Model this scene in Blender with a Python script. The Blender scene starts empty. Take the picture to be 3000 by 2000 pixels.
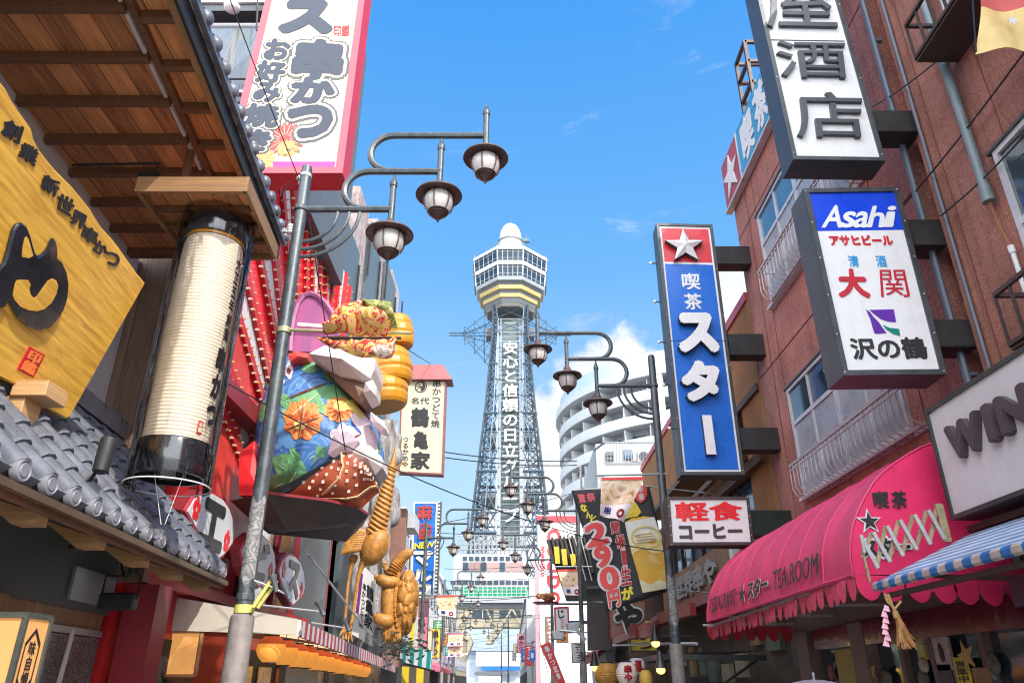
import bpy, bmesh, math, random
from mathutils import Vector as V, Matrix, noise as NZ
R=math.radians; sin=math.sin; cos=math.cos; PI=math.pi
sc=bpy.context.scene; COL=sc.collection
random.seed(7)
# ---------------------------------------------------------------- camera
FPX=2163.0; TH=R(24.8); EYE=1.6
cd=bpy.data.cameras.new('camera'); cam=bpy.data.objects.new('camera',cd); COL.objects.link(cam)
cd.sensor_width=36; cd.lens=36*FPX/3000; cd.clip_start=.05; cd.clip_end=6000
cam.location=(0,0,EYE); cam.rotation_euler=(PI/2+TH,0,0); sc.camera=cam
# ---------------------------------------------------------------- sky, sun, exposure
SUN_EL=R(39); SUN_AZ=R(37)          # the sun stands behind the camera, to its right
SUNV=V((sin(SUN_AZ)*cos(SUN_EL),-cos(SUN_AZ)*cos(SUN_EL),sin(SUN_EL)))
sc.cycles.filter_width=1.15
sc.view_settings.view_transform='Standard'; sc.view_settings.look='None'
sc.view_settings.gamma=1; sc.view_settings.exposure=.92; sc.view_settings.use_curve_mapping=False
sl=bpy.data.lights.new('sun','SUN'); sl.energy=2.55; sl.angle=R(.6); sl.color=(1,.93,.82)
so=bpy.data.objects.new('sun',sl); COL.objects.link(so); so.location=(10,-20,40)
so.rotation_euler=SUNV.to_track_quat('Z','Y').to_euler()
FILLGAIN=3.3   # bright cloud added unseen behind the camera, to fill the shaded fronts
w=bpy.data.worlds.new('World'); sc.world=w; w.use_nodes=True
nt=w.node_tree; nt.nodes.clear(); N=nt.nodes.new; LK=nt.links.new
out=N('ShaderNodeOutputWorld'); bg=N('ShaderNodeBackground'); bg.inputs[1].default_value=.13
sky=N('ShaderNodeTexSky'); sky.sky_type='NISHITA'; sky.sun_disc=False; sky.sun_elevation=SUN_EL
sky.sun_rotation=PI-SUN_AZ; sky.air_density=1.0; sky.dust_density=.3; sky.ozone_density=2.2
hs=N('ShaderNodeHueSaturation'); hs.inputs['Saturation'].default_value=1.22; hs.inputs['Value'].default_value=1.0
LK(sky.outputs[0],hs.inputs['Color'])
tc=N('ShaderNodeTexCoord')
def wm(op,a,b=None,clamp=False):
    n=N('ShaderNodeMath'); n.operation=op; n.use_clamp=clamp
    for i,x in enumerate((a,b)):
        if x is None: continue
        if isinstance(x,(int,float)): n.inputs[i].default_value=x
        else: LK(x,n.inputs[i])
    return n.outputs[0]
sx=N('ShaderNodeSeparateXYZ'); LK(tc.outputs['Generated'],sx.inputs[0])
# cumulus bank standing low, to the right of the tower, and a few wisps: noise over the direction of the sky
def ramp(x,a,b):
    m=N('ShaderNodeMapRange'); m.interpolation_type='SMOOTHSTEP'; LK(x,m.inputs[0]); m.inputs[1].default_value=a; m.inputs[2].default_value=b; return m.outputs[0]
def wnoise(scale,detail,rough,vec=None,dist=0):
    n=N('ShaderNodeTexNoise'); n.inputs['Scale'].default_value=scale; n.inputs['Detail'].default_value=detail; n.inputs['Roughness'].default_value=rough; n.inputs['Distortion'].default_value=dist
    LK(vec or tc.outputs['Generated'],n.inputs['Vector']); return n.outputs[0]
nz=wnoise(9,9,.58); nz2=wnoise(26,6,.6)
az=wm('DIVIDE',sx.outputs[0],wm('MAXIMUM',sx.outputs[1],.05))        # tan of the azimuth from the street's axis
elv=sx.outputs[2]
def bump2(a0,aw,e0,ew):
    da=wm('DIVIDE',wm('SUBTRACT',az,a0),aw); de=wm('DIVIDE',wm('SUBTRACT',elv,e0),ew)
    d=wm('ADD',wm('MULTIPLY',da,da),wm('MULTIPLY',de,de))
    return wm('SUBTRACT',1.0,d,True)
m1=bump2(.15,.2,.27,.19); m2=bump2(.055,.13,.2,.13); m3=bump2(.36,.2,.33,.2)
mass=wm('MAXIMUM',wm('MAXIMUM',m1,m2),m3)
cl=wm('ADD',wm('MULTIPLY',mass,.9),wm('MULTIPLY',wm('SUBTRACT',nz,.5),1.5))
cl=ramp(cl,.30,.52)
mp=N('ShaderNodeMapping'); mp.inputs['Rotation'].default_value=(0,R(35),R(20)); mp.inputs['Scale'].default_value=(3,9,16); LK(tc.outputs['Generated'],mp.inputs[0])
wisp=ramp(wnoise(1.1,7,.62,mp.outputs[0],1.2),.56,.80)
wisp=wm('MULTIPLY',wisp,wm('MULTIPLY',ramp(az,-.25,.1),.42))
low=wm('MULTIPLY',ramp(wnoise(4,6,.5),.42,.7),wm('MULTIPLY',wm('SUBTRACT',1.0,ramp(elv,.05,.45)),.3))
back=wm('MULTIPLY',ramp(wm('MULTIPLY',sx.outputs[1],-1.0),.0,.35),ramp(wnoise(2.2,6,.55),.30,.46))  # cloud cover behind the camera, added as unseen fill light
cov=wm('MAXIMUM',wm('MAXIMUM',wm('MAXIMUM',cl,wisp),low),back)
grad=N('ShaderNodeValToRGB'); LK(elv,grad.inputs[0]); ge=grad.color_ramp.elements; ge[0].position=0; ge[0].color=(.68,.86,1,1); ge[1].position=.8; ge[1].color=(.055,.37,1,1)
e_=ge.new(.28); e_.color=(.46,.72,1,1); e_=ge.new(.5); e_.color=(.18,.52,1,1)
gs=N('ShaderNodeMix'); gs.data_type='RGBA'; gs.blend_type='MULTIPLY'; gs.inputs[0].default_value=1; gs.clamp_result=False; LK(grad.outputs[0],gs.inputs[6]); gs.inputs[7].default_value=(4.3,4.3,4.3,1)
skm=N('ShaderNodeMix'); skm.data_type='RGBA'; skm.inputs[0].default_value=.8; LK(hs.outputs[0],skm.inputs[6]); LK(gs.outputs[2],skm.inputs[7])
shade=N('ShaderNodeMix'); shade.data_type='RGBA'; LK(ramp(nz2,.3,.65),shade.inputs[0])
shade.inputs[6].default_value=(3.5,3.85,4.25,1); shade.inputs[7].default_value=(4.6,4.6,4.65,1)
mx=N('ShaderNodeMix'); mx.data_type='RGBA'; LK(cov,mx.inputs[0])
gain=N('ShaderNodeMix'); gain.data_type='RGBA'; gain.blend_type='MULTIPLY'; gain.clamp_result=False; gain.inputs[0].default_value=1; LK(shade.outputs[2],gain.inputs[6])
gv=wm('ADD',1.0,wm('MULTIPLY',back,FILLGAIN)); cbn=N('ShaderNodeCombineColor'); [LK(gv,cbn.inputs[i]) for i in range(3)]; LK(cbn.outputs[0],gain.inputs[7])
LK(skm.outputs[2],mx.inputs[6]); LK(gain.outputs[2],mx.inputs[7])
LK(mx.outputs[2],bg.inputs[0]); LK(bg.outputs[0],out.inputs[0])
# ---------------------------------------------------------------- survey: a sight line through the photograph met with a wall plane
def ray(px,py):
    dx=px-1500; dy=1000-py
    return V((dx,FPX*cos(TH)-dy*sin(TH),FPX*sin(TH)+dy*cos(TH)))
EYEP=V((0,0,EYE))
def PY(px,py,Y): r=ray(px,py); return EYEP+r*(Y/r.y)
def PX(px,py,X): r=ray(px,py); return EYEP+r*(X/r.x)
def PZ(px,py,z): r=ray(px,py); return EYEP+r*((z-EYE)/r.z)
def PP(px,py,p0,n): r=ray(px,py); return EYEP+r*((p0-EYEP).dot(n)/r.dot(n))
def QY(pts,Y): return [PY(x,y,Y) for x,y in pts]
def QX(pts,X): return [PX(x,y,X) for x,y in pts]
# ---------------------------------------------------------------- objects
def thing(name,label,cat,loc=(0,0,0),group=None):
    o=bpy.data.objects.new(name,None); COL.objects.link(o); o.location=loc; o.empty_display_size=.2
    o['label']=label; o['category']=cat
    if group: o['group']=group
    return o
def tag(o,label,cat,group=None):
    o['label']=label; o['category']=cat
    if group: o['group']=group
    return o
def wpos(o):
    p=V(o.location)
    while o.parent: o=o.parent; p+=V(o.location)
    return p
KIDS={}
def copy_tree(o,parent=None):
    c=o.copy(); COL.objects.link(c); c.parent=parent
    for ch in KIDS.get(o.name,[]):
        k=copy_tree(ch,c); KIDS.setdefault(c.name,[]).append(k)
    return c
class MB:
    def __init__(s): s.v=[]; s.f=[]; s.uv={}; s.mi=[]; s.m=0
    def add(s,vs,fs):
        b=len(s.v); s.v+= [V(p) for p in vs]; s.f+=[tuple(i+b for i in f) for f in fs]; s.mi+=[s.m]*len(fs); return s
    def quad(s,a,b,c,d): return s.add([a,b,c,d],[(0,1,2,3)])
    def poly(s,pts): return s.add(pts,[tuple(range(len(pts)))])
    def box8(s,p): return s.add(p,[(0,3,2,1),(4,5,6,7),(0,1,5,4),(1,2,6,5),(2,3,7,6),(3,0,4,7)])
    def box(s,c,sz,M=None):
        x,y,z=[k/2 for k in sz]; c=V(c)
        p=[V(q) for q in ((-x,-y,-z),(x,-y,-z),(x,y,-z),(-x,y,-z),(-x,-y,z),(x,-y,z),(x,y,z),(-x,y,z))]
        return s.box8([c+(M@q if M else q) for q in p])
    def bb(s,x0,x1,y0,y1,z0,z1): return s.box(((x0+x1)/2,(y0+y1)/2,(z0+z1)/2),(abs(x1-x0),abs(y1-y0),abs(z1-z0)))
    def prism(s,poly,vec):
        n=len(poly); vec=V(vec); a=[V(p) for p in poly]; b=[p+vec for p in a]
        return s.add(a+b,[tuple(range(n))[::-1],tuple(range(n,2*n))]+[(i,(i+1)%n,n+(i+1)%n,n+i) for i in range(n)])
    def slab(s,q,t):       # quad TL,TR,BR,BL seen from the front: a plate of thickness t behind it
        n=nrm(q); return s.prism([V(p) for p in q],-n*t)
    def bar(s,a,b,w,h=None,up=V((0,0,1))):
        a=V(a);b=V(b); h=h or w; d=(b-a).normalized(); x=d.cross(up)
        if x.length<1e-4: x=d.cross(V((1,0,0)))
        x.normalize(); y=x.cross(d); x*=w/2; y*=h/2
        return s.box8([a-x-y,a+x-y,b+x-y,b-x-y,a-x+y,a+x+y,b+x+y,b-x+y])
    def tube(s,pts,r,n=8,cap=True):
        pts=[V(p) for p in pts]; k=len(pts); rs=r if isinstance(r,(list,tuple)) else [r]*k
        b=len(s.v); x=None
        for i,p in enumerate(pts):
            d=(pts[min(i+1,k-1)]-pts[max(i-1,0)]).normalized()
            if x is None:
                x=d.cross(V((0,0,1)))
                if x.length<1e-3: x=d.cross(V((1,0,0)))
            x=x-d*x.dot(d); x.normalize(); y=d.cross(x)
            for j in range(n):
                a=2*PI*j/n; s.v.append(p+(x*cos(a)+y*sin(a))*rs[i])
        fs=[(b+i*n+j,b+i*n+(j+1)%n,b+(i+1)*n+(j+1)%n,b+(i+1)*n+j) for i in range(k-1) for j in range(n)]
        if cap: fs+=[tuple(b+j for j in range(n))[::-1],tuple(b+(k-1)*n+j for j in range(n))]
        s.f+=fs; s.mi+=[s.m]*len(fs); return s
    def lathe(s,prof,o=(0,0,0),n=16,M=None,caps=True):
        o=V(o); b=len(s.v); k=len(prof)
        for r,h in prof:
            for j in range(n):
                a=2*PI*j/n; q=V((r*cos(a),r*sin(a),h)); s.v.append(o+(M@q if M else q))
        fs=[(b+i*n+j,b+i*n+(j+1)%n,b+(i+1)*n+(j+1)%n,b+(i+1)*n+j) for i in range(k-1) for j in range(n)]
        if caps: fs+=[tuple(b+j for j in range(n))[::-1],tuple(b+(k-1)*n+j for j in range(n))]
        s.f+=fs; s.mi+=[s.m]*len(fs); return s
    def ell(s,c,r,nu=16,nv=10,M=None):
        prof=[(sin(PI*i/nv),-cos(PI*i/nv)) for i in range(nv+1)]; prof[0]=(.001,-1); prof[-1]=(.001,1)
        S=Matrix.Diagonal(V(r)); return s.lathe(prof,c,nu,(M@S) if M else S)
    def patch(s,fn,nu,nv):
        vs=[fn(i/nu,j/nv) for i in range(nu+1) for j in range(nv+1)]
        return s.add(vs,[(i*(nv+1)+j,(i+1)*(nv+1)+j,(i+1)*(nv+1)+j+1,i*(nv+1)+j+1) for i in range(nu) for j in range(nv)])
    def text(s,body,q,depth=.01,bold=.02,em=False,lift=.004,fn=None):
        vs,fs,bx=glyph(body,bold)
        if em: x0,x1,y0,y1=0,max(1,len(body)),-.1,.86
        else:
            x0,x1,y0,y1=bx
        if fn is None:
            a,b,c,d=[V(p) for p in q]; n=nrm(q)
        o=[]
        for x,y,z in vs:
            u=(x-x0)/(x1-x0); t=1-(y-y0)/(y1-y0); h=lift+depth*(z+.5)
            o.append(fn(u,t,h) if fn else (a*(1-u)+b*u)*(1-t)+(d*(1-u)+c*u)*t+n*h)
        return s.add(o,fs)
    def vtext(s,body,q,depth=.01,bold=.02,lift=.004,gap=.06,fit=False,fn=None):
        k=len(body)
        for i,ch in enumerate(body):
            t0=(i+gap/2)/k; t1=(i+1-gap/2)/k
            if fn: s.text(ch,None,depth,bold,not fit,lift,lambda u,t,h,t0=t0,t1=t1: fn(u,t0+(t1-t0)*t,h))
            else: s.text(ch,sub(q,0,1,t0,t1),depth,bold,not fit,lift)
        return s
    def build(s,name,mat,parent=None,smooth=False,kind=None,bevel=0):
        me=bpy.data.meshes.new(name); off=wpos(parent) if parent else V((0,0,0))
        me.from_pydata([tuple(p-off) for p in s.v],[],s.f)
        mats=mat if isinstance(mat,(list,tuple)) else [mat]
        for m_ in mats: me.materials.append(m_)
        if len(mats)>1: me.polygons.foreach_set('material_index',s.mi)
        bm=bmesh.new(); bm.from_mesh(me); bmesh.ops.recalc_face_normals(bm,faces=bm.faces)
        if bevel: bmesh.ops.bevel(bm,geom=[e for e in bm.edges if len(e.link_faces)==2 and e.calc_face_angle()>.6],offset=bevel,segments=1,affect='EDGES')
        uv=bm.loops.layers.uv.new('UVMap')
        for f in bm.faces:
            nn=f.normal; ax=max(range(3),key=lambda i:abs(nn[i]))
            for l in f.loops:
                c=l.vert.co+off
                l[uv].uv=((c.y,c.z) if ax==0 else (c.x,c.z) if ax==1 else (c.y,c.x))
            f.smooth=smooth
        bm.to_mesh(me); bm.free()
        if smooth:
            try: me.set_sharp_from_angle(angle=R(40))
            except Exception: pass
        o=bpy.data.objects.new(name,me); COL.objects.link(o)
        if parent: o.parent=parent; KIDS.setdefault(parent.name,[]).append(o)
        if kind: o['kind']=kind
        return o
def nrm(q): a,b,c,d=[V(p) for p in q]; return ((b-a)+(c-d)).cross((a-d)+(b-c)).normalized()
def sub(q,u0,u1,t0,t1):
    a,b,c,d=[V(p) for p in q]
    f=lambda u,t:(a*(1-u)+b*u)*(1-t)+(d*(1-u)+c*u)*t
    return [f(u0,t0),f(u1,t0),f(u1,t1),f(u0,t1)]
def off(q,h): n=nrm(q); return [V(p)+n*h for p in q]
def inset(q,wd):
    a,b,c,d=[V(p) for p in q]; W=((b-a).length+(c-d).length)/2; H=((d-a).length+(c-b).length)/2
    return sub(q,wd/W,1-wd/W,wd/H,1-wd/H)
_G={}
def glyph(body,bold):
    k=(body,bold)
    if k not in _G:
        c=bpy.data.curves.new('t','FONT'); c.body=body; c.offset=0; c.resolution_u=3; c.extrude=.5
        o=bpy.data.objects.new('t',c); COL.objects.link(o)
        dg=bpy.context.evaluated_depsgraph_get(); me=bpy.data.meshes.new_from_object(o.evaluated_get(dg))
        vs=[tuple(v.co) for v in me.vertices]; fs=[tuple(p.vertices) for p in me.polygons]; xs=[p[0] for p in vs]; ys=[p[1] for p in vs]; g=min(bold,.03); bx=(min(xs)-g,max(xs)+g,min(ys)-g,max(ys)+g)
        bpy.data.objects.remove(o); bpy.data.curves.remove(c); bpy.data.meshes.remove(me)
        if bold>.012:       # thicker strokes: the glyph struck again round a small circle, each strike a hair proud of the last
            V0,F0=vs,fs; vs=list(V0); fs=list(F0); s=0
            for rr in ([bold] if bold<.05 else [bold,bold*.5]):
                for q in range(8 if rr<.08 else 14):
                    a=2*PI*q/(8 if rr<.08 else 14); s+=1; b=len(vs); vs+=[(x+rr*cos(a),y+rr*sin(a),z+(.012*s if z>0 else 0)) for x,y,z in V0]; fs+=[tuple(i+b for i in f) for f in F0]
        _G[k]=(vs,fs,bx)
    return _G[k]
def star(c,r,n,upv,k=5,inner=.40):
    c=V(c); n=V(n).normalized(); up=V(upv); up=(up-n*up.dot(n)).normalized(); rt=up.cross(n)
    return [c+(up*cos(PI*i/k)+rt*sin(PI*i/k))*(r if i%2==0 else r*inner) for i in range(2*k)]
# ---------------------------------------------------------------- materials
def nodes(name):
    m=bpy.data.materials.new(name); m.use_nodes=True; t=m.node_tree; return m,t,t.nodes['Principled BSDF']
def mat(name,col,rough=.55,metal=0,var=.12,scale=4,bump=.15,bscale=60,emit=0,ecol=None,spec=.5,streak=0,dirt=(.09,.08,.07),coat=0,trans=0,stretch=(1,1,1),sss=0):
    m,t,b=nodes(name); n=t.nodes.new; L=t.links.new
    tcn=n('ShaderNodeTexCoord'); mpn=n('ShaderNodeMapping'); mpn.inputs['Scale'].default_value=stretch; L(tcn.outputs['Object'],mpn.inputs[0])
    a=n('ShaderNodeTexNoise'); a.inputs['Scale'].default_value=scale; a.inputs['Detail'].default_value=6; a.inputs['Roughness'].default_value=.65; L(mpn.outputs[0],a.inputs['Vector'])
    r=n('ShaderNodeMapRange'); L(a.outputs[0],r.inputs[0]); r.inputs[1].default_value=.3; r.inputs[2].default_value=.7; r.inputs[3].default_value=1-var; r.inputs[4].default_value=1+var
    mu=n('ShaderNodeMix'); mu.data_type='RGBA'; mu.blend_type='MULTIPLY'; mu.inputs[0].default_value=1; mu.inputs[6].default_value=(*col,1); L(r.outputs[0],mu.inputs[7])
    c=mu.outputs[2]
    if streak:      # rain streaks and grime that run down the surface
        mp2=n('ShaderNodeMapping'); mp2.inputs['Scale'].default_value=(9,9,.6); L(tcn.outputs['Object'],mp2.inputs[0])
        s2=n('ShaderNodeTexNoise'); s2.inputs['Scale'].default_value=1.3; s2.inputs['Detail'].default_value=8; s2.inputs['Roughness'].default_value=.7; L(mp2.outputs[0],s2.inputs['Vector'])
        r2=n('ShaderNodeMapRange'); L(s2.outputs[0],r2.inputs[0]); r2.inputs[1].default_value=.5; r2.inputs[2].default_value=.78; r2.inputs[4].default_value=streak
        m2=n('ShaderNodeMix'); m2.data_type='RGBA'; L(r2.outputs[0],m2.inputs[0]); L(c,m2.inputs[6]); m2.inputs[7].default_value=(*dirt,1); c=m2.outputs[2]
    L(c,b.inputs['Base Color'])
    rr=n('ShaderNodeMapRange'); L(a.outputs[0],rr.inputs[0]); rr.inputs[1].default_value=.3; rr.inputs[2].default_value=.7; rr.inputs[3].default_value=max(.02,rough-.1); rr.inputs[4].default_value=min(1,rough+.1); L(rr.outputs[0],b.inputs['Roughness'])
    b.inputs['Metallic'].default_value=metal; b.inputs['Specular IOR Level'].default_value=spec; b.inputs['Coat Weight'].default_value=coat
    if bump:
        bn=n('ShaderNodeTexNoise'); bn.inputs['Scale'].default_value=bscale; bn.inputs['Detail'].default_value=4; L(mpn.outputs[0],bn.inputs['Vector'])
        bp=n('ShaderNodeBump'); bp.inputs['Strength'].default_value=bump; bp.inputs['Distance'].default_value=.01; L(bn.outputs[0],bp.inputs['Height']); L(bp.outputs[0],b.inputs['Normal'])
    if emit: b.inputs['Emission Color'].default_value=(*(ecol or col),1); b.inputs['Emission Strength'].default_value=emit
    if trans: b.inputs['Transmission Weight'].default_value=trans
    if sss: b.inputs['Subsurface Weight'].default_value=sss; b.inputs['Subsurface Radius'].default_value=(.1,.1,.1)
    return m
def planks(name,c1,c2,width=.2,along='U',rough=.6,gap=.05,grain=22,bump=.35,gapcol=(.02,.013,.008),con=1.5):
    m,t,b=nodes(name); n=t.nodes.new; L=t.links.new
    u=n('ShaderNodeUVMap'); s=n('ShaderNodeSeparateXYZ'); L(u.outputs[0],s.inputs[0])
    A,B=(s.outputs[0],s.outputs[1]) if along=='U' else (s.outputs[1],s.outputs[0])
    def ma(op,x,y=None):
        k=n('ShaderNodeMath'); k.operation=op
        for i,z in enumerate((x,y)):
            if z is None: continue
            if isinstance(z,(int,float)): k.inputs[i].default_value=z
            else: L(z,k.inputs[i])
        return k.outputs[0]
    q=ma('DIVIDE',B,width); idx=ma('FLOOR',q); fr=ma('FRACT',q)
    cb=n('ShaderNodeCombineXYZ'); L(ma('MULTIPLY',A,1.3),cb.inputs[0]); L(ma('MULTIPLY',B,grain),cb.inputs[1]); L(ma('MULTIPLY',idx,7.3),cb.inputs[2])
    g=n('ShaderNodeTexNoise'); g.inputs['Scale'].default_value=1.6; g.inputs['Detail'].default_value=7; g.inputs['Roughness'].default_value=.62; g.inputs['Distortion'].default_value=.5; L(cb.outputs[0],g.inputs['Vector'])
    wn=n('ShaderNodeTexWhiteNoise'); wn.noise_dimensions='1D'; L(idx,wn.inputs['W'])
    f=ma('ADD',ma('MULTIPLY',ma('SUBTRACT',g.outputs[0],.5),con),ma('MULTIPLY',wn.outputs[0],.45)); f=ma('ADD',f,.33)
    cr=n('ShaderNodeMix'); cr.data_type='RGBA'; cr.clamp_factor=True; L(f,cr.inputs[0]); cr.inputs[6].default_value=(*c1,1); cr.inputs[7].default_value=(*c2,1)
    lg=ma('LESS_THAN',fr,gap); m2=n('ShaderNodeMix'); m2.data_type='RGBA'; L(lg,m2.inputs[0]); L(cr.outputs[2],m2.inputs[6]); m2.inputs[7].default_value=(*gapcol,1)
    L(m2.outputs[2],b.inputs['Base Color']); b.inputs['Roughness'].default_value=rough
    bp=n('ShaderNodeBump'); bp.inputs['Strength'].default_value=bump; bp.inputs['Distance'].default_value=.01; L(ma('SUBTRACT',g.outputs[0],lg),bp.inputs['Height']); L(bp.outputs[0],b.inputs['Normal'])
    return m
def stripes(name,cols,width,axis='U',rough=.6,var=.1,uv=True,bump=.1):
    m,t,b=nodes(name); n=t.nodes.new; L=t.links.new
    u=n('ShaderNodeUVMap'); s=n('ShaderNodeSeparateXYZ'); L(u.outputs[0],s.inputs[0])
    x=s.outputs[0] if axis=='U' else s.outputs[1]
    k=n('ShaderNodeMath'); k.operation='DIVIDE'; L(x,k.inputs[0]); k.inputs[1].default_value=width*2
    fr=n('ShaderNodeMath'); fr.operation='FRACT'; L(k.outputs[0],fr.inputs[0])
    lt=n('ShaderNodeMath'); lt.operation='LESS_THAN'; L(fr.outputs[0],lt.inputs[0]); lt.inputs[1].default_value=.5
    mx=n('ShaderNodeMix'); mx.data_type='RGBA'; L(lt.outputs[0],mx.inputs[0]); mx.inputs[6].default_value=(*cols[0],1); mx.inputs[7].default_value=(*cols[1],1)
    a=n('ShaderNodeTexNoise'); a.inputs['Scale'].default_value=5; a.inputs['Detail'].default_value=6; tcn=n('ShaderNodeTexCoord'); L(tcn.outputs['Object'],a.inputs['Vector'])
    r=n('ShaderNodeMapRange'); L(a.outputs[0],r.inputs[0]); r.inputs[1].default_value=.3; r.inputs[2].default_value=.7; r.inputs[3].default_value=1-var; r.inputs[4].default_value=1+var
    mu=n('ShaderNodeMix'); mu.data_type='RGBA'; mu.blend_type='MULTIPLY'; mu.inputs[0].default_value=1; L(mx.outputs[2],mu.inputs[6]); L(r.outputs[0],mu.inputs[7])
    L(mu.outputs[2],b.inputs['Base Color']); b.inputs['Roughness'].default_value=rough
    return m
def speckle(name,cols,scale,rough=.6,bump=.4):
    m,t,b=nodes(name); n=t.nodes.new; L=t.links.new
    tcn=n('ShaderNodeTexCoord'); v=n('ShaderNodeTexVoronoi'); v.inputs['Scale'].default_value=scale; L(tcn.outputs['Object'],v.inputs['Vector'])
    s=n('ShaderNodeSeparateColor'); L(v.outputs['Color'],s.inputs[0])
    cr=n('ShaderNodeValToRGB'); cr.color_ramp.interpolation='CONSTANT'; L(s.outputs[0],cr.inputs[0])
    while len(cr.color_ramp.elements)<len(cols): cr.color_ramp.elements.new(.5)
    for i,(e,c) in enumerate(zip(cr.color_ramp.elements,cols)): e.position=i/len(cols); e.color=(*c,1)
    a=n('ShaderNodeTexNoise'); a.inputs['Scale'].default_value=1.6; a.inputs['Detail'].default_value=7; L(tcn.outputs['Object'],a.inputs['Vector'])
    r=n('ShaderNodeMapRange'); L(a.outputs[0],r.inputs[0]); r.inputs[1].default_value=.3; r.inputs[2].default_value=.7; r.inputs[3].default_value=.75; r.inputs[4].default_value=1.2
    mu=n('ShaderNodeMix'); mu.data_type='RGBA'; mu.blend_type='MULTIPLY'; mu.inputs[0].default_value=1; L(cr.outputs[0],mu.inputs[6]); L(r.outputs[0],mu.inputs[7])
    mp2=n('ShaderNodeMapping'); mp2.inputs['Scale'].default_value=(6,6,.5); L(tcn.outputs['Object'],mp2.inputs[0])
    s2=n('ShaderNodeTexNoise'); s2.inputs['Scale'].default_value=1.2; s2.inputs['Detail'].default_value=8; s2.inputs['Roughness'].default_value=.7; L(mp2.outputs[0],s2.inputs['Vector'])
    r2=n('ShaderNodeMapRange'); L(s2.outputs[0],r2.inputs[0]); r2.inputs[1].default_value=.5; r2.inputs[2].default_value=.75; r2.inputs[3].default_value=1; r2.inputs[4].default_value=.52
    m2=n('ShaderNodeMix'); m2.data_type='RGBA'; m2.blend_type='MULTIPLY'; m2.inputs[0].default_value=1; L(mu.outputs[2],m2.inputs[6]); L(r2.outputs[0],m2.inputs[7]); mu=m2
    L(mu.outputs[2],b.inputs['Base Color']); b.inputs['Roughness'].default_value=rough
    bp=n('ShaderNodeBump'); bp.inputs['Strength'].default_value=bump; bp.inputs['Distance'].default_value=.01; L(s.outputs[1],bp.inputs['Height']); L(bp.outputs[0],b.inputs['Normal'])
    return m
def blotch(name,cols,scale,rough=.6,dist=1.5,detail=3,stretch=(1,1,1),interp='LINEAR'):
    m,t,b=nodes(name); n=t.nodes.new; L=t.links.new
    tcn=n('ShaderNodeTexCoord'); mp=n('ShaderNodeMapping'); mp.inputs['Scale'].default_value=stretch; L(tcn.outputs['Object'],mp.inputs[0])
    a=n('ShaderNodeTexNoise'); a.inputs['Scale'].default_value=scale; a.inputs['Detail'].default_value=detail; a.inputs['Distortion'].default_value=dist; L(mp.outputs[0],a.inputs['Vector'])
    cr=n('ShaderNodeValToRGB'); L(a.outputs[0],cr.inputs[0]); cr.color_ramp.interpolation=interp
    while len(cr.color_ramp.elements)<len(cols): cr.color_ramp.elements.new(.5)
    k=len(cols)
    for i,(e,c) in enumerate(zip(cr.color_ramp.elements,cols)): e.position=.28+.44*i/max(1,k-1); e.color=(*c,1)
    L(cr.outputs[0],b.inputs['Base Color']); b.inputs['Roughness'].default_value=rough
    bp=n('ShaderNodeBump'); bp.inputs['Strength'].default_value=.3; bp.inputs['Distance'].default_value=.02; L(a.outputs[0],bp.inputs['Height']); L(bp.outputs[0],b.inputs['Normal'])
    return m
def glassy(name,col=(.02,.03,.04),rough=.06):
    return mat(name,col,rough,0,.3,1.5,.05,3,spec=.9,coat=.3)
K={}
K['wood_soffit']=planks('brown soffit boards',(.15,.052,.02),(.80,.34,.13),.23,'U',.55,.035,20)
K['wood_beam']=planks('dark brown timber',(.06,.027,.012),(.19,.082,.034),.6,'V',.55,.0,26)
K['wood_light']=planks('pale cedar timber',(.30,.15,.06),(.60,.36,.17),.4,'U',.5,.0,24)
K['wood_mid']=planks('weathered brown timber',(.14,.07,.03),(.36,.20,.09),.4,'U',.55,.0,24)
K['wood_siding']=planks('brown plank siding',(.10,.06,.042),(.24,.15,.105),.28,'V',.6,.03,14)
K['wood_board']=planks('yellow keyaki board',(.46,.19,.025),(.88,.52,.075),9,'U',.35,.0,16,.12,con=2.4)
K['wood_fascia']=planks('reddish timber fascia',(.17,.08,.035),(.34,.17,.08),.16,'V',.55,.03,16)
K['tile']=mat('grey glazed roof tile',(.125,.137,.165),.34,0,.4,4.5,.25,40,streak=.45,dirt=(.05,.05,.055))
K['black']=mat('black paint',(.016,.017,.02),.4,0,.2,5,.1)
K['blacksat']=mat('satin black metal',(.015,.016,.018),.6,0,.2,5,.08)
K['frame']=mat('dark sign frame metal',(.07,.078,.088),.4,.4,.25,4,.12,30,streak=.35,dirt=(.035,.03,.028))
K['pole']=mat('grey painted lamp steel',(.07,.085,.097),.42,.3,.35,9,.2,50,streak=.55,dirt=(.15,.135,.125))
K['sleeve']=mat('rusty grey pole sleeve',(.23,.20,.19),.6,.1,.3,9,.3,70,streak=.5,dirt=(.10,.08,.075))
K['scrape']=blotch('scraped sticker residue',[(.08,.095,.105),(.30,.28,.27),(.09,.10,.11),(.36,.34,.33),(.12,.12,.12)],9,.7,1.5,6)
K['lampcap']=mat('brown lamp cap metal',(.10,.062,.055),.42,.4,.2,8,.1)
K['lampglass']=mat('frosted lamp glass',(.50,.48,.47),.25,0,.08,3,.02,spec=.6,sss=.1)
K['white']=mat('white sign acrylic',(.72,.72,.74),.3,0,.06,1.5,.03,streak=.3,dirt=(.5,.47,.42))
K['whitepaint']=mat('white paint',(.62,.62,.62),.5,0,.08,3,.1,streak=.2,dirt=(.45,.42,.38))
K['cream']=mat('cream sign face',(.60,.52,.38),.45,0,.05,2,.04,streak=.08,dirt=(.6,.5,.4))
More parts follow.
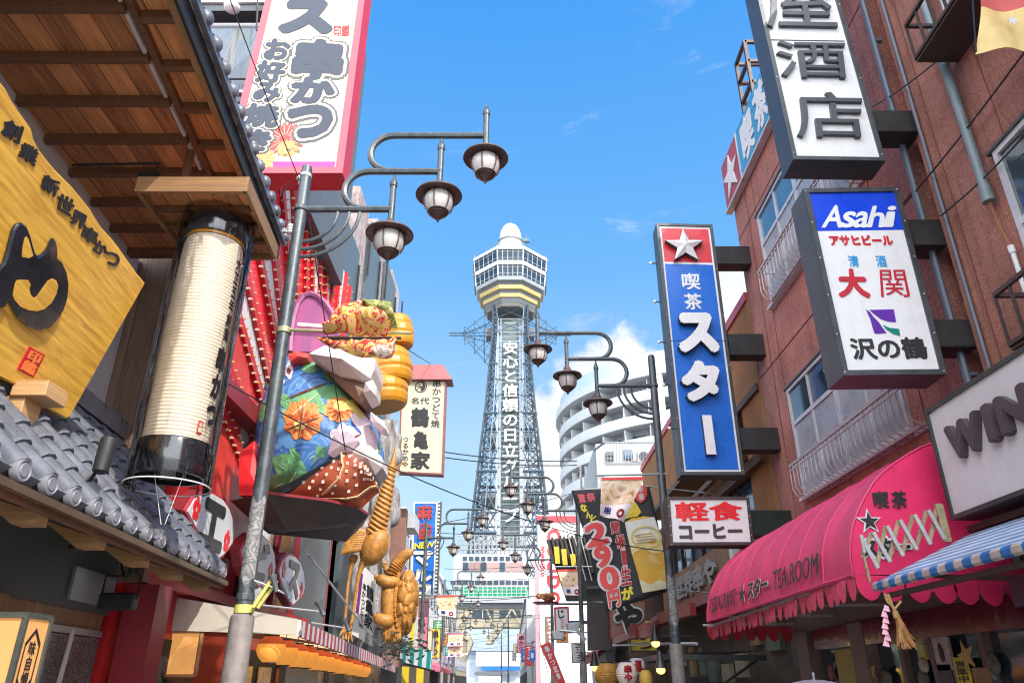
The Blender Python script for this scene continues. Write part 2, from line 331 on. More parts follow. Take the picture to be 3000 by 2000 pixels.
K['red']=mat('red paint',(.52,.018,.022),.42,0,.14,3,.1,streak=.15,dirt=(.25,.02,.02))
K['redpink']=mat('coral red sign border',(.62,.07,.10),.4,0,.06,3,.05)
K['darkred']=mat('maroon paint',(.26,.025,.035),.42,0,.18,3,.12,streak=.15)
K['blue']=mat('blue sign acrylic',(.012,.13,.55),.3,0,.06,2,.03)
K['bluelet']=mat('light blue ink',(.03,.32,.66),.4)
K['ink']=mat('black ink',(.018,.018,.022),.45,0,.15,8,.05)
K['greyink']=mat('slate blue brush ink',(.025,.035,.06),.5,0,.1,6,.05)
K['redink']=mat('red ink',(.55,.015,.025),.4)
K['brightred']=mat('bright red acrylic',(.72,.028,.035),.3,0,.05,3,.03)
K['pink']=mat('pink awning canvas',(.70,.055,.15),.6,0,.22,1.8,.2,120,streak=.45,dirt=(.36,.05,.11),stretch=(1,1,1))
K['pinkend']=mat('hot pink awning end canvas',(.74,.02,.12),.6,0,.16,1.6,.15,120,streak=.3,dirt=(.42,.02,.07))
K['brick']=speckle('red brown stone chip wall',[(.33,.118,.09),(.41,.16,.125),(.265,.088,.068),(.50,.235,.185),(.36,.13,.10)],90,.72)
K['brick2']=speckle('brown stone chip wall',[(.28,.105,.075),(.35,.14,.10),(.225,.082,.06),(.39,.165,.12)],110,.72)
K['orangewall']=mat('ochre plaster wall',(.42,.20,.075),.8,0,.25,2.5,.3,30,streak=.4,dirt=(.16,.07,.03))
K['glass']=glassy('dark window glass',(.03,.045,.06),.05)
K['glassblue']=glassy('blue reflecting glass',(.05,.10,.16),.04)
K['frosted']=mat('frosted window glass',(.30,.31,.34),.3,0,.2,1.5,.05,4,spec=.6)
K['alu']=mat('pale aluminium',(.55,.54,.56),.35,.3,.1,6,.08)
K['steel']=mat('galvanised steel',(.36,.38,.40),.4,.6,.2,9,.1)
K['rail']=mat('weathered pale railing',(.42,.37,.38),.5,.1,.25,12,.2,50,streak=.4,dirt=(.14,.08,.06))
K['raildark']=mat('dark brown railing',(.05,.03,.027),.5,.2,.2,8,.15)
K['pipe']=mat('grey green drain pipe',(.15,.19,.21),.45,0,.2,5,.1,streak=.3)
K['yellowband']=mat('yellow strap',(.55,.50,.13),.5,0,.2,8,.1)
K['bulb']=mat('amber glass bulb',(.62,.36,.09),.15,0,.1,3,0,spec=.8)
K['bulbsocket']=mat('white bulb socket',(.62,.52,.50),.4)
K['gold']=mat('carved gilded wood',(.46,.21,.045),.45,0,.4,8,1.0,26,spec=.45,streak=.35,dirt=(.16,.07,.015))
K['goldlant']=mat('orange gold lacquer',(.55,.24,.02),.35,0,.12,5,.1)
K['asphalt']=mat('asphalt',(.06,.06,.062),.85,0,.3,3,.4,90)
K['paving']=speckle('grey street paving',[(.34,.33,.31),(.40,.39,.37),(.29,.28,.26)],3.2,.8)
K['concrete']=mat('grey concrete',(.34,.34,.33),.8,0,.15,2,.3,25,streak=.35,dirt=(.15,.14,.13))
K['granite']=speckle('speckled granite',[(.05,.042,.042),(.14,.10,.095),(.22,.17,.155),(.085,.07,.07),(.03,.03,.03),(.17,.12,.11)],62,.35,.15)
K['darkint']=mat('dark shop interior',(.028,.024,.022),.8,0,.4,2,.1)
K['plasticclear']=None
m,t,b=nodes('clear plastic wrap'); n_=t.nodes.new; l_=t.links.new
gl=n_('ShaderNodeBsdfGlossy'); gl.inputs['Roughness'].default_value=.06; tp=n_('ShaderNodeBsdfTransparent'); tp.inputs[0].default_value=(.96,.97,.99,1); mxs=n_('ShaderNodeMixShader'); fz=n_('ShaderNodeLayerWeight'); fz.inputs[0].default_value=.22
nz_=n_('ShaderNodeTexNoise'); nz_.inputs['Scale'].default_value=2.5; tcn=n_('ShaderNodeTexCoord'); mp_=n_('ShaderNodeMapping'); mp_.inputs['Scale'].default_value=(5,5,.6); l_(tcn.outputs['Object'],mp_.inputs[0]); l_(mp_.outputs[0],nz_.inputs['Vector'])
bp_=n_('ShaderNodeBump'); bp_.inputs['Strength'].default_value=.35; bp_.inputs['Distance'].default_value=.08; l_(nz_.outputs[0],bp_.inputs['Height'])
for q_ in (gl,fz): l_(bp_.outputs[0],q_.inputs['Normal'])
l_(fz.outputs['Fresnel'],mxs.inputs[0]); l_(tp.outputs[0],mxs.inputs[1]); l_(gl.outputs[0],mxs.inputs[2]); l_(mxs.outputs[0],t.nodes['Material Output'].inputs[0]); t.nodes.remove(b)
K['plasticclear']=m
# ================================================================ THE SETTING
MB().quad((-900,-300,0),(900,-300,0),(900,1500,0),(-900,1500,0)).build('ground',K['concrete'],kind='structure')
MB().quad((-2.7,-30,.004),(3.2,-30,.004),(-1.6,130,.004),(-9.5,130,.004)).build('road',K['paving'],kind='structure')
g=MB()
for x0,x1 in ((-2.9,-2.7),(3.2,3.4)):
    g.prism([(x0,-30,0),(x1,-30,0),(x1-7 ,130,0),(x0-7,130,0)],(0,0,.1))
g.build('kerb',K['concrete'],kind='structure')
# ---------------------------------------------------------------- observation tower
TY=151.0
TX=PY(1495,1000,TY).x
tw=thing('observation_tower','tall steel lattice tower with octagonal glazed deck, white dome and vertical white lettering','tower',(TX,TY,0))
K['tsteel']=mat('tower blue grey steel',(.085,.12,.155),.45,.4,.15,1,0)
K['tsilver']=mat('tower silver cladding',(.30,.32,.34),.4,.3,.06,.6,.02)
K['tdark']=mat('tower dark soffit',(.10,.11,.12),.6,0,.1,.6,0)
K['twhite']=mat('tower white panel',(.40,.41,.42),.5,0,.12,.5,.03,streak=.3,dirt=(.22,.23,.24))
K['tyellow']=mat('tower yellow band',(.36,.27,.10),.5,0,.08,.5,0)
K['tglass']=mat('tower glass',(.02,.04,.065),.15,0,.3,.8,0,spec=.3)
K['tpanel']=mat('tower pale green shaft panel',(.10,.14,.145),.5,0,.15,.4,0)
def tz(py,r): return PY(1495,py,TY-r).z
def octo(s,z,a=3.05,Rr=8.6):
    a*=s; q=Rr*s
    return [V((TX+x,TY+y,z)) for x,y in ((-a,-q),(a,-q),(q,-a),(q,a),(a,q),(-a,q),(-q,a),(-q,-a))]
def oloft(mb,l):
    b=len(mb.v)
    for s,z in l: mb.v+=octo(s,z)
    fs=[(b+i*8+j,b+i*8+(j+1)%8,b+(i+1)*8+(j+1)%8,b+(i+1)*8+j) for i in range(len(l)-1) for j in range(8)]
    fs+=[tuple(b+j for j in range(8)),tuple(b+(len(l)-1)*8+j for j in range(8))]
    mb.f+=fs; mb.mi+=[0]*len(fs)
def lv(s,py): return (s,tz(py,8.6*s))
def band(name,m,*l): mb=MB(); oloft(mb,[lv(s,p) for s,p in l]); return mb.build(name,m,tw)
band('deck_band',K['twhite'],(.97,719),(1.0,721),(1.0,729),(.97,729.5))
wb1=band('window_band',K['tglass'],(.965,729.5),(.945,762))
band('deck_band',K['twhite'],(.945,762),(.96,763),(.955,774),(.93,775))
wb2=band('window_band',K['tglass'],(.925,775),(.90,808))
band('deck_band',K['tsilver'],(.90,808),(.93,809),(.90,819),(.84,822))
band('deck_underside',K['tdark'],(.84,822),(.78,834),(.66,880),(.60,897))
for s,p0,p1 in ((.82,833,845),(.725,858,869),(.63,882,892)): band('yellow_band',K['tyellow'],(s,p0),(s*.985,p1))
def mull(wb,s0,p0,s1,p1,k):
    mb=MB(); A=octo(s0+.006,tz(p0,8.6*s0)); B=octo(s1+.006,tz(p1,8.6*s1))
    for j in range(8):
        for i in range(k):
            t=i/k; mb.tube([A[j].lerp(A[(j+1)%8],t),B[j].lerp(B[(j+1)%8],t)],.075 if i else .17,4)
        for t in (.18,.78): mb.tube([A[j].lerp(B[j],t),A[(j+1)%8].lerp(B[(j+1)%8],t)],.07,4)
    mb.build('mullion',K['twhite'],wb)
mull(wb1,.965,729.5,.945,762,5); mull(wb2,.925,775,.90,808,5)
# handrail and mast round the deck roof, drum and dome
mb=MB(); o=octo(.97,tz(719,8.4)+.9)
for j in range(8): mb.tube([o[j],o[(j+1)%8]],.05,4); mb.tube([o[j],o[j]-V((0,0,.9))],.05,4)
mb.build('roof_rail',K['tsilver'],tw)
dz=tz(692,2.9)
MB().lathe([(2.95,tz(722,2.9)-3),(2.95,dz)],(TX,TY,0),20).build('drum',K['twhite'],tw,True)
MB().lathe([(3.1,dz-.3),(3.1,dz)],(TX,TY,0),20).build('drum_rim',K['tdark'],tw)
dh=tz(657,0)-dz
MB().lathe([(max(.01,2.7*(1-(i/14)**2.6)**.5),dz+dh*(i/14)) for i in range(15)],(TX,TY,0),24).build('dome',mat('tower dome glass',(.50,.51,.52),.25,0,.05,.5,0),tw,True)
mb=MB(); mb.tube([(TX,TY,dz+dh),(TX,TY,dz+dh+2.4)],.06,5); mb.tube([(TX+3.9,TY-3,dz-1.2),(TX+3.9,TY-3,dz+.6)],.1,5); mb.box((TX+3.6,TY-3,dz-1.3),(1.6,1,.8)); mb.build('mast',K['tsteel'],tw)
# dark equipment frames on both flanks of the deck
for sx_,m_ in ((-1,K['tdark']),(1,mat('tower blue netting frame',(.05,.13,.26),.6))):
    mb=MB(); zt=tz(790,0); zb=tz(868,0)
    for z0,z1,x in ((zt,zt-5.6,8.6),(zt-5.0,zb+.3,7.3)):
        for y in (-2.2,-.7,.8,2.3):
            mb.tube([(TX+sx_*x,TY+y,z0),(TX+sx_*(x-.5),TY+y,z1)],.16,4)
        for i in range(5):
            z=z0+(z1-z0)*i/4; mb.tube([(TX+sx_*(x-.1*i),TY-2.2,z),(TX+sx_*(x-.1*i),TY+2.3,z)],.16,4)
        if sx_<0: mb.box((TX+sx_*(x-.35),TY,(z0+z1)/2),(.2,4.4,abs(z0-z1)))
    mb.build('equipment_frame',m_,tw)
# lattice body
LV=[(893,52),(935,50.5),(975,52),(1020,57),(1065,61),(1110,65.5),(1160,70),(1210,75),(1265,82),(1320,88.5),(1380,95.5),(1440,103),(1500,110),(1560,117),(1640,124),(1720,132)]
SEC=[]
for py,hp in LV:
    wd=6.0
    for _ in range(4):
        p=PY(1495+hp,py,TY-wd); wd=p.x-TX
    SEC.append((p.z,wd))
def lw(i): return .9+1.9*(i/(len(SEC)-1))
legs=[MB() for _ in range(4)]; br=MB(); ring=MB()
def fpt(face,u,wd,z):
    x,y={0:(u,-wd),1:(wd,u),2:(-u,wd),3:(-wd,-u)}[face]; return V((TX+x,TY+y,z))
for i in range(len(SEC)-1):
    (z0,w0),(z1,w1)=SEC[i],SEC[i+1]; l0,l1=lw(i),lw(i+1)
    for f in range(4):
        for sg in (-1,1):
            LG=legs[f if sg<0 else (f+1)%4]; LG.tube([fpt(f,sg*w0,w0,z0),fpt(f,sg*w1,w1,z1)],.23,4); LG.tube([fpt(f,sg*(w0-l0),w0,z0),fpt(f,sg*(w1-l1),w1,z1)],.15,4)
            n=3
            for k in range(n):
                t0,t1=k/n,(k+1)/n; a0=w0+(w1-w0)*t0; a1=w0+(w1-w0)*t1; b0=a0-(l0+(l1-l0)*t0); b1=a1-(l0+(l1-l0)*t1); za=z0+(z1-z0)*t0; zb=z0+(z1-z0)*t1
                br.tube([fpt(f,sg*a0,a0,za),fpt(f,sg*b1,a1,zb)],.09,4); br.tube([fpt(f,sg*b0,a0,za),fpt(f,sg*a1,a1,zb)],.09,4); br.tube([fpt(f,sg*b1,a1,zb),fpt(f,sg*a1,a1,zb)],.07,4)
            if i>4:
                br.tube([fpt(f,sg*(w0-l0),w0,z0),fpt(f,sg*2.6,w1,z1)],.10,4); br.tube([fpt(f,sg*2.6,w0,z0),fpt(f,sg*(w1-l1),w1,z1)],.10,4)
        for sg in (-1,1): ring.tube([fpt(f,sg*(2.7 if f==0 else 0),w1,z1),fpt(f,sg*w1,w1,z1)],.16 if i%3 else .34,4)
        if i<2 or (i<4 and f!=0): br.tube([fpt(f,-w0,w0,z0),fpt(f,w1,w1,z1)],.1,4); br.tube([fpt(f,w0,w0,z0),fpt(f,-w1,w1,z1)],.1,4)
[l_.build('corner_leg',K['tsteel'],tw) for l_ in legs]; br.build('bracing',K['tsteel'],tw); ring.build('ring_beam',K['tsteel'],tw)
for py,hp in ((1268,70),(1448,92)):
    wd=PY(1495+hp,py,TY-6).x-TX; z=PY(1495,py,TY-6).z
    for sg in (-1,1): MB().bb(TX+sg*2.9,TX+sg*wd*.93,TY-wd*.9,TY+wd*.9,z-.5,z+.5).build('platform',K['tdark'],tw)
zt,zb=tz(935,3),tz(1590,3); SW=2.75
MB().bb(TX-1.9,TX+1.9,TY-2.6,TY+2.6,zb,zt).build('lift_shaft',K['tpanel'],tw)
mb=MB()
for x in (-SW,SW): mb.bb(TX+x-.22,TX+x+.22,TY-3.6,TY-3.2,zb,zt)
for i in range(46):
    z=zb+(zt-zb)*i/45; mb.bb(TX-SW,TX+SW,TY-3.25,TY-3.13,z-.06,z+.06)
for x in (-2.2,2.2,-1.95,1.95): mb.bb(TX+x-.05,TX+x+.05,TY-3.3,TY-3.1,zb,zt)
mb.build('shaft_rail',K['tsilver'],tw)
q=[PY(1470,1000,TY-3.75),PY(1516,1000,TY-3.75),PY(1518,1534,TY-3.75),PY(1472,1534,TY-3.75)]
q[0].x=q[3].x=TX-1.7; q[1].x=q[2].x=TX+1.75
mb=MB(); mb.vtext('安心と信頼の日立グループ',q,.35,.018,.02,.10); mb.build('lettering',K['whitepaint'],tw)
mb=MB()
for i in range(24):
    z=q[2].z+(q[0].z-q[2].z)*i/23; mb.bb(TX-1.9,TX+1.9,TY-3.6,TY-3.5,z-.05,z+.05)
mb.build('lettering_frame',K['tsteel'],tw)
zc=tz(962,3)
for sg in (-1,1):
    mb=MB()
    for y in (-3.2,3.2):
        tip=V((TX+sg*12.6,TY+y*.2,zc)); 
        for dz_ in (5.2,1.0,-1.0,-8.0):
            a=V((TX+sg*3.6,TY+y,zc+dz_)); mb.tube([a,tip-V((sg*1.8,0,0))],.09,4)
        for t in (.25,.5,.75):
            mb.tube([V((TX+sg*3.6,TY+y,zc+5.2)).lerp(tip,t),V((TX+sg*3.6,TY+y,zc-8)).lerp(tip,t)],.07,4)
            mb.tube([V((TX+sg*3.6,TY+y,zc+5.2)).lerp(tip,t),V((TX+sg*3.6,TY+y,zc-1)).lerp(tip,max(0,t-.25))],.06,4)
            mb.tube([V((TX+sg*3.6,TY+y,zc-8)).lerp(tip,t),V((TX+sg*3.6,TY+y,zc-1)).lerp(tip,max(0,t-.25))],.06,4)
        mb.tube([tip-V((sg*2.5,0,0)),tip+V((sg*1.2,0,0))],.16,4)
    mb.build('neon_arm',K['tsteel'],tw)
    MB().box((TX+sg*4.6,TY-1,zc-.6),(1.6,3,2.0)).build('neon_box',K['tdark'],tw)
# ---------------------------------------------------------------- the halls under the tower's legs
BY=138.0
tb=thing('tower_base_hall','white hall under the lattice tower with green netting and a beige braced arch','building',(PY(1440,1990,BY).x,BY,0))
def bx(n,m,x0,x1,y0,y1,d=6,dy=0,bev=0):
    a=PY(x0,y0,BY+dy); b=PY(x1,y1,BY+dy); return MB().bb(a.x,b.x,BY+dy,BY+dy+d,b.z,a.z).build(n,m,tb)
bx('roof_lattice_deck',K['tsilver'],1338,1546,1622,1627,10)
mb=MB()
for i in range(17):
    x=1340+i*12.6; a=PY(x,1624,BY); b=PY(x,1568,BY); mb.tube([a,b],.09,4); mb.tube([a+V((0,5,0)),b+V((0,5,0))],.09,4)
    if i<16: mb.tube([a,PY(x+12.6,1568,BY)],.06,4)
for y in (1568,1582,1596,1610):
    for d in (0,5): mb.tube([PY(1340,y,BY)+V((0,d,0)),PY(1542,y,BY)+V((0,d,0))],.09,4)
mb.build('roof_lattice',K['tsilver'],tb)
bx('upper_wall',mat('dull white hall wall',(.42,.42,.43),.6,0,.1,.5,.05,streak=.3,dirt=(.25,.24,.23)),1330,1548,1627,1718)
for x in range(1356,1535,18): bx('window',K['tglass'],x,x+12,1629,1641,.2,-.15)
for i,x in enumerate(range(1356,1535,18)): bx('window',K['tglass'] if i in (0,3,6) else mat('pink blind',(.34,.20,.19)),x,x+15,1646,1673,.2,-.15)
for x in range(1320,1540,18): bx('window',K['tglass'],x,x+14,1700,1711,.2,-.15)
bx('green_netting',mat('green netting',(.02,.36,.17),.7,0,.25,1.5,.3,6),1345,1545,1718,1747,.3,-.6)
mb=MB()
for x in range(1345,1550,14): mb.tube([PY(x,1716,BY-.7),PY(x,1749,BY-.7)],.07,4)
for y in (1718,1727,1737,1747): mb.tube([PY(1345,y,BY-.7),PY(1545,y,BY-.7)],.06,4)
mb.build('net_scaffold',K['whitepaint'],tb)
bx('canopy_slab',mat('pale grey slab',(.46,.46,.47),.6),1334,1548,1748,1764,8,-1)
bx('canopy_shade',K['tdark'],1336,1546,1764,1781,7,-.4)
K['beige']=mat('beige concrete',(.47,.41,.29),.8,0,.12,.8,.1)
bx('bridge_wall',K['beige'],1340,1546,1781,1836,5)
for x in (1383,1463): bx('window',K['tglass'],x,x+62,1786,1808,.2,-.15); bx('window_frame',K['whitepaint'],x+30,x+32,1785,1809,.1,-.22)
mb=MB()
for a,b in ((( 1378,1784),(1352,1832)),((1425,1784),(1448,1832)),((1498,1784),(1470,1832)),((1502,1784),(1528,1832))): mb.bar(PY(*a,BY-.25),PY(*b,BY-.25),.3,.5,V((0,1,0)))
mb.build('diagonal_brace',K['beige'],tb)
mb=MB()
A=[PY(x,y,BY) for x,y in ((1448,1834),(1475,1834),(1440,1884),(1422,1884))]; mb.prism(A,(0,4,0))
A=[PY(x,y,BY) for x,y in ((1340,1834),(1358,1834),(1372,1850),(1385,1880),(1340,1990))]; mb.prism(A,(0,4,0))
A=[PY(x,y,BY) for x,y in ((1520,1834),(1548,1834),(1548,1990),(1540,1990),(1544,1880),(1536,1850))]; mb.prism(A,(0,4,0))
mb.build('arch_leg',K['beige'],tb)
bx('side_tower',mat('pale grey ribbed cladding',(.5,.52,.53),.5,.2,.1,.6,.1),1549,1572,1690,1995,6)
fb=thing('far_station_hall','low pale blue hall closing the street beyond the beige arch','building',(PY(1450,1990,190).x,190,0))
for n,m,x0,x1,y0,y1,d in (('wall',mat('pale blue wall',(.42,.50,.60),.6,0,.1,.5,.05),1330,1570,1882,1995,10),('roof',mat('blue grey roof',(.25,.31,.40),.5),1325,1575,1874,1906,14)):
    a=PY(x0,y0,190); b=PY(x1,y1,190); MB().bb(a.x,b.x,190-(2 if n=='roof' else 0),190+d,b.z,a.z).build(n,m,fb)
for k,(x0,x1,y0,y1,m) in enumerate(((1395,1545,1908,1950,K['whitepaint']),(1412,1530,1952,1962,K['blue']),(1390,1520,1966,1976,K['tdark']),(1402,1470,1980,1996,K['white']))):
    a=PY(x0,y0,188); b=PY(x1,y1,188); MB().bb(a.x,b.x,187.6,188,b.z,a.z).build('sign_panel' if k!=2 else 'entrance_shade',m,fb)
# ---------------------------------------------------------------- round apartment block
AX,AYc,AR=29.5,112.0,22.0
ap=thing('apartment_block','white curved apartment block with stacked balcony bands behind the right lamp posts','building',(AX,AYc,0))
K['awhite']=mat('white apartment render',(.44,.46,.48),.6,0,.08,.4,.05,3,streak=.15,dirt=(.45,.46,.47))
ashade=K['awhite']
def arc(r0,r1,z0,z1,a0,a1,k=40):
    mb=MB(); b=[]
    for i in range(k+1):
        a=a0+(a1-a0)*i/k; c,s=cos(a),sin(a)
        mb.v+=[V((AX+r0*c,AYc+r0*s,z0)),V((AX+r1*c,AYc+r1*s,z0)),V((AX+r1*c,AYc+r1*s,z1)),V((AX+r0*c,AYc+r0*s,z1))]
    for i in range(k):
        o=i*4; p=o+4
        for j in range(4): mb.f.append((o+j,o+(j+1)%4,p+(j+1)%4,p+j))
    mb.f+=[(0,1,2,3),(k*4,k*4+1,k*4+2,k*4+3)]; mb.mi=[0]*len(mb.f); return mb
ztop=39.5; a0,a1=R(165),R(285)
arc(1,AR-2.2,0,ztop,a0,a1).build('wall',mat('grey apartment wall',(.20,.21,.225),.6,0,.1,.4,0),ap,True)
arc(AR-2.3,AR+.5,ztop-.2,ztop+1.0,a0,a1).build('roof_slab',K['awhite'],ap)
arc(AR-3,AR-.3,ztop+1.0,ztop+3.4,a0,a1).build('roof_parapet',mat('pale blue metal parapet',(.42,.52,.56),.4,.2,.06,.5,0),ap)
for k in range(11):
    z=ztop-3.25*(k+1)
    arc(AR-2.25,AR,z-.2,z,a0,a1).build('balcony_floor',K['awhite'],ap)
    arc(AR-.18,AR+.02,z-.02,z+1.25,a0,a1).build('balcony_wall',K['awhite'],ap)
    for d in (178,188,198,209,220,231,242,253,264):
        mb=MB(); a=R(d); M=Matrix.Rotation(a,3,'Z'); mb.box(V((AX,AYc,z+1.25))+M@V((AR-2.15,0,0)),(.15,2.3,2.0),M); mb.build('window',K['tglass'],ap)
    for d in (180,188,198,208,219,229,239,249,259):
        mb=MB(); a=R(d); M=Matrix.Rotation(a,3,'Z'); mb.box(V((AX,AYc,z+1.4))+M@V((AR-1.2,0,0)),(2.0,.12,2.8),M); mb.build('partition',K['awhite'],ap)
mb=MB(); M=Matrix.Rotation(R(243.5),3,'Z'); mb.box(V((AX,AYc,ztop/2))+M@V((AR+.1,0,0)),(.6,1.2,ztop),M); mb.build('column',K['awhite'],ap)
# ================================================================ LEFT: timber restaurant nearest the camera
SL=.083
def L(u,v,z): return V((-SL*u+v,u+SL*v*.0,z))
VE=-2.32; VW=-4.17; ZS=6.47
rest=thing('timber_restaurant','timber fronted restaurant with deep brown eaves and a grey tiled lower roof','restaurant',L(4,VW,0))
U0,U1=-4,8.0
def lb(mb,u0,u1,v0,v1,z0,z1): return mb.box8([L(u0,v0,z0),L(u0,v1,z0),L(u1,v1,z0),L(u1,v0,z0),L(u0,v0,z1),L(u0,v1,z1),L(u1,v1,z1),L(u1,v0,z1)])
lb(MB(),U0,U1,VW,-2.71,6.56,6.72).build('ceiling_boards',K['wood_soffit'],rest)
lb(MB(),U0,U1,-2.71,VE,6.60,6.72).build('eave_boards',K['wood_soffit'],rest)
for k in range(-9,7):
    u=4.78+.53*k
    lb(MB(),u-.035,u+.035,VW,-2.75,6.475,6.56).build('rafter',K['wood_beam'],rest)
    lb(MB(),u+.10,u+.17,-2.67,VE-.05,6.515,6.60).build('eave_rafter',K['wood_beam'],rest)
lb(MB(),U0,U1,-2.74,-2.68,6.53,6.60).build('purlin',K['wood_beam'],rest)
for k in range(-9,7):
    u=4.78+.53*k; lb(MB(),u+.06,u+.47,-2.775,-2.745,6.50,6.55).build('light_strip',K['alu'],rest)
lb(MB(),U0,U1+.02,VE-.07,VE,6.49,6.62).build('eave_fascia',K['wood_mid'],rest)
lb(MB(),U0,U1+.03,VE+.002,VE+.03,6.47,6.68).build('gutter',K['blacksat'],rest)
lb(MB(),U1+.002,U1+.06,VW,VE,6.48,6.72).build('barge_board',K['wood_beam'],rest)
# upper roof: courses of tile with a round end at every row
mb=MB(); tl=MB()
for k in range(42):
    u=8.0-.285*k
    mb.tube([L(u,VE+.02,6.80),L(u,VW-.6,8.1)],.085,7)
    tl.ell(L(u,VE+.085,6.765),(.06,.07,.075),10,8)
lb(tl,U0,U1+.06,VE+.046,VE+.10,6.66,6.74)
mb.quad(L(U0,VE,6.76),L(U1+.05,VE,6.76),L(U1+.05,VW-.6,8.06),L(U0,VW-.6,8.06))
rf=mb.build('roof_tiles',K['tile'],rest,True); tl.build('tile_end',K['tile'],rf,True)
# walls
lb(MB(),U0,8.3,VW-.5,VW,3.2,6.60).build('upper_wall',mat('grey white plaster',(.50,.49,.49),.75,0,.1,2,.2),rest)
lb(MB(),U0,8.4,VW-.35,VW-.02,0,4.3).build('lower_wall',K['darkint'],rest)
mb=MB(); lb(mb,8.32,8.44,VW-.9,-3.30,2.6,6.80)
mb.build('plank_wing_wall',K['wood_siding'],rest)
# little canopy under the eave that shelters the paper lantern
cn=[PY(722,567,5.5),PY(799,755,6.62)]
zc=5.62
can=MB(); xl,xr0,xr1=-3.36,-2.42,-2.50
can.box8([V(p) for p in ((xl,5.5,zc+.05),(xr0,5.5,zc+.05),(xr1,6.62,zc+.05),(xl,6.62,zc+.05),(xl,5.5,zc+.09),(xr0,5.5,zc+.09),(xr1,6.62,zc+.09),(xl,6.62,zc+.09))])
cano=can.build('lantern_canopy',K['wood_soffit'],rest)
mb=MB(); mb.bar((xl,5.48,zc+.07),(xr0+.02,5.48,zc+.07),.035,.16); mb.bar((xr0+.02,5.46,zc+.07),(xr1+.02,6.64,zc+.07),.035,.16); mb.bar((xl,6.64,zc+.07),(xr1,6.64,zc+.07),.035,.16); mb.bar((xl-.02,5.46,zc+.07),(xl-.02,6.66,zc+.07),.035,.16)
mb.build('canopy_fascia',K['wood_mid'],cano)
mb=MB()
for y in (5.78,6.06,6.34): mb.bar((xl,y,zc+.02),(xr0-.04,y,zc+.02),.05,.05)
mb.build('canopy_batten',K['wood_beam'],cano)
mb=MB(); mb.bar((xl+.1,6.0,zc+.1),(xl+.1,6.0,6.5),.06); mb.build('canopy_hanger',K['wood_beam'],cano)
# lower tiled roof over the shopfront
ZE=2.66; V0=-2.42; VT=-4.02; ZT=4.22
def rp(u,t,h=0):          # point on the lower roof: t=0 at the eave, 1 at the wall
    n=V((ZT-ZE,0,VT*-1+V0)).normalized(); n=V((n.x,0,abs(n.z)))
    return L(u,V0+(VT-V0)*t,ZE+(ZT-ZE)*t)+n*h
low=MB(); 
low.box8([rp(U0,0,-.10),rp(8.25,0,-.10),rp(8.25,1,-.10),rp(U0,1,-.10),rp(U0,0,0),rp(8.25,0,0),rp(8.25,1,0),rp(U0,1,0)])
lowo=low.build('lower_roof',K['tile'],rest)
rows=MB(); ends=MB(); lips=MB()
NT=7
for k in range(40):
    u=8.10-.315*k
    for i in range(NT):
        t0,t1=i/NT,(i+1)/NT
        a=rp(u,t0,.035); b=rp(u,t1+.02,.02)
        rows.tube([a,b],[.066,.052],10)
        if i: lips.tube([rp(u,t0-.004,.032),rp(u,t0+.006,.036)],[.071,.071],8)
    q=rp(u,-.012,.035); M=Matrix.Rotation(R(90),3,'Y')
    ends.lathe([(.001,.018),(.036,.018),(.040,.010),(.052,.010),(.056,.018),(.064,.014),(.068,0),(.068,-.03)],q,16,M)
    um=u-.158
    lips.prism([rp(um-.07,-.008,.02),rp(um+.07,-.008,.02),rp(um+.045,-.008,-.045),rp(um,-.008,-.07),rp(um-.045,-.008,-.045)],(.012,0,0))
    for i in range(NT):
        t0,t1=i/NT,(i+1)/NT
        rows.box8([rp(um-.10,t0,-.005),rp(um+.10,t0,-.005),rp(um+.10,t1,-.02),rp(um-.10,t1,-.02),rp(um-.10,t0,.018),rp(um+.10,t0,.018),rp(um+.10,t1,.002),rp(um-.10,t1,.002)])
rows.build('tile_rows',K['tile'],lowo,True); ends.build('round_tile_ends',mat('pale tile end',(.20,.20,.235),.4,0,.15,9,.15),lowo,True); lips.build('tile_lip',mat('dark tile joint',(.12,.13,.16),.5),lowo,True)
mb=MB(); mb.bar(rp(U0,1,.1),rp(8.3,1,.1),.22,.2); mb.build('roof_ridge',K['tile'],lowo)
mb=MB(); mb.bar(L(U0,V0+.03,ZE-.09),L(8.3,V0+.03,ZE-.09),.05,.045); mb.build('lower_gutter',mat('bronze gutter',(.13,.085,.05),.45,.3,.3,6,.1),lowo)
mb=MB(); mb.box8([L(U0,V0,ZE-.14),L(8.25,V0,ZE-.14),L(8.25,V0-.05,ZE-.14),L(U0,V0-.05,ZE-.14),L(U0,V0,ZE-.06),L(8.25,V0,ZE-.06),L(8.25,V0-.05,ZE-.06),L(U0,V0-.05,ZE-.06)]); mb.build('lower_fascia',K['wood_beam'],lowo)
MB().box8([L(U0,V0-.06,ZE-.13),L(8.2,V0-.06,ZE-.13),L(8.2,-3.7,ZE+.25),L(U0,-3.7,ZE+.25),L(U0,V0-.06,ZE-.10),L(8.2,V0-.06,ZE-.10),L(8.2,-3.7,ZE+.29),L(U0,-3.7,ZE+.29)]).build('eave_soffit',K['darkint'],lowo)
for k in range(9):
    u=7.9-.86*k; mb=MB(); mb.prism([L(u,V0-.055,ZE-.135),L(u,V0-.055,ZE-.20),L(u,V0-.20,ZE-.20),L(u,V0-.5,ZE+.0)],(0,.11,0)); mb.build('eave_bracket',K['wood_mid'],lowo)
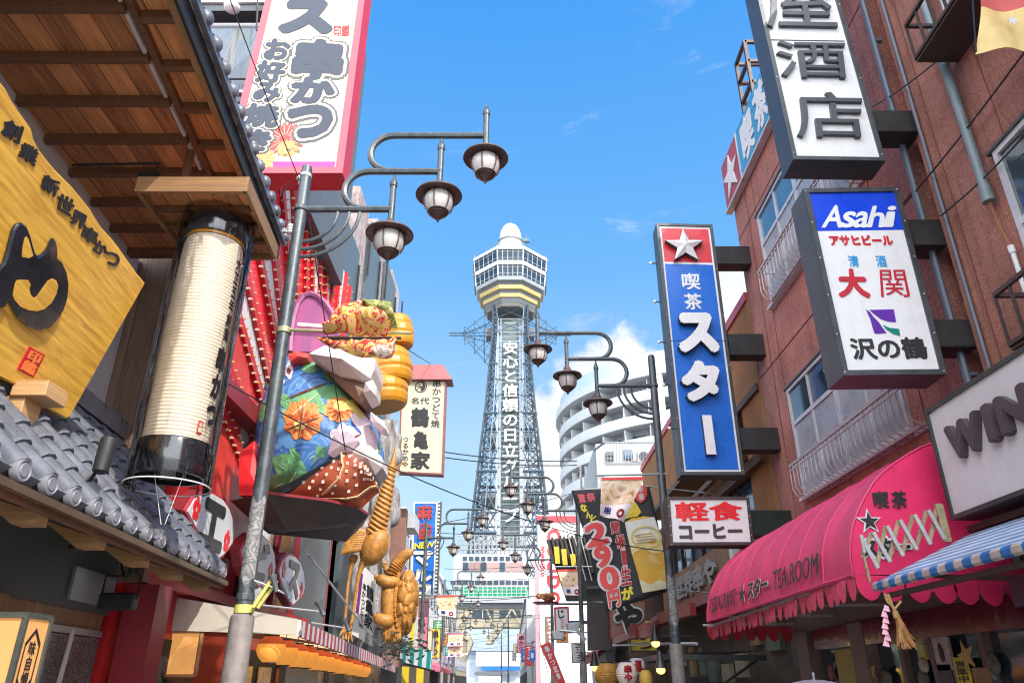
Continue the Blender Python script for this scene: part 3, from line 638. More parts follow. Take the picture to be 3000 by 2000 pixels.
# shopfront below the lower roof
lb(MB(),U0,8.35,-3.72,-3.6,2.25,2.95).build('signboard_fascia',mat('dim green grey fascia',(.07,.078,.07),.6,0,.3,1.5,.1),rest)
lb(MB(),7.35,8.3,-3.60,-3.57,2.32,2.62).build('steel_fascia_panel',mat('grey blue steel panel',(.24,.25,.28),.4,.3,.1,3,.05),rest)
lb(MB(),U0,6.3,-3.70,-3.55,2.13,2.25).build('lintel',K['wood_fascia'],rest)
lb(MB(),6.15,6.3,-3.72,-3.56,0,2.2).build('door_post',K['wood_fascia'],rest)
lb(MB(),6.32,8.3,-3.8,-3.62,0,2.02).build('granite_wall',K['granite'],rest)
lb(MB(),6.32,8.3,-3.64,-3.60,1.30,1.325).build('granite_joint',K['black'],rest)
lb(MB(),6.32,8.3,-3.66,-3.60,2.03,2.09).build('steel_trim',K['steel'],rest)
lb(MB(),6.32,8.3,-3.78,-3.63,2.09,2.26).build('transom_boards',K['wood_fascia'],rest)
lb(MB(),U0,6.1,-3.78,-3.70,1.8,2.12).build('paper_transom',mat('beige paper transom',(.40,.33,.24),.7,0,.1,3,.05),rest)
mb=MB(); mb.tube([L(7.55,-3.56,2.06),L(7.30,-3.56,0)],.018,6); mb.tube([L(7.60,-3.57,2.0),L(7.42,-3.57,0)],.006,5); mb.build('downpipe',K['alu'],rest)
# lit box sign by the door
bs=thing('lit_box_sign','glowing orange paper box sign with hexagon mark beside the restaurant door','sign',(-3.0,4.1,0))
q=[PY(78,1800,4.35),PY(150,1810,4.58),PY(97,2020,4.58),PY(15,2020,4.35)]
q[3].x=q[0].x;q[2].x=q[1].x; q[3].z=q[2].z=1.2; q[3].y=q[0].y; q[2].y=q[1].y
K['litpaper']=mat('glowing orange paper',(.50,.25,.085),.7,0,.1,2,.05,20,emit=.16,ecol=(1,.45,.14))
MB().quad(*q).build('paper_panel',K['litpaper'],bs)
mb=MB(); d=(q[1]-q[0]).normalized()
for a,b in ((q[0],q[1]),(q[0],q[3]),(q[1],q[2])): mb.bar(a,b,.022,.03)
mb.bar(q[0]+V((-.9,-.03,0)),q[0],.03,.03)
mb.build('frame',mat('dark grey timber frame',(.06,.065,.055),.5,0,.2,8,.2),bs)
MB().quad(q[0]+V((-.9,-.03,-.01)),q[0]+V((-.015,0,-.01)),q[3]+V((-.015,0,0)),q[3]+V((-.9,-.03,0))).build('paper_side_panel',K['litpaper'],bs)
mb=MB(); hx=lambda s:[sub(off(q,.004),.5+x*s*.30,.51,.32+y*s*.24,.33)[0] for x,y in ((0,-1),(1,-.55),(1,.55),(0,1),(-1,.55),(-1,-.55))]
A,B=hx(1),hx(.84)
for i in range(6): mb.quad(A[i],A[(i+1)%6],B[(i+1)%6],B[i])
mb.vtext('味自慢',sub(q,.36,.64,.17,.49),.002,.02,.004); mb.vtext('新世界',sub(q,.56,.82,.62,1.02),.002,.03,.004); mb.vtext('串かつ',sub(q,.16,.42,.62,1.02),.002,.03,.004)
mb.build('lettering',K['ink'],bs)
# yellow board sign leaning out over the lower roof
yb=thing('wooden_signboard','large yellow keyaki board sign with black carved brush character and red seal','sign',(-3.4,5.5,3.4))
e0=PY(427,829,5.5); e1=PY(204,1224,5.5)
dirv=V((-SL,1,0)).normalized(); ny=dirv.cross(e0-e1).normalized()
if ny.dot(EYEP-e0)<0: ny=-ny
def yq(px,py,h=0): return PP(px,py,e0,ny)+ny*h
edge=[(427,829),(402,800),(385,775),(352,728),(330,700),(300,668),(283,640),(268,615),(240,580),(213,548),(190,525),(165,500),(140,470),(118,440),(102,410),(95,380),(83,362),(60,330),(40,300),(20,262),(0,238),(-90,120),(-200,60)]
low_=[(-200,1010),(-90,1090),(0,1105),(60,1135),(130,1190),(192,1226),(204,1224)]
pts=[yq(*p) for p in edge+low_]
mb=MB(); mb.prism(pts,-ny*.14); mb.build('board',K['wood_board'],yb,bevel=.012)
def raised(poly,h0,h1):
    return MB().prism([yq(x,y,h0) for x,y in poly],ny*(h1-h0))
K['lacq']=mat('black lacquered carving',(.012,.015,.022),.22,0,.3,3,.15,12,spec=.7,coat=.4)
def zz(pts): return [(x*.4464,650+y*.4464) for x,y in pts]
big=zz([(-60,560),(0,560),(30,515),(45,500),(55,550),(95,620),(160,680),(240,705),(300,690),(350,640),(395,570),(420,490),(428,400),(415,320),(385,255),(352,225),(355,180),(345,120),(325,95),(308,130),(285,175),(255,205),(225,220),(205,190),(190,140),(175,80),(150,20),(120,0),(85,5),(60,45),(40,120),(20,200),(0,260),(-60,330)])
mb=raised(big,.0,.035); mb.build('carved_character',K['lacq'],yb,bevel=.012)
mb=raised(zz([(48,470),(62,400),(75,372),(110,368),(150,372),(165,400),(158,430),(165,465),(190,492),(215,470),(250,420),(280,378),(310,362),(335,372),(348,410),(338,460),(305,520),(260,560),(210,575),(150,568),(100,545),(60,500)]),.036,.039); mb.build('character_hollow',K['wood_board'],yb)
mb=raised(zz([(108,218),(112,160),(125,100),(138,85),(150,100),(165,150),(183,212),(150,228)]),.036,.039); mb.build('character_hollow',K['wood_board'],yb)
# small carved writing along the top edge, following the live edge
mb=MB()
for ch,(x,y),s in zip('創業新世界串かつ',((38,385),(86,452),(150,545),(193,600),(233,645),(265,690),(295,728),(330,760)),(64,60,58,58,54,52,46,48)):
    s*=.58; c=(x+0,y); ax=V((.80,1.0)).normalized(); up=V((.42,-.9)).normalized()
    qd=[yq(c[0]-s*.9+ .25*s,c[1]-s*1.0-.15*s),yq(c[0]+s*.55+.25*s,c[1]-s*.1-.25*s),yq(c[0]+s*.62-.25*s,c[1]+s*1.05),yq(c[0]-s*.85-.2*s,c[1]+s*.15)]
    mb.text(ch,qd,.006,.035,False,.003)
mb.build('lettering',K['ink'],yb)
sq=[yq(*p) for p in zz([(190,815),(292,872),(215,1020),(108,965)])]
MB().slab(off(sq,.006),.006).build('red_seal',K['redink'],yb)
mb=MB(); mb.vtext('印鑑',sub(off(sq,.006),.1,.9,.05,.95),.003,.05,.002); mb.build('seal_lettering',mat('orange seal lettering',(.85,.22,.06)),yb)
tb_=thing('timber_bracket','pale timber T bracket propping the yellow board sign on the tiles','bracket',PY(60,1250,4.75))
a=PY(18,1158,4.75); b=PY(88,1158,4.75); c=PY(88,1262,4.75)
MB().bb(a.x,b.x-.03,4.75,4.95,c.z-.12,a.z).build('post',K['wood_light'],tb_,bevel=.006)
a=PY(40,1112,4.72); b=PY(130,1158,4.72)
MB().bb(a.x,b.x,4.72,4.98,b.z,a.z).build('beam',K['wood_light'],tb_,bevel=.006)
# tall paper lantern in its clear wrap
LX,LY=-2.83,6.0
tl_=thing('paper_lantern','tall cream ribbed paper lantern wrapped in clear plastic under the timber eave','lantern',(LX,LY,3.13))
prof=[]
for i in range(211):
    t=i/210; z=3.42+(5.39-3.42)*t; r=.262+.0035*cos(t*60*2*PI)-.05*max(0,(t-.93)/.07)**2*.3+.012*sin(PI*t)
    prof.append((r,z))
K['paper']=mat('cream lantern paper',(.66,.56,.43),.55,0,.06,4,.1,80,sss=.1)
MB().lathe(prof,(LX,LY,0),40).build('paper_body',K['paper'],tl_,True)
K['lacq2']=mat('black lacquer cap',(.012,.013,.016),.12,0,.2,3,.05,spec=.8,coat=.5)
MB().lathe([(.10,5.63),(.25,5.63),(.285,5.60),(.292,5.40),(.285,5.39),(.2,5.39)],(LX,LY,0),36).build('top_cap',K['lacq2'],tl_,True)
MB().lathe([(.18,3.42),(.284,3.42),(.292,3.40),(.292,3.15),(.28,3.13),(.255,3.13),(.25,3.22),(.1,3.3)],(LX,LY,0),36).build('bottom_cap',K['lacq2'],tl_,True)
MB().lathe([(.268,5.365),(.272,5.385),(.268,5.395)],(LX,LY,0),36,caps=False).build('gold_band',K['goldlant'],tl_,True)
def wrapf(u,t):
    a=2*PI*u; z=3.04+(5.72-3.04)*t; r=.335+.012*NZ.noise(V((cos(a)*2,sin(a)*2,z*1.1)))+.006*NZ.noise(V((cos(a)*7,sin(a)*7,z*2)))
    return V((LX+r*cos(a),LY+r*sin(a),z))
wr=MB(); wr.patch(wrapf,72,30); wr.build('plastic_wrap',K['plasticclear'],tl_,True)
mb=MB()
for z in (3.06,): mb.tube([(LX+.336*cos(2*PI*i/32),LY+.336*sin(2*PI*i/32),z) for i in range(33)],.006,5)
mb.tube([(LX-.1,LY-.05,3.15),(LX+.02,LY-.02,2.75)],.003,4); mb.tube([(LX+.14,LY-.05,3.15),(LX+.05,LY-.02,2.75)],.003,4); mb.build('wrap_hoop',K['white'],tl_)
view=math.atan2(-LY,-LX)
def cyl(a0,a1,z0,z1):
    return lambda u,t,h:(lambda a,r:V((LX+r*cos(a),LY+r*sin(a),z1+(z0-z1)*t)))(view+a0+(a1-a0)*u,.274+h)
mb=MB(); mb.vtext('大正五年創業',None,.002,.02,.002,fn=cyl(R(50),R(68),4.35,5.22)); mb.vtext('串かつ',None,.002,.06,.002,fn=cyl(R(42),R(74),3.55,4.30)); mb.build('lettering',K['ink'],tl_)
mb=MB(); f_=cyl(R(30),R(40),3.47,3.58); mb.quad(f_(0,0,.004),f_(1,0,.004),f_(1,1,.004),f_(0,1,.004)); mb.build('red_seal',K['redink'],tl_)
mb=MB(); mb.vtext('本舗',None,.001,.04,.006,fn=cyl(R(31),R(39),3.48,3.57)); mb.build('seal_lettering',K['cream'],tl_)
# spotlights
def spot(label,c,aim,arm0,lit=True,s=1.0):
    t_=thing('spotlight',label,'spotlight',c,'small spotlights on the restaurant front')
    c=V(c); d=V(aim).normalized(); M=d.to_track_quat('Z','Y').to_matrix()
    MB().lathe([(.03*s,-.12*s),(.045*s,-.11*s),(.05*s,.09*s),(.047*s,.1*s)],c,14,M).build('housing',K['blacksat'],t_,True)
    MB().lathe([(.001,.085*s),(.042*s,.09*s)],c,14,M,False).build('lens',mat('warm lens',(.9,.7,.4),.3,emit=3 if lit else 0,ecol=(1,.72,.35)),t_)
    mb=MB(); mb.tube([V(arm0),c-d*.05*s],.012*s,6); mb.build('arm',K['blacksat'],t_)
    return t_
p=PY(436,515,6.1); spot('lit spotlight on a long arm under the upper brown eave',p,(-.25,-.75,-.6),PY(465,478,6.15)); a_=PY(212,484,6.15); mb=MB(); mb.tube([a_,PY(470,478,6.15)],.014,6); o_=mb.build('arm',K['blacksat'],bpy.data.objects['spotlight'])
p=PY(232,1575,5.9); spot('black downlight under the dark lower eave nearest the camera',p,(.05,-.2,-1),p+V((-.1,0,.35)))
p=PY(396,1653,7.0); spot('black wall spotlight on the steel fascia panel',p,(.05,-.15,-1),p+V((-.22,.05,.12)))
p=PZ(305,1325,3.35); p=PY(308,1330,5.0); t_=spot('grey floodlight standing on the lower tiled roof aimed at the board',p,(0,.1,1),p+V((-.12,.1,-.16)),False,1.15)
fl=thing('floodlight_box','black box floodlight hanging before the granite wall','floodlight',PY(340,1755,7.3))
a=PY(290,1735,7.3); b=PY(385,1785,7.3); MB().bb(a.x,b.x,7.3,7.42,b.z,a.z).build('housing',K['black'],fl,bevel=.015)
mb=MB(); mb.tube([V((a.x,7.36,a.z-.05)),V((a.x,7.36,a.z+.16)),V((b.x,7.36,a.z+.16)),V((b.x,7.36,a.z-.05))],.012,5); mb.tube([V(((a.x+b.x)/2,7.36,a.z+.16)),V(((a.x+b.x)/2-.1,7.4,a.z+.35))],.012,5); mb.build('yoke',K['black'],fl)
# ================================================================ LEFT: red festival restaurant
XF=-3.9
red=thing('red_restaurant','red restaurant front with radiating bulb lined fins and blossom plaques','restaurant',(-4.3,11.5,0))
def rx(n,m,y0,y1,z0,z1,x0=-4.6,x1=XF-.3,par=None): return MB().bb(x0,x1,y0,y1,z0,z1).build(n,m,par or red)
rx('wall',K['red'],8.5,17.6,0,9.6,-9,-4.35)
# radiating fins on the facade
fins=[((699,1302),(650,1186)),((724,1208),(670,1061)),((755,1101),(697,900)),((777,1034),(717,757)),((805,948),(757,700)),((824,881),(789,560)),((852,787),(832,540)),((872,760),(864,540)),((900,858),(903,560)),((920,873),(922,545)),((941,887),(950,583)),((957,901),(967,658)),((973,907),(989,701)),((989,907),(1003,752)),((1010,881),(1020,801)),((1027,870),(1031,841))]
lines=[]
C=PX(862,1330,XF); 
for a,b in fins:
    A=PX(*a,XF); B=PX(*b,XF); d=(B-A); A=A-d.normalized()*.5 if a[1]>950 else A-d.normalized()*1.4
    lines.append((A,B))
for i,(A,B) in enumerate(lines):
    d=(B-A).normalized(); sd=V((0,d.z,-d.y))
    t=.055+.015*(i<8)
    f=MB(); f.prism([A-sd*t-V((.30,0,0)),A+sd*t-V((.30,0,0)),A+sd*t,A-sd*t],B-A); fo=f.build('fin',K['red'],red)
    bu=MB(); so_=MB(); n=max(3,int((B-A).length/.17))
    for k in range(n):
        q=A+(B-A)*((k+.5)/n)
        for e in ((1,) if i>11 else (-1,1)):
            c=q+sd*e*(t+.012)+V((-.02,0,0)); so_.box(c,(.04,.03,.03)); bu.ell(c+V((.03,0,0))+sd*e*.010,(.022,.019,.019),6,5)
    so_.build('bulb_socket',K['bulbsocket'],fo); bu.build('bulb',K['bulb'],fo,True,'stuff')
    if i+1<len(lines):
        A2,B2=lines[i+1]; m=K['whitepaint'] if i%2==(0 if i<8 else 1) else K['brightred']
        o=V((-.07,0,0)); MB().prism([A+o,B+o,B2+o,A2+o],(-.04,0,0)).build('fan_panel',m,red)
# frame strips on the left flank of the fan
for a,b in (((640,1290),(596,1155)),((690,1420),(640,1290))):
    pass
# upper storey band behind the big sign, balcony building
gb=thing('balcony_building','grey office block with blue streaked balcony panels above the timber roof','building',(-6,11,0))
YB=10.6
def gy(n,m,x0,x1,y0,y1,d,dy=0):
    a=PY(x0,y0,YB+dy); b=PY(x1,y1,YB+dy); return MB().bb(a.x,b.x,YB+dy,YB+dy+d,b.z,a.z).build(n,m,gb)
K['streakpanel']=blotch('blue streaked balcony panel',[(.03,.05,.075),(.12,.15,.17),(.07,.11,.16),(.15,.16,.165),(.05,.055,.06)],2.2,.35,.6,6,(5,5,.5))
gy('wall',mat('dark grey cladding',(.10,.11,.12),.5),300,900,-140,600,3,.5)
gy('balcony_panel',K['streakpanel'],420,800,84,268,.08)
gy('balcony_ceiling',mat('pale ribbed soffit',(.42,.42,.47),.6,0,.1,3,.2,4),420,800,30,84,.1,.35)
gy('steel_beam',K['frame'],420,800,6,32,.3,-.1); gy('beam_edge',K['alu'],420,800,1,7,.3,-.14)
gy('steel_beam',K['frame'],420,800,284,298,.3,-.1); gy('beam_edge',K['alu'],420,800,264,271,.3,-.12); gy('steel_beam',K['black'],420,800,299,330,.3,0)
mb=MB(); mb.tube([PY(500,232,YB-.1),PY(800,232,YB-.1)],.02,5); mb.tube([PY(755,0,YB-.2),PY(752,90,YB-.2)],.02,5); mb.build('handrail',K['blacksat'],gb)
p=PY(680,22,YB-.2); MB().ell(p,(.16,.16,.10),12,8).build('bulkhead_lamp',K['white'],gb,True)
# slate slabs of the tall building further on
sb=thing('slate_building','tall slate and pink grey stone building with stepped slabs beyond the red fins','building',(-5.5,18,0))
K['slate']=mat('slate blue cladding',(.085,.115,.13),.45,.1,.2,1.2,.08,8,streak=.35,dirt=(.2,.2,.2))
K['pinkstone']=speckle('pinkish grey stone',[(.36,.28,.27),(.30,.24,.24),(.42,.34,.33)],14,.8,.8)
XS=-4.3
for i,(x0,x1,yt,m) in enumerate(((985,1058,590,'slate'),(1056,1088,545,'pinkstone'),(1078,1112,655,'slate'),(1108,1134,640,'pinkstone'),(1126,1156,768,'slate'),(1150,1175,790,'pinkstone'))):
    a=PX(x0,yt,XS); b=PX(x1,yt,XS); z=a.z
    MB().bb(XS-3,XS+(.0 if i%2 else .12),a.y,b.y,0,z).build('slab' if i%2==0 else 'stone_pier',K[m],sb)
    mb=MB(); mb.tube([V((XS+.16,b.y-.1,z-.4)),V((XS+.16,b.y-.1,z-2.2))],.03,4); mb.build('drain_chain',K['black'],sb)
MB().bb(XS-4,XS-.3,12.2,18,0,11).build('rear_wall',mat('grey panel',(.40,.42,.43),.5),sb)
# ---------------------------------------------------------------- big vertical sign
bsn=thing('vertical_sign','tall cream vertical sign with red border and brush lettering for skewers and pancakes','sign',(-3.4,9.2,8.58))
TL,TR,BR,BL=[PY(*p,9.0) for p in ((779,0),(1069,0),(1004,509),(655,505))]
up=(TL-BL)*.45; upr=(TR-BR)*.45
BL.z=BR.z; q=[TL+up,TR+upr,BR,BL]; q[0].z=q[1].z
MB().slab(q,.42).build('box',K['red'],bsn)
fq=inset(off(q,.0),.11)
mb=MB()
o_=off(q,.02); i_=off(fq,.02); i0=off(fq,-.001)
for k in range(4): mb.quad(o_[k],o_[(k+1)%4],i_[(k+1)%4],i_[k]); mb.quad(i_[k],i_[(k+1)%4],i0[(k+1)%4],i0[k]); mb.quad(o_[k],o_[(k+1)%4],q[(k+1)%4],q[k])
mb.build('border',K['redpink'],bsn)
face=off(fq,.004); fo=MB().quad(*face); fo.build('face',K['cream'],bsn)
h=face[0].z-face[3].z
def F(px,py): return PY(px,py,8.99)
def fquad(x0,y0,x1,y1,sh=0): # box given by its left and right foot in pixels; letters lean with the sign
    return None
K['outline']=mat('dark outline paint',(.07,.075,.085),.5)
def sq4(a,b,c,d,h=.008): return [PY(*p,9.0)+V((0,-h,0)) for p in (a,b,c,d)]
ch=MB(); ol=MB(); wh=MB()
def bigch(c,a,b,cc,d,bold=.06):
    ol.text(c,sq4(a,b,cc,d,.005),.004,bold+.10,False,.001); wh.text(c,sq4(a,b,cc,d,.010),.004,bold+.055,False,.001); ch.text(c,sq4(a,b,cc,d,.016),.004,bold,False,.001)
def grow(a,b,c,d): return a,b,c,d
for c,x,y,w_,hh in (('串',872,118,140,112),('か',863,228,122,74),('つ',850,310,128,92),):
    s=-.15; P=lambda dx,dy:(x+dx+(y+dy-118)*0+ -dy*.15,y+dy); bigch(c,P(0,0),P(w_,6),P(w_,hh+4),P(0,hh),.07)
for c,x,y,w_,hh in (('お',784,116,72,60),('好',760,180,82,62),('み',752,243,76,56),('焼',724,305,100,68),('き',718,380,82,62)):
    P=lambda dx,dy:(x+dx-dy*.2,y+dy); bigch(c,P(0,0),P(w_,5),P(w_,hh+3),P(0,hh),.06)
ch.text('ス',sq4((838,6),(968,6),(966,96),(822,94),.008),.004,.09,False,.001)
ol.build('letter_outline',K['outline'],bsn); wh.build('letter_halo',K['cream'],bsn); ch.build('lettering',K['greyink'],bsn)
qs=sq4((978,78),(1024,76),(1022,106),(980,108),.008); mb=MB(); 
mb.vtext('',qs) if 0 else mb.text('印鑑',qs,.003,.02,False,.001); i2=inset(qs,.012)
for k in range(4): mb.quad(qs[k],qs[(k+1)%4],i2[(k+1)%4],i2[k])
mb.build('red_seal',K['redink'],bsn)
# chrysanthemums at the foot of the sign
def flower(mb,c,r,n,k=12,h=.006,inn=.3,wav=.2,flat=1.0,rot=0):
    c=V(c); rt=V((1,0,0)); upz=V((0,0,1))
    if abs(n.x)>.7: rt=V((0,1,0))
    rt=(rt-n*rt.dot(n)).normalized(); upz=n.cross(rt)
    pts=[]
    for i in range(k*6):
        a=2*PI*i/(k*6)+rot; rr=r*(1-wav+wav*abs(sin(k*a/2)))
        pts.append(c+n*h+(rt*cos(a)+upz*sin(a)*flat)*rr)
    b=len(mb.v); mb.v+=pts+[c+n*h]; N_=len(pts); mb.f+=[(b+i,b+(i+1)%N_,b+N_) for i in range(N_)]; mb.mi+=[mb.m]*N_
K['flred']=mat('red flower print',(.72,.05,.045),.5,0,.25,14); K['florange']=mat('orange flower print',(.85,.26,.07),.5,0,.25,12); K['flgold']=mat('pale gold print',(.85,.58,.30),.5,0,.2,10); K['magenta']=mat('magenta print',(.60,.04,.22),.5,0,.3,12)
nY=V((0,-1,0))
def flw(name,m,L_,h,k=18,par=None):
    mb=MB()
    for x,y,r in L_: flower(mb,PY(x,y,9.0),r,nY,k,h)
    return mb.build(name,m,par or bsn)
flw('flower_print',K['flred'],((708,418,.19),(835,408,.33)),.0045,20)
flw('flower_print',K['florange'],((756,470,.27),(842,436,.17)),.0058,16)
flw('flower_centre',K['redink'],((756,478,.05),),.0068,10)
mb=MB()
for x,y,r in ((835,408,.33),(756,470,.27),(708,418,.19)):
    c=PY(x,y,9.0)
    for i in range(18):
        a=2*PI*i/18; d=V((cos(a),0,sin(a))); s_=V((-sin(a),0,cos(a)))*.004; p0=c+d*r*.25+nY*.0075; p1=c+d*r*.88+nY*.0075; mb.quad(p0-s_,p0+s_,p1+s_,p1-s_)
mb.build('petal_line',K['cream'],bsn)
a,b,c,d=sq4((800,474),(983,474),(978,500),(800,497),.006); MB().quad(a,b,c,d).build('magenta_band',K['magenta'],bsn)
mb=MB()
for x,y,r in ((870,425,.06),(848,440,.07),(872,445,.06),(835,455,.05)): flower(mb,PY(x,y,9.0),r,nY,3,.007,.3,.5,.5,.6)
mb.build('leaf_print',mat('olive leaf print',(.14,.13,.06)),bsn)
# ---------------------------------------------------------------- lean-to awning with striped valance
aw=thing('striped_awning','cream lean-to awning with red and white striped valance over glowing lanterns','awning',(-3.4,14,2.2))
YA=10.1
pq=[PY(430,1733,YA),PY(882,1815,YA),PY(880,1858,YA),PY(424,1843,YA)]
MB().slab(pq,.06).build('side_panel',mat('cream metal panel',(.58,.54,.46),.4,0,.06,2,.05,streak=.1,dirt=(.4,.36,.3)),aw)
yE=22.0; X1=pq[1].x; zt,zb=pq[1].z,pq[2].z
xe=PY(1160,1945,yE).x; zt2=PY(1160,1945,yE).z; zb2=PY(1158,1969,yE).z
MB().slab([V((X1,YA,zt)),V((xe,yE,zt2)),V((xe,yE,zb2)),V((X1,YA,zb-.02))],.04).build('striped_valance',stripes('red white stripes',[(.42,.04,.06),(.62,.60,.62)],.155,'U',.6),aw)
MB().prism([V((X1-.05,YA+.06,zt+.02)),V((pq[0].x,YA+.06,pq[0].z)),V((pq[0].x,YA+.06,pq[0].z-.03)),V((X1-.05,YA+.06,zt-.01))],(xe-X1,yE-YA,zt2-zt)).build('roof_sheet',mat('grey corrugated sheet',(.25,.25,.26),.5,.3,.2,5,.4,6),aw)
mb=MB()
for k in range(6):
    y=YA+.6+k*2; f_=(y-YA)/(yE-YA); mb.bar((X1-.06+(xe-X1)*f_,y,zb+.05+(zb2-zb)*f_),(-5.2,y,zb+.36+(zb2-zb)*f_),.04)
for x in (-3.0,-3.5,-4.0): mb.bar((x,YA+.1,zb+.10+(X1-x)*.2),(x+xe-X1,yE,zb2+.10+(X1-x)*.2),.03)
mb.build('rafter',K['wood_beam'],aw)
MB().prism([V((X1-.06,YA+.1,zb+.08)),V((-4.6,YA+.1,zb+.42)),V((-4.6,YA+.1,zb+.44)),V((X1-.06,YA+.1,zb+.10))],(xe-X1,yE-YA-.1,zb2-zb)).build('glow_ceiling',mat('awning lining with warm light put in',(.80,.66,.46),.7,0,.1,2,.05,emit=.55,ecol=(1,.72,.42)),aw)  # lining glows by itself in place of warm lamp light on it
bpd=thing('guide_wire','pale steel stay rod slanting down to the striped valance','cable',PY(1160,1950,yE-.3))
a=PY(900,1620,13.5); b=PY(1152,1944,yE-.2); MB().tube([a,b],.022,6).build('rod',K['alu'],bpd)
# orange lanterns
K['orlant']=mat('glowing orange lantern paper',(.80,.30,.05),.6,0,.2,7,.1,30,emit=.26,ecol=(1,.42,.07))
pr=[(.06+.125*sin(PI*i/28)**.7+.002*cos(i*PI),.34*(i/28-.5)) for i in range(29)]
K['orlant_dim']=mat('dimmed lantern paper',(.50,.075,.018),.6,0,.2,7,.1,30,emit=.05,ecol=(1,.12,.02))  # bulb glow fading towards the top, put into a redder, dimmer colour
lan0=None
n_l=13
for k in range(n_l):
    y=10.4+.80*k; x=PY(794+(1065-794)*0,1905,10.4).x+(PY(1065,1960,20).x-PY(794,1905,10.4).x)*k/12; zl=2.0-.10*k/12
    if lan0 is None:
        t_=thing('orange_lantern','x','lantern',(x,y,2.0),'glowing orange lanterns in a row under the striped awning'); lan0=t_
        MB().lathe(pr[:20],(x,y,2.0),18).build('paper_body',K['orlant'],t_,True); MB().lathe(pr[19:],(x,y,2.0),18).build('paper_dim_top',K['orlant_dim'],t_,True)
        mb=MB(); mb.lathe([(.085,.145),(.09,.15),(.09,.175),(.02,.18)],(x,y,2.0),14); mb.tube([(x,y,2.17),(x,y,2.32)],.006,4); mb.build('top_ring',K['black'],t_)
        MB().lathe([(.03,-.175),(.085,-.17),(.085,-.148)],(x,y,2.0),14).build('bottom_ring',K['black'],t_)
    else:
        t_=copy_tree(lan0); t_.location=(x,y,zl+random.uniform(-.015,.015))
    t_['label']='round glowing orange paper lantern hanging in the row under the red and white striped awning'
# shop interior below
MB().bb(-9,-4.36,10.2,18,0,1.9) if 0 else None
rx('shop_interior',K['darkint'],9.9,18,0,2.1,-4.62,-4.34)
rx('shop_pillar',K['darkred'],8.62,8.98,0,2.6,-4.29,-3.93)
MB().bb(-4.75,-3.4,10.22,10.32,0,2.25).build('shop_screen',mat('dark brown screen',(.12,.06,.03),.5,0,.3,4,.2),red)
MB().bb(PY(578,1900,10.15).x,PY(690,1900,10.15).x,10.15,10.21,0,2.22).build('red_screen_panel',mat('red brown lacquer panel',(.22,.03,.012),.35,coat=.3),red)
wA,wB=PY(484,1850,10.15),PY(574,1978,10.15)
win=MB().bb(wA.x,wB.x,10.16,10.2,wB.z,wA.z).build('lit_window',mat('lit brown window',(.25,.13,.05),.2,0,.8,4,.1,emit=.35,ecol=(.9,.42,.12),spec=.8),red)
mb=MB(); 
for a,b in (((0,0),(1,0)),((0,1),(1,1)),((0,0),(0,1)),((1,0),(1,1))): mb.bar((wA.x+(wB.x-wA.x)*a[0],10.14,wA.z+(wB.z-wA.z)*a[1]),(wA.x+(wB.x-wA.x)*b[0],10.14,wA.z+(wB.z-wA.z)*b[1]),.035)
mb.build('window_frame',K['wood_light'],win)
random.seed(5)
for k in range(7):
    y=10.6+k*1.05; z=1.75; mm=mat('menu poster',random.choice([(.65,.5,.12),(.5,.12,.05),(.1,.12,.16),(.55,.4,.25)]),.5,0,.5,7,.1)
    MB().bb(-4.32,-4.30,y,y+.7,1.35,1.85).build('menu_poster',mm,red)
# painted frieze above the awning
K['mural']=blotch('painted festival mural',[(.03,.03,.06),(.45,.03,.09),(.62,.45,.12),(.60,.45,.40),(.08,.16,.2),(.5,.05,.14),(.05,.03,.06)],3.0,.5,1.2,2,(1,1,1),'CONSTANT')
q=QX([(455,1640),(700,1700),(700,1850),(450,1760)],-4.25)
MB().slab([V((-4.25,8.6,3.42)),V((-4.25,10.4,3.42)),V((-4.25,10.4,2.72)),V((-4.25,8.6,2.72))],.03).build('mural_panel',K['mural'],red)
mb=MB(); mb.bar((-4.2,8.55,2.70),(-4.2,16,2.70),.12,.14); mb.bar((-4.2,8.55,3.5),(-4.2,13,3.5),.14,.16); mb.build('red_rail',K['red'],red)
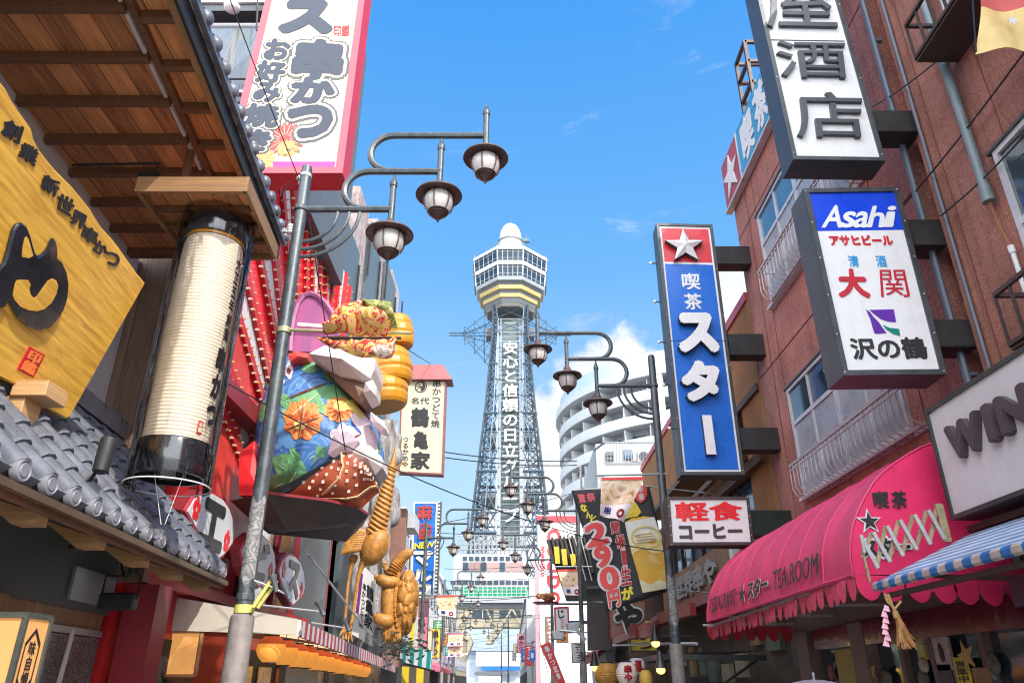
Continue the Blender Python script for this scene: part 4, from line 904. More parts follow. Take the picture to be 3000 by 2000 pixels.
# gables behind the plaques
for yc in (9.35,10.85):
    MB().prism([V((-4.3,yc-.8,3.3)),V((-4.3,yc+.8,3.3)),V((-4.3,yc+.8,4.3)),V((-4.3,yc,5.0)),V((-4.3,yc-.8,4.3))],(.35,0,0)).build('gable_frame',K['red'],red)
K['plaqueface']=mat('pale plaque face',(.70,.72,.76),.35,0,.08,2,.03); K['plaqueteal']=mat('plaque teal tint',(.40,.62,.62),.4)
def plaque(px,chx,label,XP):
    P=[PX(*p,XP) for p in px]
    t_=thing('blossom_plaque',label,'plaque',(XP,sum(p.y for p in P)/len(P),min(p.z for p in P)))
    cx=sum(p.y for p in P)/len(P); cz=sum(p.z for p in P)/len(P)
    sc_=lambda s:[V((XP,cx+(p.y-cx)*s,cz+(p.z-cz)*s)) for p in P]
    MB().prism([p+V((-.14,0,0)) for p in sc_(1.13)],(.11,0,0)).build('backing',K['darkred'],t_)
    MB().prism([p+V((-.03,0,0)) for p in sc_(1.07)],(.02,0,0)).build('white_rim',K['redpink'],t_)
    MB().prism([p+V((-.01,0,0)) for p in sc_(1.0)],(.012,0,0)).build('face',K['plaqueface'],t_)
    y0,y1=min(p.y for p in P),max(p.y for p in P); z0,z1=min(p.z for p in P),max(p.z for p in P)
    mb=MB(); W,H=y1-y0,z1-z0
    mb.text(chx,[V((XP+.004,y0+W*.26,z1-H*.12)),V((XP+.004,y0+W*.74,z1-H*.12)),V((XP+.004,y0+W*.74,z0+H*.12)),V((XP+.004,y0+W*.26,z0+H*.12))],.01,.05,False,.001); mb.build('lettering',K['frame'],t_)
    mb=MB()
    for u,v in ((.14,.62),(.86,.36)):
        c=V((XP+.002,y0+W*u,z0+H*v))
        for k in range(5):
            a=2*PI*k/5+.3; mb.ell(c+V((.004,cos(a)*.06,sin(a)*.085)),(.006,.046,.06),10,6)
    mb.build('blossom',K['brightred'],t_,True)
plaque(zz2:=[(500+x*.4464,1300+y*.4464) for x,y in ((112,440),(160,360),(215,325),(280,330),(345,370),(385,430),(408,500),(412,590),(405,645),(350,720),(300,755),(250,700),(180,570))],'エ','egg shaped white plaque with a grey character beside the tile roof tip',-3.55)
plaque([(500+x*.4464,1300+y*.4464) for x,y in ((470,700),(500,640),(545,600),(600,600),(650,650),(680,720),(688,800),(680,850),(630,900),(580,930),(540,900),(490,800))],'ビ','egg shaped white plaque half hidden behind the grey lamp pole',-3.55)
plaque([(500+x*.4464,1300+y*.4464) for x,y in ((712,840),(735,770),(775,730),(815,740),(850,780),(875,850),(880,940),(868,985),(805,1050),(790,1040),(745,960))],'ス','egg shaped white plaque farthest along the red front by the dark windows',-3.65)
# dark bay with windows right of the plaques
bay=MB().bb(-5.2,-4.3,12.1,19.5,2.3,5.2).build('dark_bay',K['darkint'],red)
for y in (12.5,13.8,15.1,16.4): MB().bb(-4.28,-4.26,y,y+1.1,2.7,4.6).build('bay_glass',K['glass'],bay)
mb=MB(); 
for y in (12.3,13.7,15.0,16.3,17.6): mb.bar((-4.24,y,2.4),(-4.24,y,5.0),.09)
mb.bar((-4.2,12.0,5.1),(-4.2,19.5,5.1),.2,.3); mb.build('bay_frame',K['darkred'],bay)
MB().prism([V((-4.2,12.4,5.3)),V((-4.2,14.8,5.3)),V((-4.2,14.8,6.4)),V((-4.2,12.4,6.4))],(.3,0,0)).build('red_fascia',K['red'],red)
for yc,zc_ in ((11.0,5.6),): MB().bb(-4.3,-3.7,9.0,12.4,5.0,5.25).build('figure_ledge',K['darkred'],red)
# ---------------------------------------------------------------- giant papier mache figure
fg=thing('festival_figure','giant papier mache seated figure in a blue floral robe on a dark boat shaped stand','statue',(-2.9,10.5,3.7))
YFc=10.5
FCX=-2.98
def cprof(t):   # half widths of the robe over its height
    return None
cl=[(1560,None)]
# silhouette of the robe in the photograph: (row, left, right)
SIL=[(1052,842,925),(1075,822,975),(1110,800,1012),(1160,778,1050),(1210,764,1082),(1260,754,1106),(1310,748,1122),(1350,748,1128),(1390,752,1124),(1425,760,1112),(1452,772,1085),(1470,800,1040)]
def rob(u,t):
    k=t*(len(SIL)-1); i=min(int(k),len(SIL)-2); f=k-i
    y=SIL[i][0]*(1-f)+SIL[i+1][0]*f; l=SIL[i][1]*(1-f)+SIL[i+1][1]*f; r=SIL[i][2]*(1-f)+SIL[i+1][2]*f
    a=PY(l,y,YFc); b=PY(r,y,YFc); c=(a+b)/2; hw=(b.x-a.x)/2
    ang=2*PI*u; return V((c.x+hw*cos(ang),YFc-hw*.82*sin(ang)*1.0+.0,c.z+ .06*sin(ang)*0))
K['robeblue']=blotch('hand painted blue robe paper',[(.16,.34,.18),(.05,.15,.40),(.08,.21,.48),(.04,.13,.38),(.10,.26,.50),(.05,.17,.42),(.24,.42,.32),(.50,.44,.20)],1.7,.5,1.4,2,(1,1,1),'CONSTANT')
rb=MB(); rb.patch(rob,26,16); rb.f.append(tuple(range(0,17*27,17))); rb.mi.append(0); rbo=rb.build('robe',K['robeblue'],fg,True)
def onrobe(px,py,h):      # a point of the robe seen along this sight line
    best=None; r=ray(px,py); r=r/r.y
    lo,hi=YFc-1.6,YFc
    Y=lo
    while Y<hi:
        p=EYEP+r*Y; t=None
        for i in range(len(SIL)-1):
            pa=PY(SIL[i][1],SIL[i][0],YFc); pb=PY(SIL[i+1][1],SIL[i+1][0],YFc)
            if pb.z<=p.z<=pa.z:
                f=(pa.z-p.z)/(pa.z-pb.z); ra=PY(SIL[i][2],SIL[i][0],YFc); rb_=PY(SIL[i+1][2],SIL[i+1][0],YFc)
                xl=pa.x*(1-f)+pb.x*f; xr=ra.x*(1-f)+rb_.x*f; c=(xl+xr)/2; hw=(xr-xl)/2; t=1; break
        if t:
            d=((p.x-c)/hw)**2+((p.y-YFc)/(hw*.82))**2
            if d<=1:
                n=V(((p.x-c)/hw,(p.y-YFc)/hw/.67,.25)).normalized(); return p+n*h
        Y+=.01
    return None
def decal(mb,poly,h):     # a painted shape laid on the robe as a fan of small faces
    cx=sum(p[0] for p in poly)/len(poly); cy=sum(p[1] for p in poly)/len(poly)
    rings=[]
    for s in (1,.75,.5,.25):
        ring=[onrobe(cx+(x-cx)*s,cy+(y-cy)*s,h) for x,y in poly]
        if any(p is None for p in ring): return
        rings.append(ring)
    c=onrobe(cx,cy,h); n=len(poly); b=len(mb.v); mb.v+=[p for r_ in rings for p in r_]+[c]
    for k in range(3):
        for i in range(n): mb.f.append((b+k*n+i,b+k*n+(i+1)%n,b+(k+1)*n+(i+1)%n,b+(k+1)*n+i)); mb.mi.append(0)
    for i in range(n): mb.f.append((b+3*n+i,b+3*n+(i+1)%n,b+4*n)); mb.mi.append(0)
def blob(cx,cy,rx_,ry_,k=5,wv=.14,n=30,rot=0):
    o=[]
    for i in range(n):
        a=2*PI*i/n; r=1+wv*cos(k*a+1); x=cos(a)*rx_*r; y=sin(a)*ry_*r; o.append((cx+x*cos(rot)-y*sin(rot),cy+x*sin(rot)+y*cos(rot)))
    return o
def leaf(x0,y0,x1,y1,wd,n=9):
    o=[]; dx,dy=x1-x0,y1-y0; l=math.hypot(dx,dy); nx,ny_=-dy/l,dx/l
    for i in range(n+1): t=i/n; w_=wd*sin(PI*t)**.8; o.append((x0+dx*t+nx*w_,y0+dy*t+ny_*w_))
    for i in range(n-1,0,-1): t=i/n; w_=wd*sin(PI*t)**.8; o.append((x0+dx*t-nx*w_,y0+dy*t-ny_*w_))
    return o
def dset(name,m,h,polys):
    mb=MB()
    for p in polys: decal(mb,p,h)
    if mb.v: mb.build(name,m,rbo)
K['pgreen']=mat('painted pale green',(.13,.34,.15),.5,0,.3,6); K['porange']=blotch('painted orange flower',[(.62,.12,.02),(.70,.26,.06),(.62,.16,.04)],6,.5,1,3); K['ppink']=mat('painted pale pink',(.78,.62,.66),.5,0,.12,6); K['pyellow']=mat('painted yellow',(.75,.58,.16),.5,0,.2,6); K['pbrown']=mat('painted brown line',(.16,.05,.035),.5); K['pred']=mat('painted red',(.62,.05,.04),.5,0,.2,6)
dset('leaf_painting',K['pgreen'],.008,[leaf(800,1340,900,1400,40),leaf(790,1395,880,1440,30),leaf(940,1085,1010,1120,18),leaf(905,1155,960,1215,16),leaf(1010,1150,1050,1200,14),leaf(770,1280,800,1330,16),leaf(815,1150,860,1200,18),leaf(830,1235,945,1140,34),leaf(915,1140,1010,1160,20),leaf(880,1080,940,1075,16),leaf(975,1125,1005,1175,20),leaf(835,1480-40,905,1385,34),leaf(845,1420,860,1330,20),leaf(780,1440,840,1400,24),leaf(930,1305,950,1340,16),leaf(850,1310,880,1352,13),leaf(765,1240,775,1170,12)])
dset('flower_painting',K['porange'],.012,[blob(888,1230,55,58,9,.09,54),blob(993,1200,44,36,11,.08,60)])
dset('petal_painting',mat('painted deep orange',(.50,.08,.02),.5,0,.2,6),.0145,[leaf(888,1238,888+52*cos(a),1238+50*sin(a),5) for a in [k*2*PI/9+.2 for k in range(9)]]+[leaf(993,1203,993+40*cos(a),1203+32*sin(a),3) for a in [k*2*PI/11 for k in range(11)]])
dset('blossom_painting',K['ppink'],.012,[blob(1015,1330,40,30,4,.2),blob(1085,1290,20,40,3,.2,rot=-.4),blob(820,1120,14,20,5,.15),blob(775,1330,12,30,4,.2),blob(1000,1285,32,40,5,.14),blob(1030,1300,45,45,4,.2),blob(848,1088,11,22,4,.1),blob(765,1245,14,24,5,.15),blob(1060,1240,22,44,3,.2,rot=-.5)])
dset('flower_heart',K['pyellow'],.016,[blob(1000,1190,24,16,9,.08),blob(880,1246,18,13,5,.12),blob(1040,1195,16,34,3,.2,rot=-.7)])
dset('flower_line',K['pbrown'],.020,[leaf(836,1262,940,1222,3),leaf(890,1180,875,1290,2.5),leaf(846,1078,850,1098,6),leaf(833,1172,970,1118,3),leaf(1005,1300,1060,1270,4),leaf(1090,1210,1112,1290,6),leaf(1030,1165,1085,1235,4)])
dset('gold_painting',mat('painted tan',(.62,.36,.20),.5,0,.25,6),.010,[leaf(1085,1215,1112,1330,18),leaf(1000,1110,1080,1200,15)])
dset('vein_painting',mat('painted cream line',(.75,.72,.45),.5),.014,[leaf(850,1430,895,1395,2.5),leaf(838,1440,870,1380,2.5),leaf(850,1222,935,1150,2.5),leaf(800,1432,840,1412,2)])
# hem and trousers
def shp(name,pts,y0,dep,m,sm=False): return MB().prism([PY(x,y,y0) for x,y in pts],(0,dep,0)).build(name,m,fg,sm)
shp('hem',[(790,1448),(880,1395),(1005,1325),(1018,1330),(900,1410),(800,1462)],YFc-1.02,.5,K['black'])
tr=MB(); 
def tro(u,t):
    P=[((800,1455),(850,1462)),((880,1404),(960,1478)),((960,1352),(1060,1488)),((1015,1322),(1100,1450)),((1060,1350),(1112,1440)),((1085,1385),(1110,1425))]
    k=u*(len(P)-1); i=min(int(k),len(P)-2); f=k-i; a=PY(*[P[i][0][j]*(1-f)+P[i+1][0][j]*f for j in (0,1)],YFc-.88); b=PY(*[P[i][1][j]*(1-f)+P[i+1][1][j]*f for j in (0,1)],YFc-.88)
    p=a.lerp(b,t); p.y-=.38*sin(PI*t)*min(1,u*3); return p
tr.patch(tro,20,10)
tro_=tr.build('trousers',mat('painted brick red trousers',(.34,.07,.03),.5,0,.25,5),fg,True)
mb=MB()
for i in range(4,20):
    for j in range(1,7):
        if (i+j)%2==0:
            c=tro(i/20,j/8); c2=tro(i/20+.012,j/8+.05); d=V((0,-.012,0)); w_=.028; mb.box(c+d,(.035,.004,.04)); 
mb.build('diamond_pattern',mat('painted cream diamond',(.70,.50,.42),.5),tro_)
mb=MB(); 
for u0,u1,t0,t1 in ((.1,.95,.85,.92),(.25,.5,.75,.4),(.5,.55,.4,.1)):
    for k in range(10):
        a=tro(u0+(u1-u0)*k/10,t0+(t1-t0)*k/10); b=tro(u0+(u1-u0)*(k+1)/10,t0+(t1-t0)*(k+1)/10); mb.bar(a+V((0,-.012,0)),b+V((0,-.012,0)),.012,.11,V((0,1,0)))
mb.build('gold_band',K['flgold'],tro_)
# boat shaped stand
st=MB(); top=[PY(x,y,YFc-.9) for x,y in ((780,1470),(1080,1478))]
deck=[V((-3.75,9.8,3.80)),V((-3.1,9.25,3.76)),V((-2.35,9.3,3.68)),V((-2.02,9.6,3.66)),V((-1.95,10.1,3.66)),V((-2.2,11.0,3.70)),V((-3.75,11.2,3.82))]
bot=[V((-3.6,10.0,3.66)),V((-2.9,9.65,3.38)),V((-2.5,9.7,3.42)),V((-2.2,9.85,3.52)),V((-2.1,10.15,3.54)),V((-2.4,10.9,3.45)),V((-3.6,11.1,3.6))]
n=len(deck); st.add(deck+bot,[tuple(range(n)),tuple(range(n,2*n))]+[(i,(i+1)%n,n+(i+1)%n,n+i) for i in range(n)])
st.build('boat_stand',mat('dark brown paper stand',(.055,.042,.038),.5,0,.3,4,.2),fg)
mb=MB(); mb.prism([p+V((0,.02,.004)) for p in deck[1:5]]+[V((-2.6,10,3.70)),V((-3.1,10,3.73))],(0,0,.035)); mb.build('stand_trim',K['darkred'],fg)
# sleeves and fists: facetted white paper
K['wpaper']=mat('white lantern paper',(.62,.56,.54),.55,0,.12,3,.1,20)
def fac(name,pts,y0,dep,m=None,mid=None,bul=.25):
    P=[PY(x,y,y0) for x,y in pts]; c=PY(*(mid or (sum(p[0] for p in pts)/len(pts),sum(p[1] for p in pts)/len(pts))),y0-bul); n=len(P)
    mb=MB(); mb.add(P+[c]+[p+V((0,dep,0)) for p in P],[(i,(i+1)%n,n) for i in range(n)]+[(i,(i+1)%n,n+1+(i+1)%n,n+1+i) for i in range(n)]); return mb.build(name,m or K['wpaper'],fg)
fac('sleeve',[(905,1035),(950,1012),(1000,1020),(1060,1040),(1100,1050),(1098,1080),(1085,1108),(1060,1112),(995,1098),(955,1075)],YFc-.75,.7,None,(1000,1050),.3)
fac('sleeve_shade',[(955,1085),(1060,1112),(1082,1118),(1085,1160),(1060,1182),(1020,1150),(985,1118)],YFc-.6,.5,mat('brown shaded sleeve underside',(.24,.14,.10),.6),(1040,1130),.1)  # shade under the white sleeve, put in as a brown colour
fac('fist',[(1070,1120),(1092,1112),(1104,1135),(1102,1160),(1078,1172),(1064,1150)],YFc-.8,.35,None,None,.15)
fac('fist',[(1032,1322),(1055,1300),(1085,1305),(1118,1338),(1120,1368),(1100,1390),(1070,1390),(1040,1372),(1030,1350)],YFc-.95,.5,None,(1075,1340),.3)
fac('knee_fold',[(960,1330),(975,1275),(1020,1262),(1050,1290),(1032,1322),(985,1345)],YFc-.85,.4,K['ppink'],(1005,1300),.12)
fac('knee_fold',[(1085,1205),(1125,1235),(1130,1255),(1118,1258),(1085,1232)],YFc-.6,.3,K['ppink'],None,.1)
# red shoulder knot, pink painted hat standing behind
fac('shoulder_band',[(845,1042),(862,1028),(905,1035),(900,1048),(850,1060)],YFc-.6,.4,K['pred'],None,.05)
hat=[(850,1030),(852,985),(860,930),(872,890),(890,866),(910,860),(932,868),(955,890),(972,915),(985,945),(975,1030)]
MB().prism([PY(x,y,11.0) for x,y in hat],(0,.35,0)).build('hat',blotch('painted pink and violet hat',[(.42,.09,.20),(.36,.08,.22),(.25,.08,.22),(.46,.14,.23)],1.5,.5,.3,4,(3,3,.3)),fg)
mb=MB(); mb.tube([PY(x,y,10.98) for x,y in hat[:-1]],.05,6); mb.build('hat_rim',mat('violet hat rim',(.30,.10,.22),.5),fg)
mb=MB(); mb.bar(PY(872,950,10.9),PY(965,957,10.9),.03,.06); mb.build('hat_band',K['whitepaint'],fg)
rx('side_board',K['pred'],9.55,10.3,3.9,6.2,-4.2,-3.95)
fac('red_side',[(700,1330),(745,1290),(752,1400),(765,1450),(700,1450)],YFc-.5,.5,K['brightred'],None,.05)
# golden barrels held aloft
gbn=thing('golden_barrels','stack of ribbed golden rice barrels beside the giant figure','ornament',(-1.95,11,5.6))
for k,(px,py,w_,hh) in enumerate(((1172,975,50,62),(1152,1080,74,68),(1137,1143,74,70))):
    c=PY(px-(16 if k else 8),py,11.0); s=11.0/1990
    prof=[]
    nR=3
    for i in range(nR*4+1):
        t=i/(nR*4); z=(t-.5)*hh*s*1.5; r=(w_*s)*(0.72+.28*sin(PI*(.15+.7*t)))*(1-.05*(i%4==0)); prof.append((max(.02,r),z))
    MB().lathe([(.01,prof[0][1])]+prof+[(.01,prof[-1][1])],c,20,Matrix.Rotation(R(-10),3,'Y')).build('barrel',K['goldlant'],gbn)
mb=MB(); mb.tube([PY(1110,1180,11),PY(1110,1050,11.0)],.03,6); mb.tube([PY(1110,1100,11),PY(1000,1090,10.4)],.03,5); mb.build('holding_rod',K['black'],gbn)
# ================================================================ RIGHT: red stone chip coffee shop building and its neighbour
XR=4.3
cb=thing('coffee_shop_building','red brown stone chip building with railed windows above the pink awning','building',(XR+.5,9.2,0))
MB().bb(XR,XR+6,6.5,11.9,2.6,10.95).build('wall',K['brick'],cb)
mb=MB()
for z in (6.38,3.75,9.2): mb.bb(XR-.003,XR+.01,6.5,11.9,z-.012,z+.012)
for y in (11.25,10.85,9.25,7.3): mb.bb(XR-.003,XR+.01,y-.008,y+.008,3.0,9.9)
mb.build('wall_joint',mat('dark joint',(.07,.02,.015),.8),cb)
def window(par,y0,y1,z0,z1,X=XR,tr=.66,pn=4,gl=None,fr=None):
    fr=fr or K['alu']; w_=MB(); t=.055
    w_.bb(X-.05,X+.02,y0,y1,z0,z0+t); w_.bb(X-.05,X+.02,y0,y1,z1-t,z1)
    w_.bb(X-.05,X+.02,y0,y0+t,z0+t,z1-t); w_.bb(X-.05,X+.02,y1-t,y1,z0+t,z1-t)
    wo=w_.build('window_frame',fr,par); zt=z0+(z1-z0)*tr
    mb=MB(); mb.bb(X-.045,X+.0,y0+t,y1-t,zt-.03,zt+.03)
    for i in range(1,pn):
        y=y0+(y1-y0)*i/pn; wd=.05 if i*2==pn else .025; mb.bb(X-.04,X,y-wd,y+wd,z0+t,zt-.03); mb.bb(X-.04,X,y-wd,y+wd,zt+.03,z1-t)
    mb.build('sash',fr,wo)
    for i in range(pn):
        a=y0+(y1-y0)*i/pn; b=y0+(y1-y0)*(i+1)/pn
        MB().bb(X-.02,X-.008,a+.02,b-.02,zt,z1-t).build('pane',gl or K['glassblue'],wo); MB().bb(X-.024,X-.012,a+.02,b-.02,z0+t,zt).build('pane',K['frosted'],wo)
    MB().bb(X-.07,X+.02,y0-.06,y1+.06,z1+.002,z1+.03).build('drip_hood',K['frame'],wo); MB().bb(X-.10,X+.02,y0-.05,y1+.05,z0-.05,z0-.002).build('sill',fr,wo)
    return wo
window(cb,7.55,10.75,7.2,8.95); window(cb,7.55,10.72,4.05,5.72,gl=K['glass'])
def bowrail(par,y0,y1,z0,z1,X=XR,m=None,name='railing'):
    m=m or K['rail']; mb=MB(); Xo=X-.27
    mb.bar((Xo,y0,z1),(Xo,y1,z1),.035); mb.bar((X-.13,y0,z0),(X-.13,y1,z0),.03); mb.bar((Xo,y0,z1-.07),(Xo,y1,z1-.07),.02); mb.bar((X-.02,y0,z0),(X-.02,y1,z0),.03)
    n=int((y1-y0)/.13)
    for i in range(n+1):
        y=y0+(y1-y0)*i/n; mb.tube([(Xo,y,z1),(Xo,y,z0+.14),(Xo+.05,y,z0+.04),(X-.13,y,z0),(X-.02,y,z0)],.011,5)
    for y in (y0,y1): mb.bar((X,y,z1),(Xo,y,z1),.03)
    return mb.build(name,m,par)
bowrail(cb,7.15,10.5,7.17,7.68); bowrail(cb,7.15,10.5,3.98,4.45)
# rooftop sign
rs=thing('rooftop_sign','long rooftop sign band, red with a white star then blue with white lettering','sign',(4.25,10,9.9))
z0,z1=9.92,10.98
MB().bb(4.20,4.27,10.98,12.0,z0,z1).build('red_panel',mat('faded red panel',(.36,.05,.06),.5,0,.15,2,.05,streak=.2),rs)
MB().bb(4.20,4.27,6.6,10.97,z0,z1).build('blue_panel',mat('faded blue panel',(.05,.26,.44),.5,0,.15,2,.05,streak=.2),rs)
K['wl']=K['whitepaint']
MB().prism(star((4.196,11.5,10.43),.46,(-1,0,0),(0,0,1)),(-.02,0,0)).build('star',K['wl'],rs)
mb=MB()
for c,ya in (('喫',10.72),('茶',9.95)): mb.text(c,[V((4.198,ya,z1-.10)),V((4.198,ya-.62,z1-.10)),V((4.198,ya-.62,z0+.12)),V((4.198,ya,z0+.12))],.01,.04,False,.002)
mb.build('lettering',K['wl'],rs)
mb=MB(); mb.bb(4.16,4.29,6.6,12.02,z0-.05,z0-.005); mb.bb(4.18,4.29,10.965,10.985,z0,z1); mb.build('trim',K['alu'],rs)
rt=thing('rooftop_lattice','small brown rooftop lattice frame above the star sign','frame',(4.6,10.5,11))
mb=MB()
for y in (10.2,10.75):
    for x in (4.35,4.9): mb.bar((x,y,10.95),(x,y,12.5),.06)
for z in (11.5,12.0,12.48): mb.bar((4.35,10.2,z),(4.35,10.75,z),.06); mb.bar((4.35,10.2,z),(4.9,10.2,z),.06); mb.bar((4.35,10.75,z),(4.9,10.75,z),.06)
mb.build('bars',K['raildark'],rt)
# near building
nb=thing('brown_building','brown stone chip building at the right edge with drain pipe, guarded windows and cables','building',(4.6,3,0))
MB().bb(XR,XR+6,-1,6.22,2.2,10.3).build('wall',K['brick2'],nb)
MB().bb(XR+.2,XR+6,6.2,6.52,0,10.2).build('recess',mat('dark recess',(.09,.035,.025),.8,0,.3,3,.2),nb)
mb=MB()
for y in (5.95,5.1,4.1): mb.bb(XR-.003,XR+.01,y-.008,y+.008,2.5,10.3)
mb.build('wall_joint',mat('reddish joint',(.16,.05,.035),.8),nb)
mb=MB(); mb.tube([(4.22,6.36,2.5),(4.22,6.36,10.2)],.035,8)
for z in (4.2,5.6,7,8.4,9.8): mb.bar((4.22,6.36,z),(4.32,6.36,z),.05,.03)
mb.build('drain_pipe',mat('slate blue drain pipe',(.09,.11,.15),.45),nb,True)
mb=MB(); mb.tube([(4.26,6.08,2.5),(4.26,6.08,10.2)],.02,6); mb.build('conduit',mat('slate conduit',(.10,.11,.14),.5),nb,True)
mb=MB(); mb.tube([(4.22,5.41,5.62),(4.22,5.41,10.2)],.043,10); mb.tube([(4.22,5.41,5.46),(4.22,5.41,5.62)],.055,10); mb.build('drain_pipe',K['pipe'],nb,True)
mb=MB(); mb.tube([(4.22,5.41,5.46),(4.23,5.40,5.2),(4.24,5.36,4.95)],.014,6); mb.build('copper_pipe',mat('copper pipe',(.30,.12,.06),.4,.4),nb,True)
mb=MB(); mb.tube([(4.24,5.36,4.95),(4.25,5.37,3.5)],.02,8); mb.tube([(4.24,5.36,4.9),(4.24,5.36,4.97)],.027,8); mb.tube([(4.25,5.36,4.62),(4.25,5.36,4.66)],.026,8); mb.build('white_pipe',K['whitepaint'],nb,True)
window(nb,2.6,5.24,4.35,5.86,XR,.5,2,K['glass']); window(nb,2.6,5.24,7.3,8.9,XR,.5,2,K['glassblue'])
for z0,z1,Xo,ye in ((7.07,7.5,3.9,5.33),(4.05,4.5,3.98,5.37)):
    mb=MB()
    for z in (z0,z1): mb.bar((Xo,2.5,z),(Xo,ye,z),.035); mb.bar((Xo,ye,z),(XR,ye,z),.035)
    for i in range(16): y=ye-.19*i; mb.bar((Xo,y,z0),(Xo,y,z1),.02)
    mb.bar((Xo+.15,ye,z0),(Xo+.15,ye,z1),.02); mb.bar((Xo+.13,2.5,z0),(Xo+.13,ye,z0),.03); mb.bar((Xo+.26,2.5,z0),(Xo+.26,ye,z0),.03)
    mb.bb(Xo,XR,2.5,ye,z0-.05,z0-.02); mb.build('window_guard',K['raildark'],nb)
for k,(a,b) in enumerate((((2556,314),(2762,165)),((2640,610),(3000,155)),((2757,632),(3000,398)))):
    A=PX(*a,4.21); B=PX(*b,4.21); mb=MB(); mb.tube([A.lerp(B,t/6)-V((0,0,.03*sin(PI*t/6))) for t in range(7)],.009,5)
    tag(mb.build('facade_cable',K['black']),('black cable sagging up to the dark window guard','black cable running steeply across the drain pipe to the flag','black cable clipped below the drain pipe foot')[k],'cable')
fl=thing('flag','faded red and yellow cloth flag with a white star at the top right','flag',(3.6,4.0,5.8))
mb=MB(); c=[PY(*p,4.0) for p in ((2872,-130),(3090,-130),(3090,140),(2864,152))]
def fw(t0,t1): return lambda u,t:(lambda q:q+V((0,.03*sin(q.x*14+q.z*3),0)))(((c[0].lerp(c[1],u)).lerp(c[3].lerp(c[2],u),t0+(t1-t0)*t)))
MB().patch(fw(0,.58),12,6).build('red_cloth',mat('faded red cloth',(.50,.10,.10),.8,0,.15,6,.2),fl,True); MB().patch(fw(.58,1),12,6).build('yellow_cloth',mat('faded yellow cloth',(.66,.50,.22),.8,0,.15,6,.2),fl,True)
p=PY(2968,60,3.96); MB().prism(star(p,.045,(0,-1,0),(0,0,1),8,.5),(0,.004,0)).build('star',K['whitepaint'],fl)
mb=MB(); mb.tube([c[0]+V((-.02,0,.3)),c[0].lerp(c[3],1)+V((-.01,0,.0))],.006,5); mb.build('cord',K['black'],fl)
# ---------------------------------------------------------------- projecting box signs
def boxsign(label,px,Y,depth,fw_,facem,framem=None,sidem=None,name='box_sign',up=0,group=None):
    q=[PY(*p,Y) for p in px]
    if up:
        a=(q[0]-q[3]).normalized()*up; b=(q[1]-q[2]).normalized()*up; q[0]+=a; q[1]+=b
    t_=thing(name,label,'sign',(q[3].x,Y,q[3].z),group); framem=framem or K['frame']
    o=inset(q,-fw_)
    MB().slab(off(o,-.006),depth).build('housing',sidem or framem,t_)
    bo=MB()
    for u_,v_ in [(.02,k/5) for k in range(6)]+[(.98,k/5) for k in range(6)]:
        p_=sub(off(o,.021),u_*.999,u_,min(.985,max(.015,v_)),v_)[0]; bo.ell(p_,(.011,.006,.011),6,4)
    bo.build('screw',K['steel'],t_)
    mb=MB(); A=off(o,.02); B=off(q,.02); C_=off(q,-.004); D=off(o,-.004)
    for k in range(4): j=(k+1)%4; mb.quad(A[k],A[j],B[j],B[k]); mb.quad(B[k],B[j],C_[j],C_[k]); mb.quad(D[k],D[j],A[j],A[k])
    mb.build('frame',framem,t_)
    if facem: MB().quad(*q).build('face',facem,t_)
    return t_,q
def txt(t_,Y,items,m,name='lettering',depth=.004,em=False,lift=.003):
    mb=MB()
    for s,pts,bold in items: mb.text(s,[PY(*p,Y) for p in pts],depth,bold,em,lift)
    return mb.build(name,m,t_)
def rect(x0,y0,x1,y1,lean=None):
    d=lambda x,y,Yr:(x-1495)/(3680+y)*Yr
    return [(x0,y0),(x1,y0),(x1+(y1-y0)*(x1-1495)/(3680+y0),y1),(x0+(y1-y0)*(x0-1495)/(3680+y0),y1)]
def bracket(t_,px0,px1,Y,d=.28,m=None):
    a=PY(*px0,Y); b=PY(*px1,Y); mb=MB(); mb.bb(a.x,XR+.02,Y+.03,Y+.03+d,b.z,a.z); return mb.build('bracket',m or mat('dark bracket box',(.035,.035,.038),.4,.3,.2,4,.1,streak=.3),t_,bevel=.006)
YI=6.1
s1,q=boxsign('tall white box sign with thick raised dark characters hung highest on the right wall',((2230,0),(2446,0),(2577,464),(2333,460)),YI,.30,.045,K['white'],up=3.2)
mb=MB()
for c,pts in (('屋',((2222,-70),(2424,-66),(2452,92),(2246,88))),('酒',((2266,127),(2470,131),(2482,236),(2284,232))),('店',((2318,276),(2518,280),(2536,411),(2334,408)))): mb.text(c,[PY(*p,YI) for p in pts],.04,.0,False,.004)
mb.build('lettering',mat('dark grey raised letters',(.05,.06,.072),.45,0,.15,4,.1),s1)
mb=MB(); a=PY(2255,118,YI); b=PY(2474,122,YI); mb.bar(a+V((0,-.004,0)),b+V((0,-.004,0)),.01,.006); mb.build('face_seam',K['frame'],s1)
bracket(s1,(2553,317),(2600,379),YI)
YA_=6.2
s2,q=boxsign('white box sign with a blue top panel advertising beer and sake on the right wall',((2368,567),(2618,563),(2752,1083),(2482,1086)),YA_,.34,.05,K['white'],sidem=mat('grey painted sign side',(.085,.09,.095),.45,.2,.3,3,.1,streak=.45,dirt=(.16,.12,.07)))
MB().slab(off(sub(q,0,1,0,.232),.0025),.002).build('blue_panel',mat('vivid blue acrylic',(.006,.055,.60),.3,0,.04,2,.03),s2)
def slant(x0,y0,x1,y1,s): return [(x0+s,y0),(x1+s,y0),(x1+ (y1-y0)*.23,y1),(x0+(y1-y0)*.23,y1)]
mb=MB()
